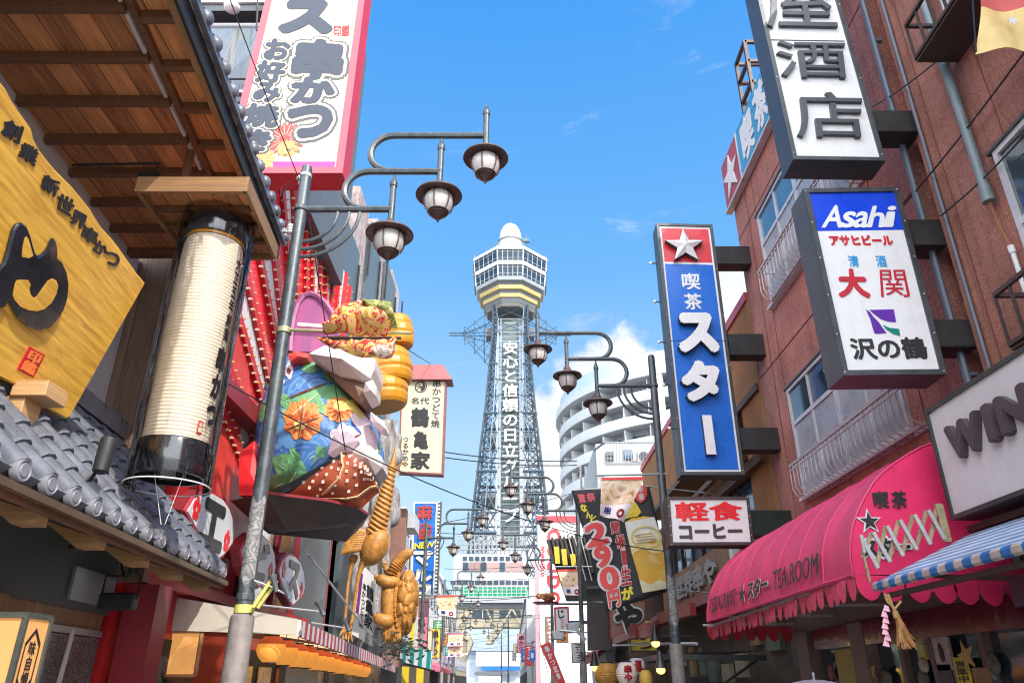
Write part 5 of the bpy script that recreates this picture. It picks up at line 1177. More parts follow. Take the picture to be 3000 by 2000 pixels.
for c,x0,x1,y0,y1 in (('A',2408,2460,602,668),('s',2458,2496,620,668),('a',2496,2536,620,668),('h',2540,2582,604,667),('i',2586,2612,604,666)):
    mb.text(c,[PY(*p,YA_) for p in ((x0+16,y0),(x1+14,y0),(x1+6,y1),(x0-2,y1))],.002,.022,False,.005)
mb.build('brand_lettering',K['white'],s2)
txt(s2,YA_,[('アサヒビール',((2427,690),(2610,690),(2618,719),(2434,719)),.05)],K['redink'])
txt(s2,YA_,[('清',rect(2482,749,2511,782),.015),('酒',rect(2562,749,2592,782),.015)],K['bluelet'])
txt(s2,YA_,[('大',((2456,789),(2528,789),(2551,873),(2458,870)),.05),('関',((2575,790),(2650,790),(2668,873),(2580,871)),.012)],mat('crimson brush ink',(.46,.012,.03),.5))
txt(s2,YA_,[('沢の鶴',((2484,990),(2706,987),(2722,1052),(2500,1054)),.03)],K['ink'])
def pface(pts,h=.004): return [PY(x,y,YA_)+V((0,-h,0)) for x,y in pts]
mb=MB(); mb.poly(pface([(2546,908),(2618,906),(2625,944),(2600,942),(2580,935),(2562,922)])); mb.poly(pface([(2536,906),(2548,914),(2560,930),(2575,945),(2585,960),(2597,976),(2562,978),(2556,960),(2549,935)])); mb.build('purple_emblem',mat('purple ink',(.10,.02,.32),.4),s2)
mb=MB(); mb.poly(pface([(2585,951),(2605,960),(2634,964),(2637,985),(2615,978),(2595,965)])); mb.build('green_emblem',mat('green ink',(.0,.20,.16),.4),s2)
bracket(s2,(2655,637),(2700,712),YA_); bracket(s2,(2733,930),(2800,1011),YA_)
YS=11.4
s3,q=boxsign('tall blue box sign with red star square and white raised letters beside the lamp post',((1931,662),(2079,666),(2171,1382),(2004,1382)),YS,.34,.05,K['white'])
MB().slab(off(sub(q,.035,.965,.01,.165),.004),.004).build('red_panel',mat('signal red acrylic',(.62,.035,.05),.3),s3)
MB().slab(off(sub(q,.035,.965,.175,.992),.004),.004).build('blue_panel',K['blue'],s3)
def raised3(t_,quads,Y,d,bold,mface,mside):
    a=MB(); b=MB()
    for s,pts in quads:
        Q=[PY(*p,Y) for p in pts]; a.text(s,Q,d,bold,False,.004); b.text(s,off(Q,d*1.22),.004,bold,False,.004)
    so_=a.build('raised_lettering',mside,t_); b.build('letter_face',mface,so_)
lm=mat('dark olive letter side',(.035,.042,.04),.4)
raised3(s3,[('ス',rect(1979,930,2086,1036)),('タ',rect(1990,1068,2094,1178)),('ー',((2052,1220),(2080,1220),(2095,1338),(2066,1338)))][:2],YS,.10,.075,K['white'],lm)
Q=[PY(*p,YS) for p in ((2052,1222),(2079,1222),(2094,1336),(2066,1336))]; MB().slab(off(Q,.105),.10).build('raised_lettering',lm,s3); MB().slab(off(Q,.112),.006).build('letter_face',K['white'],s3)
txt(s3,YS,[('喫',rect(1995,801,2048,849),.02),('茶',rect(2002,860,2053,908),.02)],K['white'],depth=.01)
cst=PY(2003,729,YS)
MB().prism([p+V((0,-.01,0)) for p in star(cst,.36,(0,-1,0),(0,0,1))],(0,-.10,0)).build('star',lm,s3)
st_=MB(); P=star(cst+V((0,-.113,0)),.36,(0,-1,0),(0,0,1)); n=len(P); st_.add(P+[cst+V((0,-.19,0))],[(i,(i+1)%n,n) for i in range(n)]); st_.build('star_face',K['white'],s3)
mb=MB(); a=PY(1965,998,YS); b=PY(2128,998,YS); mb.bar(a+V((0,-.005,0)),b+V((0,-.005,0)),.006,.01); mb.build('face_seam',lm,s3)
mb=MB(); ls=MB()
for y,x in ((772,1912),(885,1924),(1003,1937),(1128,1951),(1255,1968)):
    p=PY(x+14,y,YS); mb.tube([p,p+V((-.10,-.02,0))],.012,5); ls.ell(p+V((-.12,-.02,0)),(.03,.03,.03),8,6)
mb.build('bulb_arm',K['frame'],s3); ls.build('marker_bulb',K['white'],s3,True)
bracket(s3,(2090,718),(2120,770),YS); bracket(s3,(2132,975),(2180,1037),YS); bracket(s3,(2166,1250),(2200,1315),YS)
s4,q=boxsign('low white box sign with red and grey lettering for light meals and coffee',((1962,1463),(2186,1463),(2199,1587),(1971,1588)),YS,.34,.045,K['white'],mat('brownish sign frame',(.06,.045,.045),.45,.2,.2,4,.1))
txt(s4,YS,[('軽食',((1975,1470),(2172,1468),(2178,1524),(1980,1527)),.032)],K['brightred']); txt(s4,YS,[('コーヒー',((1988,1536),(2172,1534),(2176,1575),(1992,1579)),.055)],mat('grey brown ink',(.06,.045,.05)))
bracket(s4,(2199,1492),(2240,1568),YS,m=mat('green black bracket',(.018,.032,.03),.35,.2))
# ---------------------------------------------------------------- WIN sign
wn=thing('fascia_sign','large weathered white wall sign reading WIN in thick purple brown letters at the right edge','sign',(3.6,5,2.76))
XW=3.6; ww=[V((XW,6.07,3.74)),V((XW,3.2,3.74)),V((XW,3.2,2.80)),V((XW,6.07,2.80))]
K['winface']=mat('weathered white panel',(.62,.58,.60),.45,0,.08,2,.05,streak=.3,dirt=(.45,.38,.36))
MB().slab(ww,.6).build('housing',K['raildark'],wn)
MB().slab(off(inset(ww,.03),.006),.005).build('face',K['winface'],wn)
mb=MB(); o=off(ww,.025); i_=off(inset(ww,.035),.025); z_=off(ww,-.0); y_=off(inset(ww,.035),.0)
for k in range(4): j=(k+1)%4; mb.quad(o[k],o[j],i_[j],i_[k]); mb.quad(z_[k],z_[j],o[j],o[k]); mb.quad(i_[k],i_[j],y_[j],y_[k])
mb.build('frame',mat('dark green grey frame',(.05,.06,.06),.4,.3,.3,5,.1),wn)
mb=MB(); mside=mat('purple brown letters',(.075,.05,.058),.5,0,.15,5,.1)
for c,pts in (('W',((2775,1232),(2925,1142),(2880,1280),(2822,1310))),):
    pass
# letters are upright on the wall plane: baseline falls towards the far end as seen
def wq(y0,y1,za,zb): return [V((XW+.006,y0,zb)),V((XW+.006,y1,zb)),V((XW+.006,y1,za)),V((XW+.006,y0,za))]
mb.text('W',wq(5.80,5.36,3.22,3.49),.06,.06,False,0); mb.text('I',wq(5.28,5.20,3.22,3.49),.06,.06,False,0); mb.text('N',wq(5.12,4.78,3.22,3.49),.06,.06,False,0)
mb.build('lettering',mside,wn)
# ---------------------------------------------------------------- pink barrel awning
pa=thing('barrel_awning','big pink barrel awning with scalloped edge and RESTAURANT TEA ROOM lettering','awning',(3.5,9.3,2.4))
X0a,Za,AA,HB=4.3,2.42,1.45,1.22; Y0a,Y1a=6.41,12.1
def bar_(y,th,h=0,): # th 0 at the front edge, 90 at the wall
    return V((X0a-(AA+h)*cos(th),y,Za+(HB+h)*sin(th)))
def yfar(v,th): return Y0a+(Y1a-Y0a)*v
def cnv(u,t):
    th=t*PI/2; y=Y0a+(Y1a-Y0a)*u
    rib=(u*9)%1; sag=-.022*sin(PI*rib)
    # the far end turns in like a quarter dome
    e=max(0,(u-.88)/.12); k=math.sqrt(max(0,1-e*e*.62))
    sag+=.022*NZ.noise(V((y*1.1,th*2.2,3)))+.008*NZ.noise(V((y*4,th*6,1)))
    return V((X0a-(AA+sag)*cos(th)*k,y,Za+(HB+sag)*sin(th)*(k if e else 1)))
mb=MB(); mb.patch(cnv,90,20); bo=mb.build('canvas',K['pink'],pa,True)
mb=MB()
for i in range(0,10):
    u=i/9; mb.tube([cnv(min(u,1),t/14)+V((0,0,0)) for t in range(15)],.011,5)
mb.tube([cnv(i/40,0) for i in range(41)],.02,6); mb.build('rib',mat('rose awning piping',(.60,.03,.13),.55),pa,True)
pts=[bar_(Y0a-.004,PI/2*i/24) for i in range(25)]+[V((X0a,Y0a-.004,Za))]
MB().prism(pts,(0,.006,0)).build('end_panel',K['pinkend'],pa)
def scal(A,B,n,h,name,m,thick=V((0,0,0)),sk=0):
    mb=MB(); A=V(A);B=V(B); d=(B-A)/n
    for i in range(n):
        a=A+d*i; top=[a,a+d]; arc_=[a+d*(1-k/8)+V((0,0,-h*(.45+.55*sin(PI*k/8)**.6))) for k in range(9)]
        wv=V((-.03*sin(i*1.7),0,0)); mb.poly([top[0],top[1]]+[p+wv*.5 for p in arc_])
    return mb.build(name,m,pa)
K['valance']=mat('rose valance canvas',(.66,.06,.13),.6,0,.2,5,.1,60)
scal((2.855,Y0a,Za),(3.02,Y1a-.1,Za-.02),30,.20,'valance',K['valance'])
scal((2.86,Y0a-.002,Za),(4.28,Y0a-.002,Za-.06),7,.20,'valance',K['pinkend'])
scal((2.98,Y1a,Za-.0),(4.28,Y1a,Za-.04),7,.22,'valance',mat('deep red valance',(.45,.02,.04),.6))
mb=MB(); mb.bar((2.88,Y0a+.02,Za-.02),(3.0,Y1a-.1,Za-.04),.03); 
for y in (7.5,9,10.5,12): mb.bar((2.9,y,Za-.02),(4.3,y,Za+.0),.03)
mb.build('frame',K['rail'],pa)
def aw_fn(ya,yb,ta,tb): return lambda u,t,h: (lambda y,th: bar_(y,th,h+.022))(ya+(yb-ya)*u,R(ta+(tb-ta)*(1-t)))
def awt(s,ya,yb,ta,tb,bold,m,nm='lettering'):
    mb=MB(); mb.text(s,None,.004,bold,False,.004,aw_fn(ya,yb,ta,tb)); return mb.build(nm,m,pa)
awt('RESTAURANT',11.22,9.88,4,13,.0,K['ink']); awt('TEA ROOM',8.40,7.10,4,13.5,.0,K['ink'])
mb=MB(); mb.text('★',None,.004,.0,False,.004,aw_fn(9.74,9.42,4,13)); mb.text('スター',None,.004,.03,False,.004,aw_fn(9.34,8.58,4,13.5)); mb.build('lettering',K['ink'],pa)
mb=MB(); mb.text('★',None,.003,.0,False,.0,aw_fn(9.76,9.40,3.4,13.6)); mb.text('スター',None,.003,.075,False,.0,aw_fn(9.34,8.58,4,13.5)); mb.build('letter_halo',K['whitepaint'],pa)
YE=Y0a-.012
txt(pa,YE,[('喫',((2553,1440),(2600,1437),(2606,1488),(2562,1490)),.03),('茶',((2610,1438),(2652,1436),(2660,1488),(2612,1489)),.03)],K['ink'])
c=PY(2546,1527,YE)
MB().prism(star(c,.115,(0,-1,0),(.0,0,1)),(0,-.003,0)).build('star_halo',K['whitepaint'],pa); MB().prism([p+V((0,-.004,0)) for p in star(c+V((.003,0,0)),.085,(0,-1,0),(0,0,1))],(0,-.003,0)).build('star',K['ink'],pa)
txt(pa,YE,[('スター',((2520,1572),(2668,1568),(2672,1632),(2526,1636)),.09)],K['whitepaint'],'letter_halo',.002); txt(pa,YE-.005,[('スター',((2525,1577),(2664,1573),(2668,1627),(2530,1631)),.04)],K['ink'])
# ---------------------------------------------------------------- blue striped awning of the near shop, scissor arm, straw tassel
ba=thing('blue_awning','blue and white striped awning with scissor arm at the right edge','awning',(3.2,5,2.3))
oz=2.31
A0=V((2.85,6.08,oz)); A1=V((2.85,1.5,oz)); B0=V((3.72,6.08,2.70)); B1=V((3.72,1.5,2.70))
MB().slab([B0,B1,A1,A0],.012).build('canvas',stripes('blue white stripes',[(.10,.22,.42),(.52,.54,.60)],.055,'V',.7,.25),ba)
mb=MB(); random.seed(3)
mb.prism([A0+V((0,0,.01)),A0+V((-.02,0,-.01)),A0+V((-.02,0,-.045)),A0+V((.0,0,-.06))],(0,-4.5,0)); mb.build('rolled_edge',stripes('blue brown stripes',[(.02,.15,.42),(.50,.40,.36)],.10,'U',.6,.35),ba)
mb=MB(); mb.bar(A0+V((.05,0,-.10)),A1+V((.05,0,-.10)),.035); mb.bar(B0+V((.0,0,.03)),B1+V((0,0,.03)),.05); 
for y in (6.05,4.4,2.8): mb.bar((2.88,y,oz-.1),(4.3,y,oz+.2),.03)
mb.build('frame',K['raildark'],ba)
mb=MB(); mb.bar((4.28,6.2,2.25),(3.3,3.5,2.25),.5,.2); mb.build('soffit_box',mat('dark purple grey box',(.07,.06,.075),.5),ba)
tp=[(375,600),(460,580),(550,540),(635,500),(730,465),(820,435),(885,425)]; bt=[(400,720),(490,815),(570,775),(655,735),(745,695),(835,660),(925,625)]
cv=lambda p:PY(2350+p[0]*.4464,1300+p[1]*.4464,6.02)
tp=[cv(p) for p in tp]; bt=[cv(p) for p in bt]
K['brass']=mat('weathered scissor arm',(.34,.27,.16),.5,.3,.35,12,.3,60,streak=.4,dirt=(.12,.06,.04))
mb=MB(); m2=MB()
for i in range(6):
    m2.bar(tp[i]+V((0,-.02,0)),bt[i+1]+V((0,-.02,0)),.03,.012,V((0,1,0)))
    mb.bar(bt[i]+V((0,.01,0)),tp[i+1]+V((0,.01,0)),.03,.012,V((0,1,0)))
for i in range(7): m2.bar(tp[i]+V((0,-.03,0)),(tp[i]+(bt[i]-tp[i])*.96)+V((0,-.03,0)),.022,.010,V((0,1,0))) if i in (0,) else None
mb.bar(bt[0],PY(2548,1705,6.02),.018); mb.bar(tp[6]+V((.02,0,.04)),bt[6]+V((.03,0,-.02)),.06,.03,V((0,1,0)))
mb.build('scissor_arm',K['brass'],ba); m2.build('scissor_bar',mat('grey scissor bar',(.45,.45,.44),.45,.3,.2,9,.1,streak=.4,dirt=(.2,.12,.06)),ba)
ts=thing('straw_tassel','straw tassel with pink paper ribbon hanging from the blue awning','ornament',PY(2605,1745,5.6))
mb=MB(); random.seed(9); o=PY(2622,1788,5.6)
for k in range(110):
    a=random.uniform(-1,1); l=random.uniform(.19,.26); mb.tube([o+V((random.uniform(-.012,.012),random.uniform(-.012,.012),0)),o+V((.02+a*.02,random.uniform(-.03,.03),-l*.5)),o+V((.03+a*.055,random.uniform(-.05,.05),-l))],.0028,3)
mb.build('straw',mat('dry straw',(.42,.20,.07),.7,0,.3,20,.1),ts)
mb=MB(); mb.tube([PY(2592,1738,5.6),PY(2600,1762,5.6),PY(2622,1782,5.6),PY(2640,1760,5.6)],.01,6); mb.tube([PY(2600,1738,5.6),PY(2612,1770,5.6),o],.012,6); mb.tube([o,o+V((0,0,-.05))],.02,8); mb.build('rope',mat('straw rope',(.36,.22,.09),.8),ts)
mb=MB()
for k in range(7):
    p=PY(2590+random.uniform(-6,6),1770+k*17,5.58); mb.quad(p,p+V((.03,.01,-.01)),p+V((.02,-.02,-.05)),p+V((-.02,0,-.04)))
mb.build('paper_ribbon',mat('pink paper ribbon',(.70,.36,.44),.6),ts)
# ---------------------------------------------------------------- shopfront of the coffee shop
sf=MB(); sf.bb(XR,XR+.4,-1,11.9,2.28,2.6); sf.build('stone_lintel',mat('brown stone lintel',(.17,.11,.09),.6,0,.25,5,.2),cb)
MB().bb(XR-.05,XR+.2,6.0,11.2,2.02,2.277).build('maroon_fascia',mat('maroon gloss fascia',(.13,.012,.028),.2,0,.2,2,.03,coat=.3),cb)
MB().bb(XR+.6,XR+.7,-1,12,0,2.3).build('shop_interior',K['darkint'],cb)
K['stonecol']=mat('brown stone pier',(.20,.13,.11),.5,0,.25,4,.15)
for y0,y1 in ((5.55,6.15),(9.6,10.0),(11.45,11.9)): MB().bb(XR-.06,XR+.3,y0,y1,0,2.275).build('stone_pier',K['stonecol'],cb)
MB().bb(XR+.10,XR+.12,6.15,11.4,0,2.02).build('shop_glass',K['glass'],cb)
mb=MB()
for y in (7.35,8.25,8.9): mb.bb(XR+.02,XR+.1,y-.04,y+.04,0,2.02)
mb.build('door_frame',mat('brown door frame',(.15,.09,.075),.5),cb)
MB().bb(XR+.03,XR+.06,10.1,10.75,1.45,2.0).build('ochre_panel',mat('ochre panel',(.45,.34,.09),.6,0,.15,2,.05),cb)
for k,(px,m,l) in enumerate((((2555,1968),'gs','gold star ornament in the shop window under the straw tassel'),((2832,1920),'gs','gold star ornament beside the posters near the right edge'))):
    p=PX(*px,XR-.02); st=MB().prism(star(p,.145,(-1,0,0),(0,.25,1)),(-.012,0,0)).build('star_ornament',K.setdefault('gs',mat('flat gold card',(.50,.32,.09),.45,.1)))
    tag(st,l,'ornament')
for k,(x0,y0,x1,y1,col,l) in enumerate(((2727,1868,2790,1945,(.45,.32,.33),'pale pink poster with a dark round figure in the shop window'),(2790,1925,2848,1998,(.68,.48,.03),'yellow notice with black writing in the shop window'),(2742,1946,2795,2000,(.07,.05,.09),'dark poster below the pale pink one in the shop window'),(2845,1955,2905,2000,(.32,.16,.08),'brown food poster at the foot of the shop window'))):
    a=PX(x0,y0,XR+.0); b=PX(x1,y1,XR+.0); po=MB().bb(XR+.0,XR+.01,b.y,a.y,b.z-.05,a.z).build('poster',mat('poster print %d'%k,col,.5,0,.45,9,.05)); tag(po,l,'poster')
    if k==0: 
        mb=MB(); mb.ell(V((XR-.004,(a.y+b.y)/2,a.z-.16)),(.006,.05,.075),12,8); mb.ell(V((XR-.004,(a.y+b.y)/2+.01,a.z-.09)),(.006,.03,.04),12,8); mb.build('printed_shape',K['ink'],po,True)
    if k==1:
        mb=MB(); mb.vtext('営業中',[V((XR-.001,a.y-.02,a.z-.03)),V((XR-.001,b.y+.02,a.z-.03)),V((XR-.001,b.y+.02,b.z)),V((XR-.001,a.y-.02,b.z))],.002,.02,.001); mb.build('lettering',K['ink'],po)
# stuff glimpsed behind the glass of the shop
random.seed(11)
for k in range(14):
    y=6.4+random.random()*4.8; z=1.35+random.random()*.5; c=random.choice([(.30,.06,.04),(.35,.2,.07),(.25,.3,.34),(.12,.12,.10),(.4,.33,.25)])
    MB().ell((XR+.05,y,z),(.03,random.uniform(.08,.16),random.uniform(.06,.12)),10,8).build('display_dish',mat('display food %d'%k,c,.4,0,.5,14,.3),cb,True)
um=thing('parasol','plain grey violet umbrella held open below the pink awning','umbrella',(1.86,5.0,0))
mb=MB(); 
def umf(u,t): a=2*PI*u; r=.50*t; s=1-.03*(1-abs(cos(a*4))); return V((1.86+r*cos(a)*s,5+r*sin(a)*s,1.62-.24*t*t-.01*abs(sin(a*4))*t))
mb.patch(umf,48,8); mb.build('canopy',mat('grey violet umbrella cloth',(.26,.22,.25),.45,0,.08,4,.05),um,True)
mb=MB(); mb.tube([(1.86,5,.75),(1.86,5,1.66)],.008,6); mb.tube([(1.86,5,.62),(1.86,5,.78)],.014,8)
for k in range(8): mb.tube([umf(k/8,t/6)+V((0,0,-.006)) for t in range(7)],.003,4)
mb.build('shaft',K['steel'],um)
# ================================================================ STREET LAMPS
def lamp(s):
    t_=thing('street_lamp','x','street lamp',(0,0,0),'triple armed street lamps along both sides of the street')
    MB().tube([(0,0,1.9),(0,0,2.5),(0,0,7.02),(0,0,7.08),(0,0,7.11)],[.075,.072,.064,.058,.02],14).build('pole',K['pole'],t_,True)
    MB().lathe([(.16,0),(.16,.25),(.112,.3),(.105,2.10),(.10,2.14),(.078,2.16)],(0,0,0),16).build('pole_sleeve',K['sleeve'],t_,True)
    MB().patch(lambda u,t:V((.0745*cos(-2.6+2.2*u),.0745*sin(-2.6+2.2*u),2.42+.75*t+.04*sin(u*9))),10,6).build('sticker_residue',K['scrape'],t_,True)
    mb=MB()
    for z in (6.49,2.30): mb.lathe([(.078,-.03),(.082,-.02),(.082,.02),(.078,.03)],(0,0,z),12)
    mb.build('collar',K['pole'],t_)
    rr=.040; h=.53
    a1=MB(); a1.tube([(s*.05,0,6.49),(s*1.03,0,6.49)],rr,8); a1.build('arm',K['pole'],t_,True)
    for x0,z0,x1 in ((.735,6.49,1.57),(.995,7.02,2.09)):
        r=h/2; mb=MB(); P=[(s*(x0+.16),0,z0),(s*x0,0,z0+.004)]+[(s*(x0-r*sin(PI*k/12)*1.0),0,z0+r-r*cos(PI*k/12)) for k in range(1,12)]+[(s*x0,0,z0+h),(s*x1,0,z0+h)]
        mb.tube(P,rr,8); mb.build('arm',K['pole'],t_,True)
    for x,z in ((.42,.43),(.55,.53),(.67,.63)):
        zb=6.49-z; mb=MB(); mb.tube([(s*(.05+(x-.05)*sin(PI/2*k/10)),0,6.45-(z-.04)*cos(PI/2*k/10)) for k in range(11)],.021,6); mb.build('bracket_rod',K['pole'],t_,True)
    for k in range(3):
        x=s*(1.03+.53*k); z=6.49+.53*k; o=V((x,0,z-6.49))
        hs_=MB(); hs_.lathe([(.036,6.30),(.036,6.80),(.044,6.805),(.046,6.86),(.036,6.87),(.012,6.97),(.003,6.99)],o,10)
        h_=MB()
        h_.lathe([(.045,6.34),(.06,6.31),(.075,6.27),(.10,6.235),(.14,6.21),(.20,6.185),(.262,6.165),(.268,6.145),(.255,6.135),(.15,6.15)],o,28)
        ho=h_.build('lamp_head',K['lampcap'],t_,True)
        hs_.build('lamp_stem',K['pole'],ho,True)
        MB().lathe([(.145,6.15),(.165,6.12),(.168,6.07),(.155,6.00),(.13,5.94),(.115,5.92)],o,20).build('lamp_glass',K['lampglass'],ho,True)
        mb=MB(); mb.lathe([(.12,5.935),(.125,5.92),(.10,5.905),(.105,5.895),(.075,5.88),(.08,5.87),(.05,5.855),(.03,5.83),(.012,5.82),(.018,5.81),(.012,5.795),(.003,5.785)],o,16); mb.build('finial',K['lampcap'],ho,True)
        mb=MB()
        for j in range(6):
            a=2*PI*j/6+.3; mb.tube([o+V((r*cos(a),r*sin(a),z_)) for r,z_ in ((.17,6.15),(.178,6.08),(.165,6.0),(.135,5.93))],.0085,5)
        mb.build('lamp_cage',K['lampcap'],ho)
    return t_
lpos=[(-2.40,7.0,1,'nearest lamp post, on the left before the giant figure, carrying a furled banner'),(-3.2,28,1,'left lamp post in front of the blue mahjong sign'),(-3.93,45,1,'third left lamp post, before the green netting'),(-4.7,60,1,'fourth left lamp post, small before the beige arch'),(-5.7,79,1,'farthest left lamp post under the beige arch'),
 (2.57,12.5,-1,'lamp post at right beside the tall blue star sign'),(2.05,23.2,-1,'right lamp post beside the black beer banner'),(1.70,33.3,-1,'third right lamp post beside the white painted wall'),(-.35,76,-1,'small right lamp post under the beige arch'),(-1.25,95,-1,'farthest right lamp post, tiny before the pale blue hall')]
protos={}
for x,y,s,l in lpos:
    if s not in protos: protos[s]=lamp(s); t_=protos[s]
    else: t_=copy_tree(protos[s])
    t_.location=(x,y,0); t_['label']='grey three armed street lamp: '+l if len(l.split())<11 else l
for o in list(protos.values()): pass
# fittings strapped to the nearest post
bn=thing('furled_banner','printed cloth banner twisted up round its rod on the nearest lamp post','banner',(-1.8,7,5.1))
Yb=6.97
mb=MB(); a=PY(838,966,Yb); b=PY(1206,975,Yb); mb.tube([a,b],.017,8); mb.lathe([(.075,-.03),(.079,-.03),(.079,.03),(.075,.03)],(-2.395,7,a.z),14); 
mb.build('rod',mat('yellow grey bar',(.36,.33,.19),.45,.3,.2,9,.1),bn,True)
mb=MB(); mb.tube([PY(945,990,Yb-.05),PY(1175,990,Yb-.05)],.014,6); mb.build('lower_rod',K['black'],bn)
random.seed(21)
Kc=blotch('printed red and gold cloth',[(.50,.26,.06),(.50,.025,.02),(.60,.36,.18),(.62,.40,.07),(.52,.04,.03),(.55,.46,.33),(.45,.02,.02)],3.2,.7,3.0,2,(1,1,1),'CONSTANT')
Kg=blotch('printed green cloth',[(.36,.38,.10),(.17,.19,.04),(.44,.42,.16),(.10,.10,.03)],4,.7,2,2,(1,1,1),'CONSTANT')
Kw=blotch('printed cream cloth',[(.72,.55,.40),(.66,.14,.08),(.75,.64,.52),(.62,.36,.20),(.72,.66,.58)],4,.7,2.5,2,(1,1,1),'CONSTANT')
def cloth(name,pts,dep,m,amp=.05,fr=7.0,seed=0,nu=30):
    # a crumpled sheet filling the outline given as upper and lower edges
    U,Lw=pts
    def at(E,u): k=u*(len(E)-1); i=min(int(k),len(E)-2); f=k-i; return (E[i][0]*(1-f)+E[i+1][0]*f,E[i][1]*(1-f)+E[i+1][1]*f)
    def fn(u,t):
        x0,y0=at(U,u); x1,y1=at(Lw,u); p=PY(x0*(1-t)+x1*t,y0*(1-t)+y1*t,Yb)
        n=NZ.noise(V((p.x*fr+seed,p.z*fr,seed)))+.7*abs(NZ.noise(V((p.x*fr*2.3+seed,p.z*fr*.8,seed+4))))
        return p+V((0,-dep*sin(PI*min(1,max(0,t)))-amp*n,amp*.3*n))
    mb=MB(); mb.patch(fn,nu,18); b_=MB(); o=mb.build(name,m,bn,True); 
    md=o.modifiers.new('thick','SOLIDIFY'); md.thickness=.012; return o
cloth('upper_cloth',([(968,960),(975,925),(990,902),(1015,890),(1045,884),(1075,884),(1100,900),(1120,915)],[(950,985),(985,984),(1010,985),(1040,986),(1070,985),(1100,987),(1130,985),(1150,960)]),.16,Kc,.07,6,1)
cloth('green_cloth',([(1060,884),(1085,881),(1110,882),(1130,886),(1146,886),(1150,900)],[(1085,918),(1105,935),(1125,950),(1140,960),(1155,965),(1166,962)]),.17,Kg,.05,7,5,20)
cloth('lower_cloth',([(925,990),(970,985),(1020,985),(1070,985),(1120,987),(1172,988)],[(950,1010),(985,1022),(1030,1040),(1075,1048),(1115,1052),(1165,1005)]),.05,Kc,.04,9,9)
cloth('cream_cloth',([(1078,1035),(1095,1010),(1120,1000),(1145,998),(1165,995)],[(1092,1046),(1110,1050),(1130,1052),(1148,1048),(1160,1025)]),.09,Kw,.05,9,13,18)
sp=thing('pole_spotlights','pair of grey floodlights on a yellow stay strapped to the nearest lamp post','floodlight',(-2.3,6.9,2.3))
mb=MB(); z0=PY(705,1782,6.95).z
mb.lathe([(.082,-.035),(.088,-.035),(.088,.035),(.082,.035)],(-2.395,7,z0),14); mb.bar(PY(742,1778,6.9),PY(800,1690,6.9),.02,.03); mb.bar(PY(755,1780,6.95),PY(812,1700,6.95),.02,.03); mb.build('strap',K['yellowband'],sp)
for px,a in (((806,1712),-.35),((842,1735),-.45)):
    c=PY(*px,6.9); M=Matrix.Rotation(a,3,'Y')@Matrix.Rotation(R(8),3,'X'); mb=MB(); mb.lathe([(.012,-.065),(.022,-.06),(.024,.03),(.034,.055),(.038,.09)],c,12,M); mb.build('housing',mat('grey floodlight',(.12,.14,.16),.4,.3),sp,True); MB().lathe([(.001,.086),(.036,.089)],c,12,M,False).build('reflector',mat('pinkish lamp reflector',(.6,.42,.40),.25,.2),sp)
mb=MB(); mb.tube([PY(745,1700,6.9),PY(815,1725,6.9)],.008,5); mb.tube([PY(815,1728,6.9),PY(845,1742,6.9)],.010,5); mb.build('stay',K['alu'],sp)
for k,(p0,p1) in enumerate((((770,1772),(935,1790)),((912,1823),(1010,1838)))):
    s2_=thing('arm_spotlight',('grey floodlight on a long thin arm above the cream awning end','grey floodlight on a long thin arm near the golden crane feet')[k],'floodlight',PY(*p1,9.8 if k==0 else 11.5))
    Y=9.8 if k==0 else 11.5; mb=MB(); mb.tube([PY(*p0,Y),PY(*p1,Y)],.012,5); mb.build('arm',K['alu'],s2_)
    c=PY(p1[0]+6,p1[1]-8,Y); M=Matrix.Rotation(-.5,3,'Y'); MB().lathe([(.012,-.10),(.03,-.09),(.03,.03),(.05,.06),(.056,.10)],c,12,M).build('housing',mat('grey flood housing',(.11,.125,.14),.4,.3),s2_,True)
    MB().lathe([(.001,.095),(.054,.099)],c,12,M,False).build('reflector',mat('pale reflector',(.62,.45,.42),.3),s2_)
ins=thing('cable_insulator','white insulator knob on the nearest lamp post','insulator',PY(850,673,7))
mb=MB(); c=PY(851,672,7); mb.lathe([(.02,-.06),(.04,-.05),(.03,-.03),(.045,-.01),(.03,.01),(.045,.03),(.03,.06)],c,10); mb.build('knob',K['white'],ins,True); mb=MB(); mb.tube([PY(845,682,7),PY(885,680,7)],.012,6); mb.box(PY(838,676,7),(.08,.04,.05)); mb.build('arm',K['steel'],ins)
in2=thing('cable_clamp','grey cable clamp and loops at the top of the nearest lamp post','clamp',PY(872,520,7))
mb=MB(); mb.lathe([(.066,-.02),(.07,-.02),(.07,.02),(.066,.02)],(-2.4,7,PY(910,517,7).z),12); mb.ell(PY(876,522,7),(.03,.03,.04),8,6); mb.ell(PY(880,538,7),(.03,.03,.03),8,6); mb.build('clamp',K['steel'],in2)
mb=MB(); mb.tube([PY(x,y,7.05) for x,y in ((876,522),(850,530),(826,548),(820,575))],.005,4); mb.tube([PY(x,y,7.05) for x,y in ((880,540),(845,545),(828,565),(832,590))],.005,4); mb.build('cable_loop',K['black'],in2)
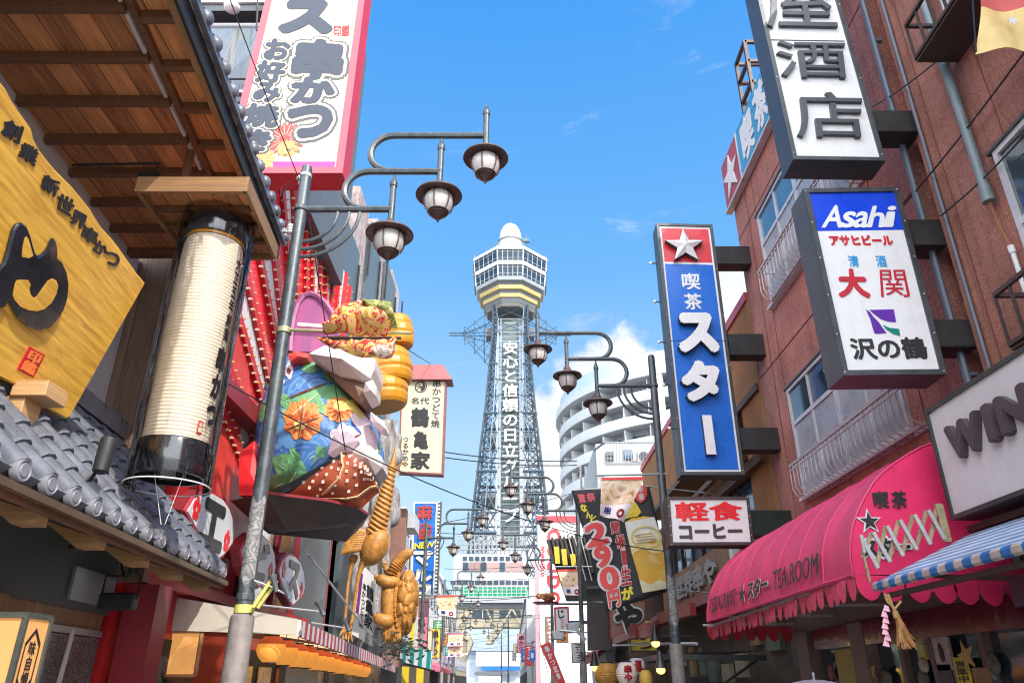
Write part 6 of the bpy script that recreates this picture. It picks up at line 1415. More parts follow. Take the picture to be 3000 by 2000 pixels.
# ================================================================ overhead wires
def wire(label,a,b,sag=.1,r=.010,n=16):
    a=V(a);b=V(b); mb=MB(); mb.tube([a.lerp(b,t/n)-V((0,0,sag*4*(t/n)*(1-t/n))) for t in range(n+1)],r,5); return tag(mb.build('overhead_wire',K['black']),label,'wire')
wire('black wire from the nearest lamp post top up past the cream sign',PY(876,525,6.95),PY(670,-10,5.6),.02,.007)
wire('black wire running from the tile roof across the figure to the right lamp post',PY(600,1085,7.2),PY(1960,1615,12.6),.35,.008,40)
wire('thin wire from the barrels to the roof of the crane and turtle restaurant sign',PY(1170,1005,11),PY(1262,1065,21.3),.02,.012)
wire('dark wire dropping down past the giant figure and its hat',PY(905,640,6.98),PY(1012,1320,8.2),.0,.007)
for k,(a,b,Y0,Y1) in enumerate((((1290,1322),(1690,1350),24,30),((1290,1338),(1690,1362),24,30),((1300,1530),(1690,1440),40,44),((1290,1560),(1620,1560),45,46),((1300,1665),(1560,1655),55,56),((1290,1700),(1600,1690),60,60),((1310,1750),(1620,1740),48,52),((1300,1810),(1560,1800),70,70))):
    wire(('upper of two thin wires crossing the tower shaft','lower of two thin wires crossing the tower shaft','wire crossing below the last tower lettering','wire crossing the lattice deck of the hall','wire crossing the blinds of the hall','wire crossing the white band of the hall','wire crossing beneath the green netting','wire crossing the bridge windows')[k],PY(*a,Y0),PY(*b,Y1),.12,.02)
# ================================================================ crane and turtle restaurant
cr=thing('crane_turtle_restaurant','restaurant front clad in grey bark like wood behind the golden crane and turtle','restaurant',(-4.6,21,0))
K['bark']=blotch('grey weathered bark',[(.05,.05,.06),(.30,.27,.24),(.16,.16,.18),(.42,.39,.36),(.10,.10,.12)],3,.8,1.2,8,(5,5,.7))
def barkf(u,t):
    z=5.9-5.9*t if False else 0
    return V((0,0,0))
mb=MB(); 
bx0,bx1=PY(1062,1200,20.6).x,PY(1166,1200,20.6).x
def bf(u,t):
    x=bx0+(bx1-bx0)*u+.06*NZ.noise(V((u*3,t*9,2))); z=8.6*(1-t)+1.0*t; return V((x,20.6-.14*NZ.noise(V((u*6,t*14,1)))+.1*abs(u-.5),z))
mb.patch(bf,18,70); o=mb.build('bark_slab',K['bark'],cr,True); md=o.modifiers.new('thick','SOLIDIFY'); md.thickness=.3
MB().bb(-9,-4.5,20.9,25.8,0,7.4).build('wall',mat('dark brown restaurant wall',(.055,.042,.036),.7,0,.2,3,.2),cr)
MB().bb(PY(1144,1500,22).x,PY(1190,1500,22).x,22,22.4,2,PY(1165,1488,22).z).build('brown_post',mat('reddish brown post',(.26,.13,.10),.6,0,.2,4,.2),cr)
MB().bb(PY(1170,1520,23).x,PY(1215,1520,23).x,23,24.2,PY(1190,1545,23).z,PY(1190,1502,23).z).build('grey_box',mat('pale grey box',(.5,.53,.56),.5),cr)
# white wall banner with brush writing
wbn=thing('calligraphy_panel','white panel of brush writing on the bark clad wall behind the crane legs','sign',(-3,14.9,2.2))
wq_=[PY(*p,19.8) for p in ((1058,1648),(1098,1690),(1090,1892),(1030,1856))]
MB().slab(wq_,.06).build('panel',K['whitepaint'],wbn)
mb=MB(); mb.vtext('鶴亀家',sub(wq_,.52,.98,.18,.80),.004,.03,.004); mb.vtext('串かつどて焼',sub(wq_,.28,.50,.22,.85),.003,.03,.004); mb.vtext('つるかめや',sub(wq_,.62,.86,.82,1.0),.003,.02,.004); mb.build('lettering',K['ink'],wbn)
MB().quad(*off(sub(wq_,.05,.22,.12,.7),.004)).build('purple_stripe',mat('purple stripe',(.16,.02,.14),.5),wbn)
# projecting sign with its own little roof
YT=21.0
ts_,q=boxsign('cream box sign with a small maroon roof and brush writing beside the tower',((1180,1108),(1304,1111),(1294,1386),(1171,1380)),YT,.3,.045,K['cream'],mat('maroon sign frame',(.24,.07,.07),.45,0,.15,4,.1),name='roofed_sign')
a,b=PY(1160,1116,YT),PY(1326,1120,YT); c,d=PY(1190,1066,YT),PY(1298,1068,YT)
MB().box8([V((a.x,YT-.16,a.z)),V((b.x,YT-.16,a.z)),V((b.x,YT+.5,a.z)),V((a.x,YT+.5,a.z)),V((c.x,YT+.05,c.z)),V((d.x,YT+.05,c.z)),V((d.x,YT+.3,c.z)),V((c.x,YT+.3,c.z))]).build('sign_roof',mat('dusty maroon sheet',(.34,.10,.10),.5,0,.15,4,.1),ts_)
txt(ts_,YT,[('鶴',((1205,1194),(1258,1194),(1256,1252),(1202,1250)),.04),('亀',((1212,1262),(1256,1262),(1254,1316),(1209,1314)),.03),('家',((1205,1322),(1262,1324),(1258,1376),(1202,1374)),.04)],K['ink'])
mb=MB(); mb.vtext('串かつどて焼',[PY(*p,YT) for p in ((1266,1112),(1294,1113),(1288,1254),(1262,1252))],.003,.02,.004); mb.vtext('つるかめや',[PY(*p,YT) for p in ((1180,1278),(1198,1278),(1196,1370),(1178,1369))],.003,.02,.004)
mb.text('名代',[PY(*p,YT) for p in ((1204,1164),(1258,1164),(1257,1184),(1203,1183))],.003,.02,.004); mb.build('lettering',K['ink'],ts_)
c=PY(1233,1133,YT-.008); mb=MB()
for r0,r1 in ((.155,.185),):
    A=[c+V((r1*cos(2*PI*k/28),0,r1*sin(2*PI*k/28))) for k in range(28)]; B=[c+V((r0*cos(2*PI*k/28),0,r0*sin(2*PI*k/28))) for k in range(28)]
    for k in range(28): mb.quad(A[k],A[(k+1)%28],B[(k+1)%28],B[k])
mb.poly([c+V((.0+.14*cos(a_),-.001,.14*sin(a_))) for a_ in [(-PI/2)+PI*k/12 for k in range(13)]]+[c+V((.06*cos(a_),-.001,.07+.06*sin(a_))) for a_ in [PI/2-PI*k/8 for k in range(9)]])
for k in range(3): a_=2.2+k*.8; mb.bar(c+V((0,-.002,0)),c+V((.15*cos(a_),-.002,.15*sin(a_))),.016,.004,V((0,1,0)))
mb.build('crest',K['ink'],ts_)
mb=MB(); mb.bar((a.x+.1,YT+.2,8.0),(-4.6,YT+.2,8.0),.06); mb.bar((a.x+.1,YT+.2,6.6),(-4.6,YT+.2,6.6),.06); mb.build('bracket',K['frame'],ts_)
# ---------------------------------------------------------------- golden carvings
GS=1.29
def skin(name,chains,m,parent,sub_=1):
    chains=[[(p,r*GS) for p,r in ch] for ch in chains]
    vs=[];es=[];rs=[]
    for ch in chains:
        b=len(vs); 
        for i,(p,r) in enumerate(ch):
            vs.append(V(p)); rs.append(r)
            if i: es.append((b+i-1,b+i))
    me=bpy.data.meshes.new(name); offp=wpos(parent); me.from_pydata([tuple(v-offp) for v in vs],es,[])
    o=bpy.data.objects.new(name,me); COL.objects.link(o); me.materials.append(m)
    md=o.modifiers.new('skin','SKIN'); md.use_smooth_shade=True
    for i,r in enumerate(rs):
        sv=me.skin_vertices[0].data[i]; sv.radius=(r,r) if not isinstance(r,tuple) else r
    roots=0; b=0
    for ch in chains: me.skin_vertices[0].data[b].use_root=True; b+=len(ch)
    s_=o.modifiers.new('sub','SUBSURF'); s_.levels=sub_; s_.render_levels=sub_
    dg=bpy.context.evaluated_depsgraph_get(); m2=bpy.data.meshes.new_from_object(o.evaluated_get(dg)); o.modifiers.clear(); o.data=m2; m2.name=name
    for p in m2.polygons: p.use_smooth=True
    if not m2.materials: m2.materials.append(m)
    o.parent=parent; KIDS.setdefault(parent.name,[]).append(o); return o
YC=17.6
cn_=thing('crane_statue','golden carved wooden crane with ribbed neck stretched upward','statue',PY(1040,1880,YC))
g=lambda x,y,dy=0: PY(x,y,YC+dy)
mb=MB(); M=Matrix.Rotation(R(24),3,'Y'); c=g(1098,1600); mb.ell(c,(.31,.33,.46),20,14,M); mb.build('body',K['gold'],cn_,True)
skin('neck',[[(g(1100,1560),.19),(g(1112,1520),.17),(g(1124,1470),.145),(g(1134,1430),.12),(g(1142,1395),.10),(g(1148,1365),.075),(g(1153,1345),.05),(g(1157,1322),.022),(g(1159,1300),.008)]],K['gold'],cn_)
nk=MB()
for k in range(15):     # carved rows of neck feathers, each a raised collar lying aslant
    t=k/14; x=1102+46*t**.9; y=1562-190*t; r=(.205-.105*t)*GS
    M=Matrix.Rotation(R(34),3,'Y')@Matrix.Rotation(R(10),3,'X'); nk.lathe([(r*.85,-.05),(r*1.04,-.03),(r*1.08,0),(r*.9,.04)],g(x,y),14,M)
nk.build('neck_feathers',K['gold'],cn_,True)
skin('beak',[[(g(1150,1375),.03),(g(1165,1368),.022),(g(1176,1358),.014),(g(1186,1352),.006)],[(g(1160,1372),.015),(g(1168,1385),.012),(g(1168,1400),.006)]],K['gold'],cn_)
for s,(pts) in (('a',[(1070,1635,.10),(1058,1662,.055),(1050,1690,.036),(1042,1740,.03),(1036,1790,.03),(1028,1835,.034),(1024,1846,.04)]),('b',[(1040,1620,.12),(1028,1660,.04),(1018,1720,.028),(1014,1780,.027),(1010,1825,.032),(1008,1840,.036)])):
    ch=[[(g(x,y,.1 if s=='b' else -.05),r) for x,y,r in pts]]; x,y,_=pts[-1]
    for dx,dy in ((-14,18),(-4,26),(8,24)): ch.append([(g(x,y,.1 if s=='b' else -.05),.03),(g(x+dx*.6,y+dy*.6,0),.02),(g(x+dx,y+dy*1.4,-.05),.01)])
    skin('leg',ch,K['gold'],cn_)
wg=MB(); random.seed(4)
for k in range(11):
    t=k/10; x0,y0=1075-5*t,1560+45*t; x1,y1=1022-24*t+30*(t>.6)*0,1560+62*t
    a=g(x0,y0,-.1); b=g(x1,y1,-.2); mid=a.lerp(b,.5)+V((0,-.05,.03)); wg.tube([a,mid,b],[.065,.08,.025],8)
wg.build('wing',K['gold'],cn_,True)
YR=19.3
tt=thing('turtle_statue','golden carved wooden turtle climbing upright with raised head','statue',PY(1150,1890,YR))
g=lambda x,y,dy=0: PY(x,y,YR+dy)
sh=MB()
c=g(1190,1764); M=Matrix.Rotation(R(3),3,'Y')
rx_,ry_,rz_=.29,.46,.75
def shell(u,t):
    a=2*PI*u; b=PI*t; p=V((rx_*sin(b)*cos(a),ry_*sin(b)*sin(a),rz_*cos(b)))
    q=V((sin(b)*cos(a)*1.0,sin(b)*sin(a),cos(b)*1.9)); 
    cells=NZ.voronoi(q*1.35+V((3.1,1.7,.4)))[0]; e=min(.25,(cells[1]-cells[0])); 
    return c+M@(p*(1+.50*(e-.12)))
sh.patch(shell,72,60); sh.build('shell',K['gold'],tt,True)
ri=MB(); 
for k in range(12):
    t=(k+.5)/12; y=1668+175*t; w_=5*sin(PI*t); p=g(1166-8*sin(PI*t)+6*abs(t-.5),y+8,-.26-.08*sin(PI*t)); ri.box(p,(.095,.10,.13),Matrix.Rotation(R(6),3,'Y'))
ri.build('shell_rim',K['gold'],tt,bevel=.02)
skin('body',[[(g(1142,1690,-.2),.13),(g(1138,1730,-.25),.16),(g(1137,1780,-.25),.16),(g(1140,1830,-.2),.15),(g(1146,1860,-.1),.13)]],K['gold'],tt)
skin('head',[[(g(1148,1690,-.1),.14),(g(1156,1665,-.15),.135),(g(1168,1642,-.18),.125),(g(1182,1628,-.2),.115),(g(1196,1619,-.22),.10),(g(1206,1614,-.22),.07),(g(1212,1613,-.22),.035)]],K['gold'],tt)
nr=MB()
for k in range(10):
    t=k/9; p=g(1150+38*t,1682-58*t**.8,-.17); M=Matrix.Rotation(R(20+40*t),3,'Y'); r=(.135-.025*t)*GS; nr.lathe([(r*.96,-.012),(r*1.05,0),(r*.96,.012)],p,16,M)
nr.build('neck_crease',K['gold'],tt,True)
def limb(pts,toes):
    ch=[[(g(x,y,d),r) for x,y,r,d in pts]]; x,y,r,d=pts[-1]
    for dx,dy in toes: ch.append([(g(x,y,d),r*.6),(g(x+dx*.6,y+dy*.6,d-.02),r*.42),(g(x+dx,y+dy,d-.03),r*.2)])
    skin('leg',ch,K['gold'],tt)
limb([(1165,1700,.12,-.2),(1148,1706,.13,-.35),(1130,1704,.13,-.4),(1115,1697,.125,-.4),(1104,1690,.10,-.38)],((-4,-8),(-8,-4),(-9,2)))
limb([(1150,1695,.1,.1),(1138,1672,.10,.1),(1128,1655,.09,.1)],((-8,-6),(-6,-12),(0,-14),(-10,2)))
limb([(1150,1822,.12,-.2),(1138,1815,.13,-.35),(1124,1818,.13,-.4),(1108,1812,.12,-.4),(1099,1803,.10,-.38)],((-4,-7),(-7,-2),(-6,6)))
tlb=MB(); random.seed(8)
for k in range(60):
    a=random.uniform(-1,1); d=random.uniform(-.25,.1); tlb.tube([g(1148+a*10,1832,d),g(1148+a*22,1856,d-.05),g(1148+a*26*random.uniform(.7,1.1),1886,d)],[.065,.06,.012],5)
tlb.build('tail',K['gold'],tt,True)
# ---------------------------------------------------------------- mahjong sign
YM=30.0
mj,q=boxsign('tall blue sign for a mahjong parlour ringed with white bulbs left of the tower','',YM,.4,.05,K['blue'],K['whitepaint'],name='box_sign') if 0 else boxsign('tall blue mahjong parlour sign edged with white bulbs left of the tower',((1216,1474),(1278,1475),(1268,1746),(1207,1744)),YM,.5,.06,K['blue'],K['whitepaint'])
raised3(mj,[('麻',rect(1221,1478,1270,1524)),('雀',rect(1219,1532,1268,1580))],YM,.05,.03,mat('dark red neon letter',(.30,.03,.03),.4),K['whitepaint'])
txt(mj,YM,[('NEW',((1215,1590),(1274,1584),(1273,1602),(1214,1610)),.03)],mat('yellow letters',(.70,.55,.03),.4),depth=.05)
raised3(mj,[('マ',rect(1214,1615,1268,1658)),('ル',rect(1211,1668,1266,1704)),('コ',rect(1209,1712,1262,1742))],YM,.05,.06,K['whitepaint'],mat('navy letter edge',(.02,.04,.10)))
bb_=MB()
for k in range(26):
    p=PY(1286-.0*k,1470+k*10.8,YM); p.x=q[1].x+.12; bb_.ell(p+V((.0,-.02,0)),(.05,.05,.05),8,6)
mb=MB(); mb.bb(q[1].x+.05,q[1].x+.20,YM,YM+.4,q[2].z,q[1].z+.1); mb.build('bulb_strip',K['frame'],mj); bb_.build('bulb',K['white'],mj,True)
mb=MB(); mb.bar((q[0].x,YM+.3,q[0].z-.5),(-4.8,YM+.3,q[0].z-.5),.1); mb.bar((q[0].x,YM+.3,q[3].z+.5),(-4.8,YM+.3,q[3].z+.5),.1); mb.build('bracket',K['frame'],mj)
# ================================================================ street fronts farther on
def front(label,side,y0,y1,h,wall,X=None,storeys=2,glass=None,gap=.0,seed=0,aw=None,name='shop_building',dep=8):
    Xs=(lambda y:(-3.6-.047*(y-10)) if side<0 else (4.1-.0486*(y-12.5)))
    random.seed(seed); xs=Xs(y0) if X is None else X
    x2=xs+side*dep; t_=thing(name,label,'building',(xs+side*dep/2,(y0+y1)/2,0))
    MB().bb(min(xs,x2),max(xs,x2),y0,y1-gap,0,h).build('wall',wall,t_)
    fx=xs-side*.03
    for s in range(storeys):
        zb=3.2+s*2.9
        if zb+1.6>h: break
        n=max(1,int((y1-y0)/2.2))
        for i in range(n):
            a=y0+.5+(y1-y0-1)*i/n; b=a+(y1-y0-1)/n*.72
            wo=MB().bb(fx-.02,fx+.02,a,b,zb,zb+1.35).build('window',glass or K['glass'],t_); mb=MB(); mb.bar((fx-side*.03,a,zb),(fx-side*.03,b,zb),.06); mb.bar((fx-side*.03,a,zb+1.35),(fx-side*.03,b,zb+1.35),.06); mb.bar((fx-side*.03,(a+b)/2,zb),(fx-side*.03,(a+b)/2,zb+1.35),.05); mb.build('window_frame',K['alu'],wo)
    MB().bb(xs-side*.02-.15,xs-side*.02+.15,y0,y1-gap,h,h+.25).build('parapet',wall,t_)
    MB().bb(fx-.03,fx+.03,y0+.3,y1-.3,0,2.5).build('shopfront',K['darkint'],t_)
    if aw:
        o=xs-side*.9; MB().slab([V((xs,y0+.2,2.9)),V((xs,y1-.2,2.9)),V((o,y1-.2,2.45)),V((o,y0+.2,2.45))],.04).build('awning',aw,t_); MB().slab([V((o,y0+.2,2.45)),V((o,y1-.2,2.45)),V((o,y1-.2,2.2)),V((o,y0+.2,2.2))],.02).build('awning_valance',aw,t_)
    return t_
Kwht=K['whitepaint']; Kylw=stripes('yellow blue green cladding',[(.70,.55,.05),(.25,.40,.55)],.5,'V',.5)
fy=front('narrow shop with yellow and pale blue cladding behind the golden turtle',-1,26,30.5,7.2,mat('yellow cladding',(.72,.55,.06),.5),aw=stripes('teal white stripes',[(.01,.27,.26),(.66,.66,.66)],.28,'U',.6),seed=1)
a=MB(); 
for i in range(4): a.bb(-4.1+.0,-3.98,19.4,19.41,0,0)
front('pale ribbed building with silver pipes behind the second left lamp post',-1,30.8,37,8.0,mat('pale blue ribbed metal',(.45,.50,.55),.5,.1,.15,1,.1),seed=2,storeys=2)
pi=thing('pipe_frame','white pipe framework standing against the pale ribbed building','frame',(-4.1,24.5,0))
pi.name='pipe_rack'
mb=MB()
for x in (-4.35,-4.15,-3.95): mb.tube([(x,24.1,0),(x,24.1,6.4)],.03,5)
for z in (1.5,2.6,3.4,4.3,5.2,6.1): mb.tube([(-4.4,24.1,z),(-3.8,24.1,z)],.025,5)
mb.build('pipes',K['alu'],pi)
front('maroon fronted building beyond the mahjong sign',-1,37.2,46,6.5,mat('dull maroon wall',(.16,.035,.045),.6),aw=mat('pink shop awning',(.60,.15,.22),.6),seed=3)
front('white two storey building far down the left side',-1,46.2,58,8.5,Kwht,aw=K['redpink'],seed=4)
front('grey three storey building farthest down the left side',-1,58.2,84,9.0,mat('mid grey wall',(.30,.31,.33),.7),seed=5,storeys=3)
front('beige low building at the far left end of the street',-1,84.2,126,7.5,K['beige'],seed=6)
# right side
oc=thing('ochre_building','ochre plaster building with open timber loft behind the blue star sign','building',(6,18,0))
XO=4.3
MB().bb(XO,XO+7,11.95,24,6.35,8.0).build('upper_wall',K['orangewall'],oc)
MB().bb(XO,XO+.3,11.95,13.1,3.2,6.345).build('pier',K['orangewall'],oc)
MB().bb(XO-.04,XO+.3,11.95,24.05,7.95,8.12).build('coping',K['redpink'],oc)
MB().bb(XO+1.6,XO+7,12,24,0,6.3).build('rear_wall',mat('dark loft back wall',(.05,.04,.035),.9),oc)
for i in range(9):
    y=13.4+i*1.25; mb=MB(); mb.bar((XO-.35,y,5.2),(XO+1.5,y+.1,6.3),.09,.12); mb.build('loft_rafter',K['wood_beam'],oc)
mb=MB(); mb.bar((XO-.1,12,5.05),(XO-.1,24,5.05),.14,.16); mb.bar((XO-.35,12.4,5.22),(XO-.35,24,5.22),.1); mb.bar((XO,12,6.28),(XO,24,6.28),.12); mb.build('loft_beam',K['wood_beam'],oc)
for i in range(5):
    y=13.2+i*2.1; wo=MB().bb(XO+.10,XO+.13,y,y+1.95,4.15,4.98).build('window',K['glassblue'],oc); mb=MB(); mb.bar((XO+.08,y,4.15),(XO+.08,y,5),.08); mb.bar((XO+.08,y+.98,4.15),(XO+.08,y+.98,5),.05); mb.build('window_frame',K['raildark'],wo)
MB().bb(XO-.12,XO+.1,12,21.5,3.33,4.12).build('timber_fascia',K['wood_fascia'],oc)
mb=MB(); mb.text('新世界串や',[V((XO-.125,20.6,3.98)),V((XO-.125,15.6,3.98)),V((XO-.125,15.6,3.44)),V((XO-.125,20.6,3.44))],.06,.045,False,0); mb.build('lettering',mat('pale grey raised letters',(.30,.30,.31),.4,.3),oc)
wsp=MB().bb(XO-.25,XO-.12,13.9,14.15,3.66,4.05).build('wall_speaker',K['white'],oc)
MB().bb(XO-.3,XO+.1,12,24,3.10,3.3).build('red_beam',K['darkred'],oc)
MB().bb(XO+.3,XO+.35,12,24,0,3.1).build('shop_interior',mat('dim brown shop interior',(.09,.065,.045),.8,0,.6,2.5,.1),oc)
random.seed(17)
for k in range(10):
    y=12.3+k*1.1; c=random.choice([(.30,.2,.08),(.12,.16,.12),(.35,.12,.07),(.4,.34,.22),(.08,.1,.11)]); z=random.uniform(1.5,2.3)
    MB().bb(XO+.2,XO+.29,y,y+random.uniform(.4,.9),z,z+random.uniform(.3,.7)).build('wall_board',mat('shop board %d'%k,c,.6,0,.4,6,.1),oc)
mb=MB(); mb.bar((2.5,13.6,2.0),(4.25,13.4,1.98),.05,.09); mb.bar((2.5,13.6,2.0),(2.62,23,2.0),.05,.09); mb.bar((2.5,15.6,2.02),(4.25,15.6,2.02),.05); mb.bar((4.2,13.5,2.0),(3.2,13.5,1.4),.04)
pt=thing('shop_pergola','thin black awning frame low along the shops right of the lamp posts','frame',(3.3,15,2)); pt.name='awning_rack'
mb.build('bars',K['black'],pt); MB().quad((2.5,13.62,2.05),(4.25,13.45,2.10),(4.25,22.5,2.12),(2.6,22.5,2.06)).build('dark_sheet',mat('dark green sheet',(.03,.045,.04),.5,0,.4,3,.1),pt)
# white building with railing and air conditioner above the banners
wb_=thing('white_house','small white house with railed balcony and air conditioner below the round apartment block','house',(4,26,0))
YW=26.0
def wx(n,m,x0,x1,y0,y1,d=.3,dy=0,par=None): a=PY(x0,y0,YW+dy); b=PY(x1,y1,YW+dy); return MB().bb(a.x,b.x,YW+dy,YW+dy+d,b.z,a.z).build(n,m,par or wb_)
wx('wall',mat('greyed white house wall',(.50,.50,.50),.6,0,.1,2,.05,streak=.3,dirt=(.3,.29,.28)),1745,2060,1300,2000,5,1.0); wx('balcony_front',Kwht,1768,1960,1360,1420,.1); wx('window',K['glass'],1776,1800,1322,1345,.1,.9); wx('window',K['glassblue'],1828,1855,1316,1342,.1,.9)  # wall greyed so the balcony railing stands out
mb=MB()
A=PY(1748,1352,YW); B=PY(1772,1296,YW); C_=PY(1960,1296,YW); D=PY(1960,1358,YW); E_=PY(1772,1358,YW)
mb.bar(B,C_,.06); mb.bar(E_,D,.06)
for i in range(22): x=1772+i*8.6; mb.bar(PY(x,1296,YW),PY(x,1358,YW),.025)
mb.bar(B,B+V((-.3,1,0)),.06); mb.build('railing',mat('grey railing',(.20,.22,.24),.5,.2),wb_)
ac=wx('air_conditioner',K['alu'],1868,1908,1320,1352,.4,.4); c=PY(1886,1336,YW+.39); mb=MB(); mb.lathe([(.001,0),(.17,0),(.18,.02)],c,20,Matrix.Rotation(R(90),3,'X')); mb.build('fan_grille',K['frame'],ac)
front('dark timber shop behind the black beer banner',1,24.2,31,5.2,mat('dark brown timber wall',(.09,.055,.04),.7,0,.3,3,.2),seed=7,aw=K['darkred'])
front('white tiled building beyond the skewer sign on the right',1,46.2,70,7.0,Kwht,seed=8)
front('grey building farthest down the right side',1,70.2,125,8.5,mat('grey wall b',(.36,.36,.37),.7),seed=9,storeys=3)
# white wall with painted red letters
pw=thing('painted_wall_building','white building whose street wall carries red painted letters beneath a red cornice','building',(3,46,0))
YP=44.0
def pwx(n,m,x0,x1,y0,y1,d=.1,dy=0): a=PY(x0,y0,YP+dy); b=PY(x1,y1,YP+dy); return MB().bb(a.x,b.x,YP+dy,YP+dy+d,b.z,a.z).build(n,m,pw)
pwx('wall',mat('bright white wall panel',(.78,.77,.77),.5,0,.05,.8,.03),1577,1900,1508,2000,2.2); pwx('red_cornice',K['brightred'],1574,1720,1510,1528,.1,-.12)
MB().bb(PY(1577,1990,YP).x-.12,PY(1577,1990,YP).x+.1,YP-.05,YP+.3,0,8).build('corner_post',mat('pinkish post',(.42,.25,.27)),pw)
def rtxt(s,x0,y0,x1,y1,bold,m):      # lettering turned on its side, read from the bottom up
    mb=MB(); mb.text(s,[PY(*p,YP-.01) for p in ((x0,y1),(x0,y0),(x1,y0),(x1,y1))],.02,bold,False,.0); mb.build('lettering',m,pw)
rtxt('VI GENNINAI',1583,1600,1596,1690,.03,K['redink']); 
q4=[PY(*p,YP-.01) for p in ((1604,1545),(1642,1545),(1640,1775),(1602,1775))]
mb=MB(); 
for i,c in enumerate('COODO'): 
    S=sub(q4,0,1,i/5+.02,(i+1)/5-.02); mb.text(c,[S[1],S[2],S[3],S[0]],.02,.05,False,0)
mb.build('lettering',K['brightred'],pw)
# skewer sign
YK=25.0
sk=thing('skewer_sign','sign of tall dark skewer rods with three yellow price plates','sign',PY(1660,1665,YK))
mb=MB(); random.seed(2)
for i in range(13):
    x=1606+i*11.5; y0=1582-8*sin(PI*i/12)-(6 if i%2 else 0)-i*.8; yb=1650+max(0,i-6)*9; mb.bar(PY(x,y0,YK+.02*(i%3)),PY(x+16+i*1.2,yb,YK+.02*(i%3)),.11,.08)
mb.build('rods',mat('dark charred rod',(.045,.04,.035),.6,0,.3,8,.2),sk)
mb=MB()
for i in (6,8,10,12): x=1664+(i-6)*9; mb.bar(PY(x,1560+i,YK-.06),PY(x+34,1700,YK-.06),.035,.03)
mb.build('pale_rods',mat('pale rod',(.5,.47,.45),.5),sk)
for i,(x,y,y2) in enumerate(((1622,1600,1650),(1644,1607,1654),(1670,1622,1657))):
    pl=MB().slab([PY(*p,YK-.1) for p in ((x,y),(x+15,y),(x+19,y2),(x+5,y2))],.02).build('yellow_plate',mat('yellow plate %d'%i,(.66,.47,.04),.5,0,.15,6,.05),sk)
MB().slab([PY(*p,YK+.15) for p in ((1600,1580),(1740,1570),(1785,1760),(1660,1760))],.1).build('back_panel',mat('dark back panel',(.03,.028,.028),.6),sk)
mb=MB(); mb.bar(PY(1720,1720,YK),V((4,YK,PY(1720,1720,YK).z)),.08); mb.bar(PY(1710,1600,YK),V((4,YK,PY(1720,1600,YK).z)),.08); mb.build('bracket',K['frame'],sk)
# ---------------------------------------------------------------- hanging banners with fried food photographs
K['food']=blotch('printed photograph of fried food',[(.20,.08,.03),(.58,.34,.16),(.70,.55,.40),(.62,.40,.22),(.74,.64,.52),(.70,.54,.38),(.24,.10,.04)],5.0,.6,.6,1)
def banner(label,px,Y,texts=(),rod=None,wave=.03,cap=True,m=None,capm=None):
    t_=thing('hanging_banner',label,'banner',PY(*px[0],Y),'food banners hung from lamp posts')
    q=[PY(*p,Y) for p in px]
    def fn(u,t): p=(q[0]*(1-u)+q[1]*u)*(1-t)+(q[3]*(1-u)+q[2]*u)*t; return p+V((0,-wave*sin(u*7+t*3)*t,0))
    mb=MB(); mb.patch(fn,14,16); o=mb.build('cloth',m or K['food'],t_,True); 
    h=lambda u,t,d: fn(u,t)+V((0,-.012-d,0))
    mb=MB(); mb.patch(lambda u,t:h(u,t*.07,.0),14,2); mb.build('top_strip',capm or K['flred'],t_,True)
    mb=MB(); mb.patch(lambda u,t:h(u,.72+.28*t-.10*u*(1-t),.0),14,4); mb.build('foot_strip',mat('pale printed foot',(.74,.66,.68),.6),t_,True)
    mb=MB(); 
    for u0,m_ in ((.1,0),(.32,0),): pass
    mb.text('串',None,.002,.02,False,0,lambda u,t,d:h(.16+.24*u,.74+.2*t,.012)); mb.build('lettering',mat('blue print',(.03,.07,.45)),t_)
    mb=MB(); mb.text('◎',None,.002,.02,False,0,lambda u,t,d:h(.60+.26*u,.76+.2*t,.012)); mb.build('round_mark',K['redink'],t_)
    if rod: mb=MB(); mb.tube([PY(*rod[0],Y),PY(*rod[1],Y)],.018,6); mb.build('rod',K['steel'],t_)
    return t_
banner('fried food banner on the right lamp post above the black beer banner',((1762,1398),(1890,1396),(1828,1528),(1757,1508)),12.45,rod=((1745,1392),(1952,1388)),wave=.06)
banner('fried food banner below the three yellow price plates',((1632,1668),(1706,1666),(1703,1744),(1655,1742)),23.2,rod=((1625,1659),(1735,1659)))
banner('pink edged fried food banner on the second left lamp post',((1278,1745),(1340,1742),(1335,1808),(1286,1800)),28,rod=((1250,1742),(1343,1742)))
banner('small stacked pink banner low beside the maroon front',((1314,1855),(1358,1853),(1355,1890),(1312,1892)),40,rod=((1300,1853),(1360,1853)),capm=K['magenta'])
banner('lower small banner hanging under another beside the maroon front',((1312,1893),(1356,1892),(1354,1922),(1312,1922)),40.2)
banner('tiny pink banner far down the left side',((1332,1912),(1372,1910),(1368,1918),(1345,1920)),48)
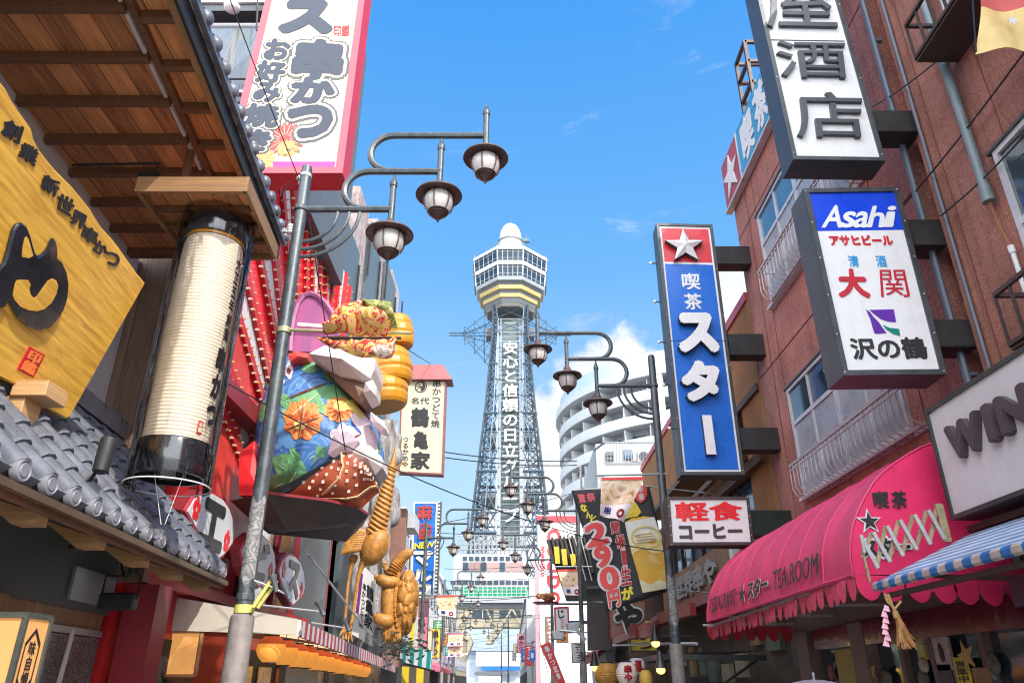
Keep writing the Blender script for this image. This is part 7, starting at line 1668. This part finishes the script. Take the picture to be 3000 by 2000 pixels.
# ---------------------------------------------------------------- black beer banner
Yk=14.3
bk=thing('beer_banner','big black leaning banner with a beer mug and the red price 290','banner',PY(1860,1780,Yk))
kb=[PY(*p,Yk) for p in ((1674,1437),(1903,1425),(1968,1728),(1776,1792))]
mb=MB(); fnk=lambda u,t:(kb[0]*(1-u)+kb[1]*u)*(1-t)+(kb[3]*(1-u)+kb[2]*u)*t+V((0,-.02*sin(u*6+t*5),0)); mb.patch(fnk,16,20); o=mb.build('cloth',mat('black banner cloth',(.022,.024,.028),.65,0,.3,5,.15,60),bk,True); md=o.modifiers.new('thick','SOLIDIFY'); md.thickness=.02; md.offset=1
Yk-=.03
red_=mat('price red print',(.66,.05,.05),.45); 
def halo(items,m,hm,b0,b1,nm='price_lettering'):
    A=MB(); B=MB()
    for s,pts in items:
        Q=[PY(*p,Yk) for p in pts]; c=sum(Q,V((0,0,0)))/4; Qo=Q; A.text(s,Qo,.004,b1,False,.012); B.text(s,Q,.004,b0,False,.024)
    A.build('letter_halo',hm,bk); B.build(nm,m,bk)
halo([('2',((1712,1540),(1768,1524),(1784,1590),(1722,1604))),('9',((1738,1602),(1782,1594),(1796,1656),(1746,1664))),('0',((1754,1664),(1806,1656),(1818,1722),(1762,1730))),('円',((1778,1732),(1812,1724),(1818,1772),(1786,1782)))],red_,K['whitepaint'],.045,.11)
halo([('開',((1788,1530),(1812,1526),(1816,1560),(1792,1566))),('催',((1800,1568),(1826,1562),(1834,1600),(1806,1608))),('ー',((1818,1612),(1832,1610),(1838,1654),(1824,1656))),('生',((1816,1662),(1846,1656),(1850,1710),(1820,1716)))],mat('dark red print',(.40,.02,.03),.5),mat('pale pink print',(.70,.50,.52),.5),.02,.075)
txtm=mat('yellow print',(.75,.62,.03),.5)
mb=MB(); 
for s,pts in (('な',((1698,1478),(1716,1474),(1722,1498),(1704,1500))),('ん',((1712,1500),(1732,1496),(1738,1514),(1718,1518))),('と',((1724,1514),(1746,1508),(1752,1526),(1732,1530))),('が',((1818,1722),(1852,1716),(1858,1752),(1824,1758)))): mb.text(s,[PY(*p,Yk) for p in pts],.003,.05,False,.012)
mb.build('yellow_lettering',txtm,bk)
mb=MB(); mb.text('驚',[PY(*p,Yk) for p in ((1690,1448),(1714,1446),(1718,1472),(1696,1474))],.003,.03,False,.012); mb.text('祭',[PY(*p,Yk) for p in ((1716,1444),(1742,1442),(1746,1468),(1720,1470))],.003,.03,False,.012); mb.build('pink_lettering',mat('pink red print',(.70,.10,.13)),bk)
mug=[(1830,1530),(1850,1518),(1885,1512),(1912,1514),(1928,1545),(1942,1610),(1955,1690),(1958,1722),(1920,1730),(1882,1736),(1868,1680),(1850,1620),(1838,1570)]
K['beer']=blotch('printed beer',[(.66,.50,.20),(.72,.42,.04),(.62,.36,.05),(.74,.60,.28)],3,.4,.8,3)
mk=[PY(x,y,Yk)+V((0,-.02,0)) for x,y in mug]; cc=sum(mk,V((0,0,0)))/len(mk); mb=MB(); mb.add([cc]+mk,[(0,i+1,(i+1)%len(mk)+1) for i in range(len(mk))]); mb.build('mug_print',K['beer'],bk)
def mugq(t0,t1,d,n=10):      # bands across the printed glass, their edges wavy like froth
    Lf=[(1830,1530),(1838,1570),(1850,1620),(1868,1680),(1882,1736)]; Rt=[(1916,1514),(1930,1550),(1942,1610),(1955,1690),(1959,1722)]
    def at(E,t): k=min(.999,max(0,t))*(len(E)-1); i=int(k); f=k-i; return (E[i][0]*(1-f)+E[i+1][0]*f,E[i][1]*(1-f)+E[i+1][1]*f)
    o=[]
    for i in range(n+1):
        u=i/n; w_=(.035*sin(u*9+t0*20)) if t0>0 else 0; a_,b_=at(Lf,t0+w_),at(Rt,t0+w_); o.append((a_[0]*(1-u)+b_[0]*u,a_[1]*(1-u)+b_[1]*u))
    for i in range(n,-1,-1):
        u=i/n; w_=(.035*sin(u*7+t1*30)) if t1<1 else 0; a_,b_=at(Lf,t1+w_),at(Rt,t1+w_); o.append((a_[0]*(1-u)+b_[0]*u,a_[1]*(1-u)+b_[1]*u))
    P=[PY(x,y,Yk)+V((0,-d,0)) for x,y in o]; m_=len(P)//2; mb=MB()
    for i in range(m_-1): mb.quad(P[i],P[i+1],P[-2-i],P[-1-i])
    return mb
for k,(t0,t1,c) in enumerate(((0,.30,(.68,.68,.65)),(.26,.40,(.72,.68,.52)),(.38,.50,(.72,.58,.26)),(.86,1,(.66,.60,.40)))): mugq(t0,t1,.026+.003*k).build('foam_print' if k<3 else 'mug_foot_print',mat('pale froth print %d'%k,c,.5,0,.15,4),bk)
mb=MB(); c0=PY(1893,1575,Yk)+V((0,-.040,0)); 
for i in range(16): a0_=2*PI*i/16; a1_=2*PI*(i+1)/16; mb.quad(*[c0+V((r_*.30*cos(a_),0,r_*.22*sin(a_))) for r_,a_ in ((1,a0_),(1,a1_),(.86,a1_),(.86,a0_))])
for i in range(4): mb.bar(c0+V((-.2,0,-.1+.05*i)),c0+V((.2-.03*i,0,-.06+.05*i)),.004,.018,V((0,1,0)))
mb.build('emblem_print',mat('pale gold emblem print',(.60,.48,.18),.5),bk)
lf=[PY(x,y,Yk)+V((0,-.022,0)) for x,y in ((1838,1470),(1850,1458),(1866,1478),(1878,1500),(1868,1512),(1846,1516),(1826,1522),(1832,1495))]; cc=sum(lf,V((0,0,0)))/len(lf); MB().add([cc]+lf,[(0,i+1,(i+1)%len(lf)+1) for i in range(len(lf))]).build('lemon_print',mat('lemon yellow print',(.66,.50,.03),.5,0,.2,8),bk)
bl=[PY(x,y,Yk)+V((0,-.022,0)) for x,y in ((1862,1424),(1893,1424),(1896,1448),(1888,1466),(1876,1474),(1864,1464),(1858,1444))]; MB().poly(bl).build('red_balloon_print',red_,bk)
mb=MB(); mb.vtext('半額',[PY(*p,Yk) for p in ((1869,1426),(1884,1425),(1886,1464),(1872,1466))],.002,.02,.026); mb.build('balloon_lettering',K['whitepaint'],bk)
mb=MB(); mb.bar(kb[0]+V((0,.03,.02)),kb[1]+V((0,.03,.02)),.03); mb.tube([kb[0]+V((.2,.03,0)),kb[0]+V((.2,.03,.5)),kb[0]+V((.2,.8,.5))],.025,6); mb.tube([kb[1],V((4.3,15,kb[1].z))],.015,5); mb.tube([kb[2],V((4.3,15,kb[2].z))],.015,5); mb.build('frame',K['alu'],bk)
# や board
yab,q=boxsign('brown board with one large white edged black character under the beer banner',((1786,1764),(1889,1756),(1886,1826),(1790,1866)),17.5,.12,.02,mat('dusty brown board',(.26,.14,.11),.6,0,.15,3,.1),K['darkred'])
Q=[PY(*p,17.5) for p in ((1800,1768),(1880,1770),(1878,1846),(1806,1858))]; c=sum(Q,V((0,0,0)))/4; Qo=Q
MB().text('や',Qo,.02,.12,False,.006).build('letter_halo',K['whitepaint'],yab); MB().text('や',Q,.02,.06,False,.03).build('lettering',K['ink'],yab)
MB().slab([PY(*p,17.7) for p in ((1720,1760),(1790,1766),(1795,1900),(1722,1905))],.1).build('side_panel',mat('dark panel',(.05,.04,.04),.6),yab)
# red canvas awnings, frames, shaded bulbs
ra=thing('red_awning','weathered red canvas awning rolled up on its bar right of the street','awning',(2.8,18,2.6))
K['redcanvas']=blotch('weathered red canvas',[(.30,.05,.06),(.45,.22,.22),(.36,.10,.10),(.50,.34,.33)],4,.7,1.5,5)
for nm,px,Y in (('canvas_end',((1868,1834),(1932,1806),(1928,1848),(1872,1868)),15.5),('canvas_roll',((1712,1920),(1780,1883),(1784,1893),(1745,1928)),26)):
    q=[PY(*p,Y) for p in px]; mb=MB(); f_=lambda u,t:(q[0]*(1-u)+q[1]*u)*(1-t)+(q[3]*(1-u)+q[2]*u)*t+V((0,-.08*sin(PI*u),-.05*sin(PI*u)*t)); mb.patch(f_,10,8); o=mb.build(nm,K['redcanvas'],ra,True); o.modifiers.new('t','SOLIDIFY').thickness=.05
mb=MB(); mb.bar(PY(1785,1878,24),PY(1868,1845,16),.12,.26); mb.bar(PY(1932,1812,15.4),PY(2030,1782,13),.10,.2); mb.build('red_bar',K['darkred'],ra)
mb=MB(); mb.tube([PY(1795,1889,22),PY(1870,1886,17)],.03,6); mb.tube([PY(1870,1886,17),PY(2040,1884,13.2)],.03,6); mb.build('roller',K['alu'],ra)
for k,(px,Y,l) in enumerate((((1921,1884),14,'amber bulb under a black shade left of the right lamp post'),((1936,1962),13.4,'amber bulb under a grey shade low beside the right lamp post'),((1742,1955),16,'small warm bulb above the brown lantern'))):
    c=PY(*px,Y); t_=thing('shaded_bulb',l,'lamp',c,'shaded bulbs under the awnings')
    MB().lathe([(.03,.30),(.05,.22),(.06,.14),(.10,.05),(.105,.03)],c,14).build('lamp_shade',K['black'] if k!=1 else K['frame'],t_,True)
    MB().ell(c+V((0,0,-.0)),(.075,.075,.06),12,8).build('bulb',mat('lit amber bulb %d'%k,(.9,.6,.2),.3,emit=2.2,ecol=(1,.55,.12)),t_,True)
def plantern(label,px,w_,h_,Y,m,ribs=10,char=None):
    c=PY(*px,Y); s=Y/2370; t_=thing('paper_lantern',label,'lantern',c,'paper lanterns low on the right')
    Rr=w_/2*s; H=h_/2*s; prof=[(.25*Rr,-H)]+[(Rr*(.45+.55*sin(PI*(k/(ribs*4)))**.6)*(1+.02*cos(k*PI/2)),-H+2*H*k/(ribs*4)) for k in range(ribs*4+1)]+[(.25*Rr,H)]
    MB().lathe(prof,c,24).build('paper_body',m,t_,True); MB().lathe([(.4*Rr,H*.98),(.5*Rr,H*1.0),(.5*Rr,H*1.1),(.2*Rr,H*1.12)],c,18).build('top_ring',K['black'],t_)
    if char:
        mb=MB(); mb.vtext(char,None,.002,.06,.0,fn=lambda u,t,d:(lambda a:V((c.x+Rr*1.03*sin(a),c.y-Rr*1.03*cos(a),c.z+H*.75-1.5*H*t)))((u-.5)*.8)); mb.build('lettering',K['redink'],t_)
    return t_
plantern('big brown gold paper lantern low in the right shops',(1778,1975),72,62,16,blotch('brown gold lantern paper',[(.28,.12,.03),(.55,.28,.04),(.40,.18,.04),(.60,.36,.06)],4,.6,1,4))
plantern('white paper lantern with red writing beside the brown gold one',(1836,1972),62,62,14.6,mat('pinkish white lantern paper',(.72,.58,.54),.5,0,.1,3,.05),10,'串や')
plantern('second white lantern with red writing just above the first',(1866,1950),52,44,15.2,mat('white lantern paper b',(.72,.66,.66),.5,0,.1,3,.05),8,'酒')
plantern('small yellow paper lantern right of the white ones',(1893,1988),40,50,14.9,mat('yellow lantern paper',(.72,.46,.08),.5,0,.15,4,.05),8)
# street clutter between the rows: signs, floodlights and flags
fs=thing('floodlight_pair','pair of grey trough floodlights above the awnings at centre right','floodlight',PY(1660,1830,22))
for px in ((1636,1858),(1680,1835)):
    q=[PY(px[0]-22,px[1]-12,22),PY(px[0]+22,px[1]-14,22),PY(px[0]+14,px[1]+14,22),PY(px[0]-14,px[1]+14,22)]; MB().slab(q,.3).build('housing',K['steel'],fs,bevel=.02)
mb=MB(); mb.bar(PY(1690,1846,22),PY(1716,1875,22),.06,.1); mb.tube([PY(1640,1846,22),PY(1690,1850,22)],.03,6); mb.build('bracket',K['steel'],fs)
fp=thing('food_plate_sign','model plate of fried cutlets jutting out below the white painted wall','sign',PY(1600,1765,26))
mb=MB(); mb.lathe([(.01,-.02),(.30,-.02),(.42,.03),(.44,.05),(.01,.04)],PY(1598,1768,26),24); mb.build('plate',mat('dark red plate',(.25,.03,.03),.3),fp,True)
mb=MB(); random.seed(6)
for k in range(16): mb.ell(PY(1598,1760,26)+V((random.uniform(-.25,.25),random.uniform(-.2,.1),random.uniform(0,.2))),(random.uniform(.07,.13),.09,random.uniform(.05,.1)),8,6,Matrix.Rotation(random.uniform(-1,1),3,'Y'))
mb.build('cutlets',blotch('fried crust',[(.30,.12,.05),(.50,.24,.11),(.38,.16,.07)],12,.8),fp,True)
mb=MB(); mb.bar(PY(1610,1768,26),V((3.4,26,PY(1610,1768,26).z)),.06); mb.build('bracket',K['frame'],fp)
ws_,q=boxsign('small white sign in a red frame with black brush writing',((1628,1782),(1662,1780),(1664,1845),(1630,1846)),24.5,.15,.05,K['white'],K['red'])
txt(ws_,24.5,[('じ',((1634,1785),(1652,1785),(1654,1810),(1636,1811)),.04)],K['ink']); mb=MB(); mb.vtext('ゃんじゃん',[PY(*p,24.5) for p in ((1640,1812),(1654,1812),(1655,1843),(1641,1843))],.003,.02,.004); mb.build('small_lettering',K['redink'],ws_)
MB().bb(q[1].x,4.2,24.6,24.7,q[3].z+.2,q[3].z+.3).build('bracket',K['frame'],ws_)
rf_=thing('red_flag_sign','leaning red flag with white writing at the foot of the white painted wall','flag',PY(1600,1960,20))
q=[PY(*p,20) for p in ((1582,1890),(1610,1878),(1662,2010),(1640,2020))]; MB().slab(q,.02).build('cloth',K['red'],rf_)
mb=MB(); mb.vtext('串かつ定食',sub(q,.25,.75,.05,.8),.003,.03,.006); mb.build('lettering',K['whitepaint'],rf_); mb=MB(); mb.tube([q[0]+V((-.05,.02,.3)),q[3]+V((-.05,.02,-.5))],.012,5); mb.build('pole',K['white'],rf_)
bs2=thing('blue_sign','small bright blue sign on a post beside the beige arch','sign',PY(1560,1920,50))
q=[PY(*p,50) for p in ((1551,1904),(1568,1903),(1568,1934),(1551,1934))]; MB().slab(q,.1).build('face',K['blue'],bs2); MB().quad(*off(sub(q,.3,.7,.25,.75),.01)).build('white_mark',K['white'],bs2); mb=MB(); mb.tube([q[2]+V((-.18,.1,1)),V((q[2].x-.18,50.1,0))],.05,6); mb.build('pole',K['steel'],bs2)
ta_=thing('teal_awning','teal and white striped awning below the golden turtle','awning',PY(1220,1940,23.5))
q=[PY(1174,1886,23.8),PY(1264,1906,23.2),PY(1262,1962,23.0),PY(1184,1942,23.6)]
MB().slab(q,.04).build('canvas',stripes('teal white stripes b',[(.01,.26,.25),(.62,.62,.62)],.13,'U',.6),ta_)
mb=MB(); mb.bar(q[3],q[2],.05); mb.bar(q[0],q[0]+V((-1,.5,.1)),.05); mb.build('frame',K['raildark'],ta_)
yp_=thing('notice_sign','bright yellow panel with a black foot under the teal awning','sign',PY(1220,1990,24))
MB().slab([PY(*p,24.2) for p in ((1178,1950),(1258,1958),(1256,2010),(1176,2010))],.1).build('face',stripes('yellow dark panels',[(.66,.50,.03),(.10,.08,.06)],.22,'U',.5),yp_)
ys_=thing('yellow_strip_sign','tall narrow yellow and pale striped panel behind the golden turtle','sign',PY(1205,1890,25))
MB().slab([PY(*p,25) for p in ((1190,1700),(1226,1700),(1222,1892),(1188,1892))],.15).build('face',stripes('yellow pale stripes',[(.68,.52,.04),(.45,.5,.55)],.14,'U',.5),ys_)
for k in range(12):
    y=30+k*5.5; a=V((-4.2-.047*(y-10),y,random.uniform(4.2,6.4))); b=V((3.2-.0486*(y-12.5),y+random.uniform(-4,6),random.uniform(4.2,6.4)))
    w_=wire('thin black wire strung across the far street between lamp posts',a,b,random.uniform(.1,.4),.012,14); w_['group']='wires across the far street'
random.seed(31)
cols=[('pink',(.60,.18,.24)),('white',(.6,.6,.6)),('red',(.50,.04,.05)),('yellow',(.62,.46,.06)),('teal',(.04,.28,.26)),('cream',(.60,.50,.36)),('orange',(.60,.22,.05)),('blue',(.05,.14,.38)),('green',(.06,.26,.10)),('violet',(.22,.11,.32)),('grey',(.3,.3,.32)),('brown',(.22,.12,.07))]
def jutsign(sd,k,y):
    cn,cl_=cols[(k*5+(3 if sd>0 else 0))%12]
    xs=(-2.75-.047*(y-10)) if sd<0 else (3.35-.0486*(y-12.5)); z=random.uniform(2.35,3.6) if y<45 else random.uniform(2.6,4.6); hh=random.uniform(.8,1.6); ww_=random.uniform(.4,.75)
    if sd>0 and y<30: z=random.uniform(2.2,2.6); hh=.7
    x0=xs-ww_/2; t_=thing('shop_sign','small upright %s sign jutting out from the shops on the %s of the far street'%(cn,'left' if sd<0 else 'right'),'sign',(xs,y,z),'small signs along the far street')
    q=[V((x0,y,z+hh)),V((x0+ww_,y,z+hh)),V((x0+ww_,y,z)),V((x0,y,z))]
    MB().slab(q,.15).build('box',K['frame'],t_); MB().quad(*off(inset(q,.03),.004)).build('face',mat('%s sign face'%cn,cl_,.45,0,.1,3,.05),t_)
    mb=MB(); lm_=K['ink'] if cn in('white','yellow','cream','pink','orange') else K['whitepaint']
    if k%3==0: mb.vtext('串かつ',sub(q,.15,.85,.06,.94),.01,.03,.006)
    else:
        for b_ in range(random.randint(4,7)):     # writing too small to read in the photograph: brush like dabs
            v0=.08+.13*b_; mb.quad(*off(sub(q,random.uniform(.2,.4),random.uniform(.6,.8),v0,v0+random.uniform(.02,.05)),.006)); u0=random.uniform(.3,.6); mb.quad(*off(sub(q,u0,u0+.08,v0-.02,v0+.09),.007))
    mb.build('lettering',lm_,t_)
    mb=MB(); mb.bar((xs,y+.08,z+hh*.5),(xs+sd*1.2,y+.08,z+hh*.5),.05); mb.build('bracket',K['frame'],t_)
for k in range(12): jutsign(1,k,19.5+k*5.2+random.uniform(-1,1))
for k in range(12): jutsign(-1,k,32+k*4.4+random.uniform(-1,1))
for k,(px,Y,r,l) in enumerate((((1198,1905),21,.30,'small dark plant on the left awning edge below the turtle'),)):
    c=PY(1170,1890,19); t_=thing('awning_plant','dark twiggy plant at the far end of the striped awning','plant',c)
    mb=MB(); random.seed(12)
    for i in range(160):
        p=c+V((random.gauss(.0,.28),random.gauss(0,.2),random.gauss(-.05,.14))); a=random.uniform(0,6.28); d=V((cos(a),sin(a)*.4,random.uniform(-.3,.6)))*.09; s_=V((-d.z,0,d.x))*.35; mb.quad(p-d,p+s_,p+d,p-s_)
    mb.build('leaves',mat('dark leaf',(.03,.045,.035),.6),t_); mb=MB(); mb.tube([c+V((0,0,-.3)),c+V((.05,0,.15))],.02,5); mb.build('stem',K['raildark'],t_)
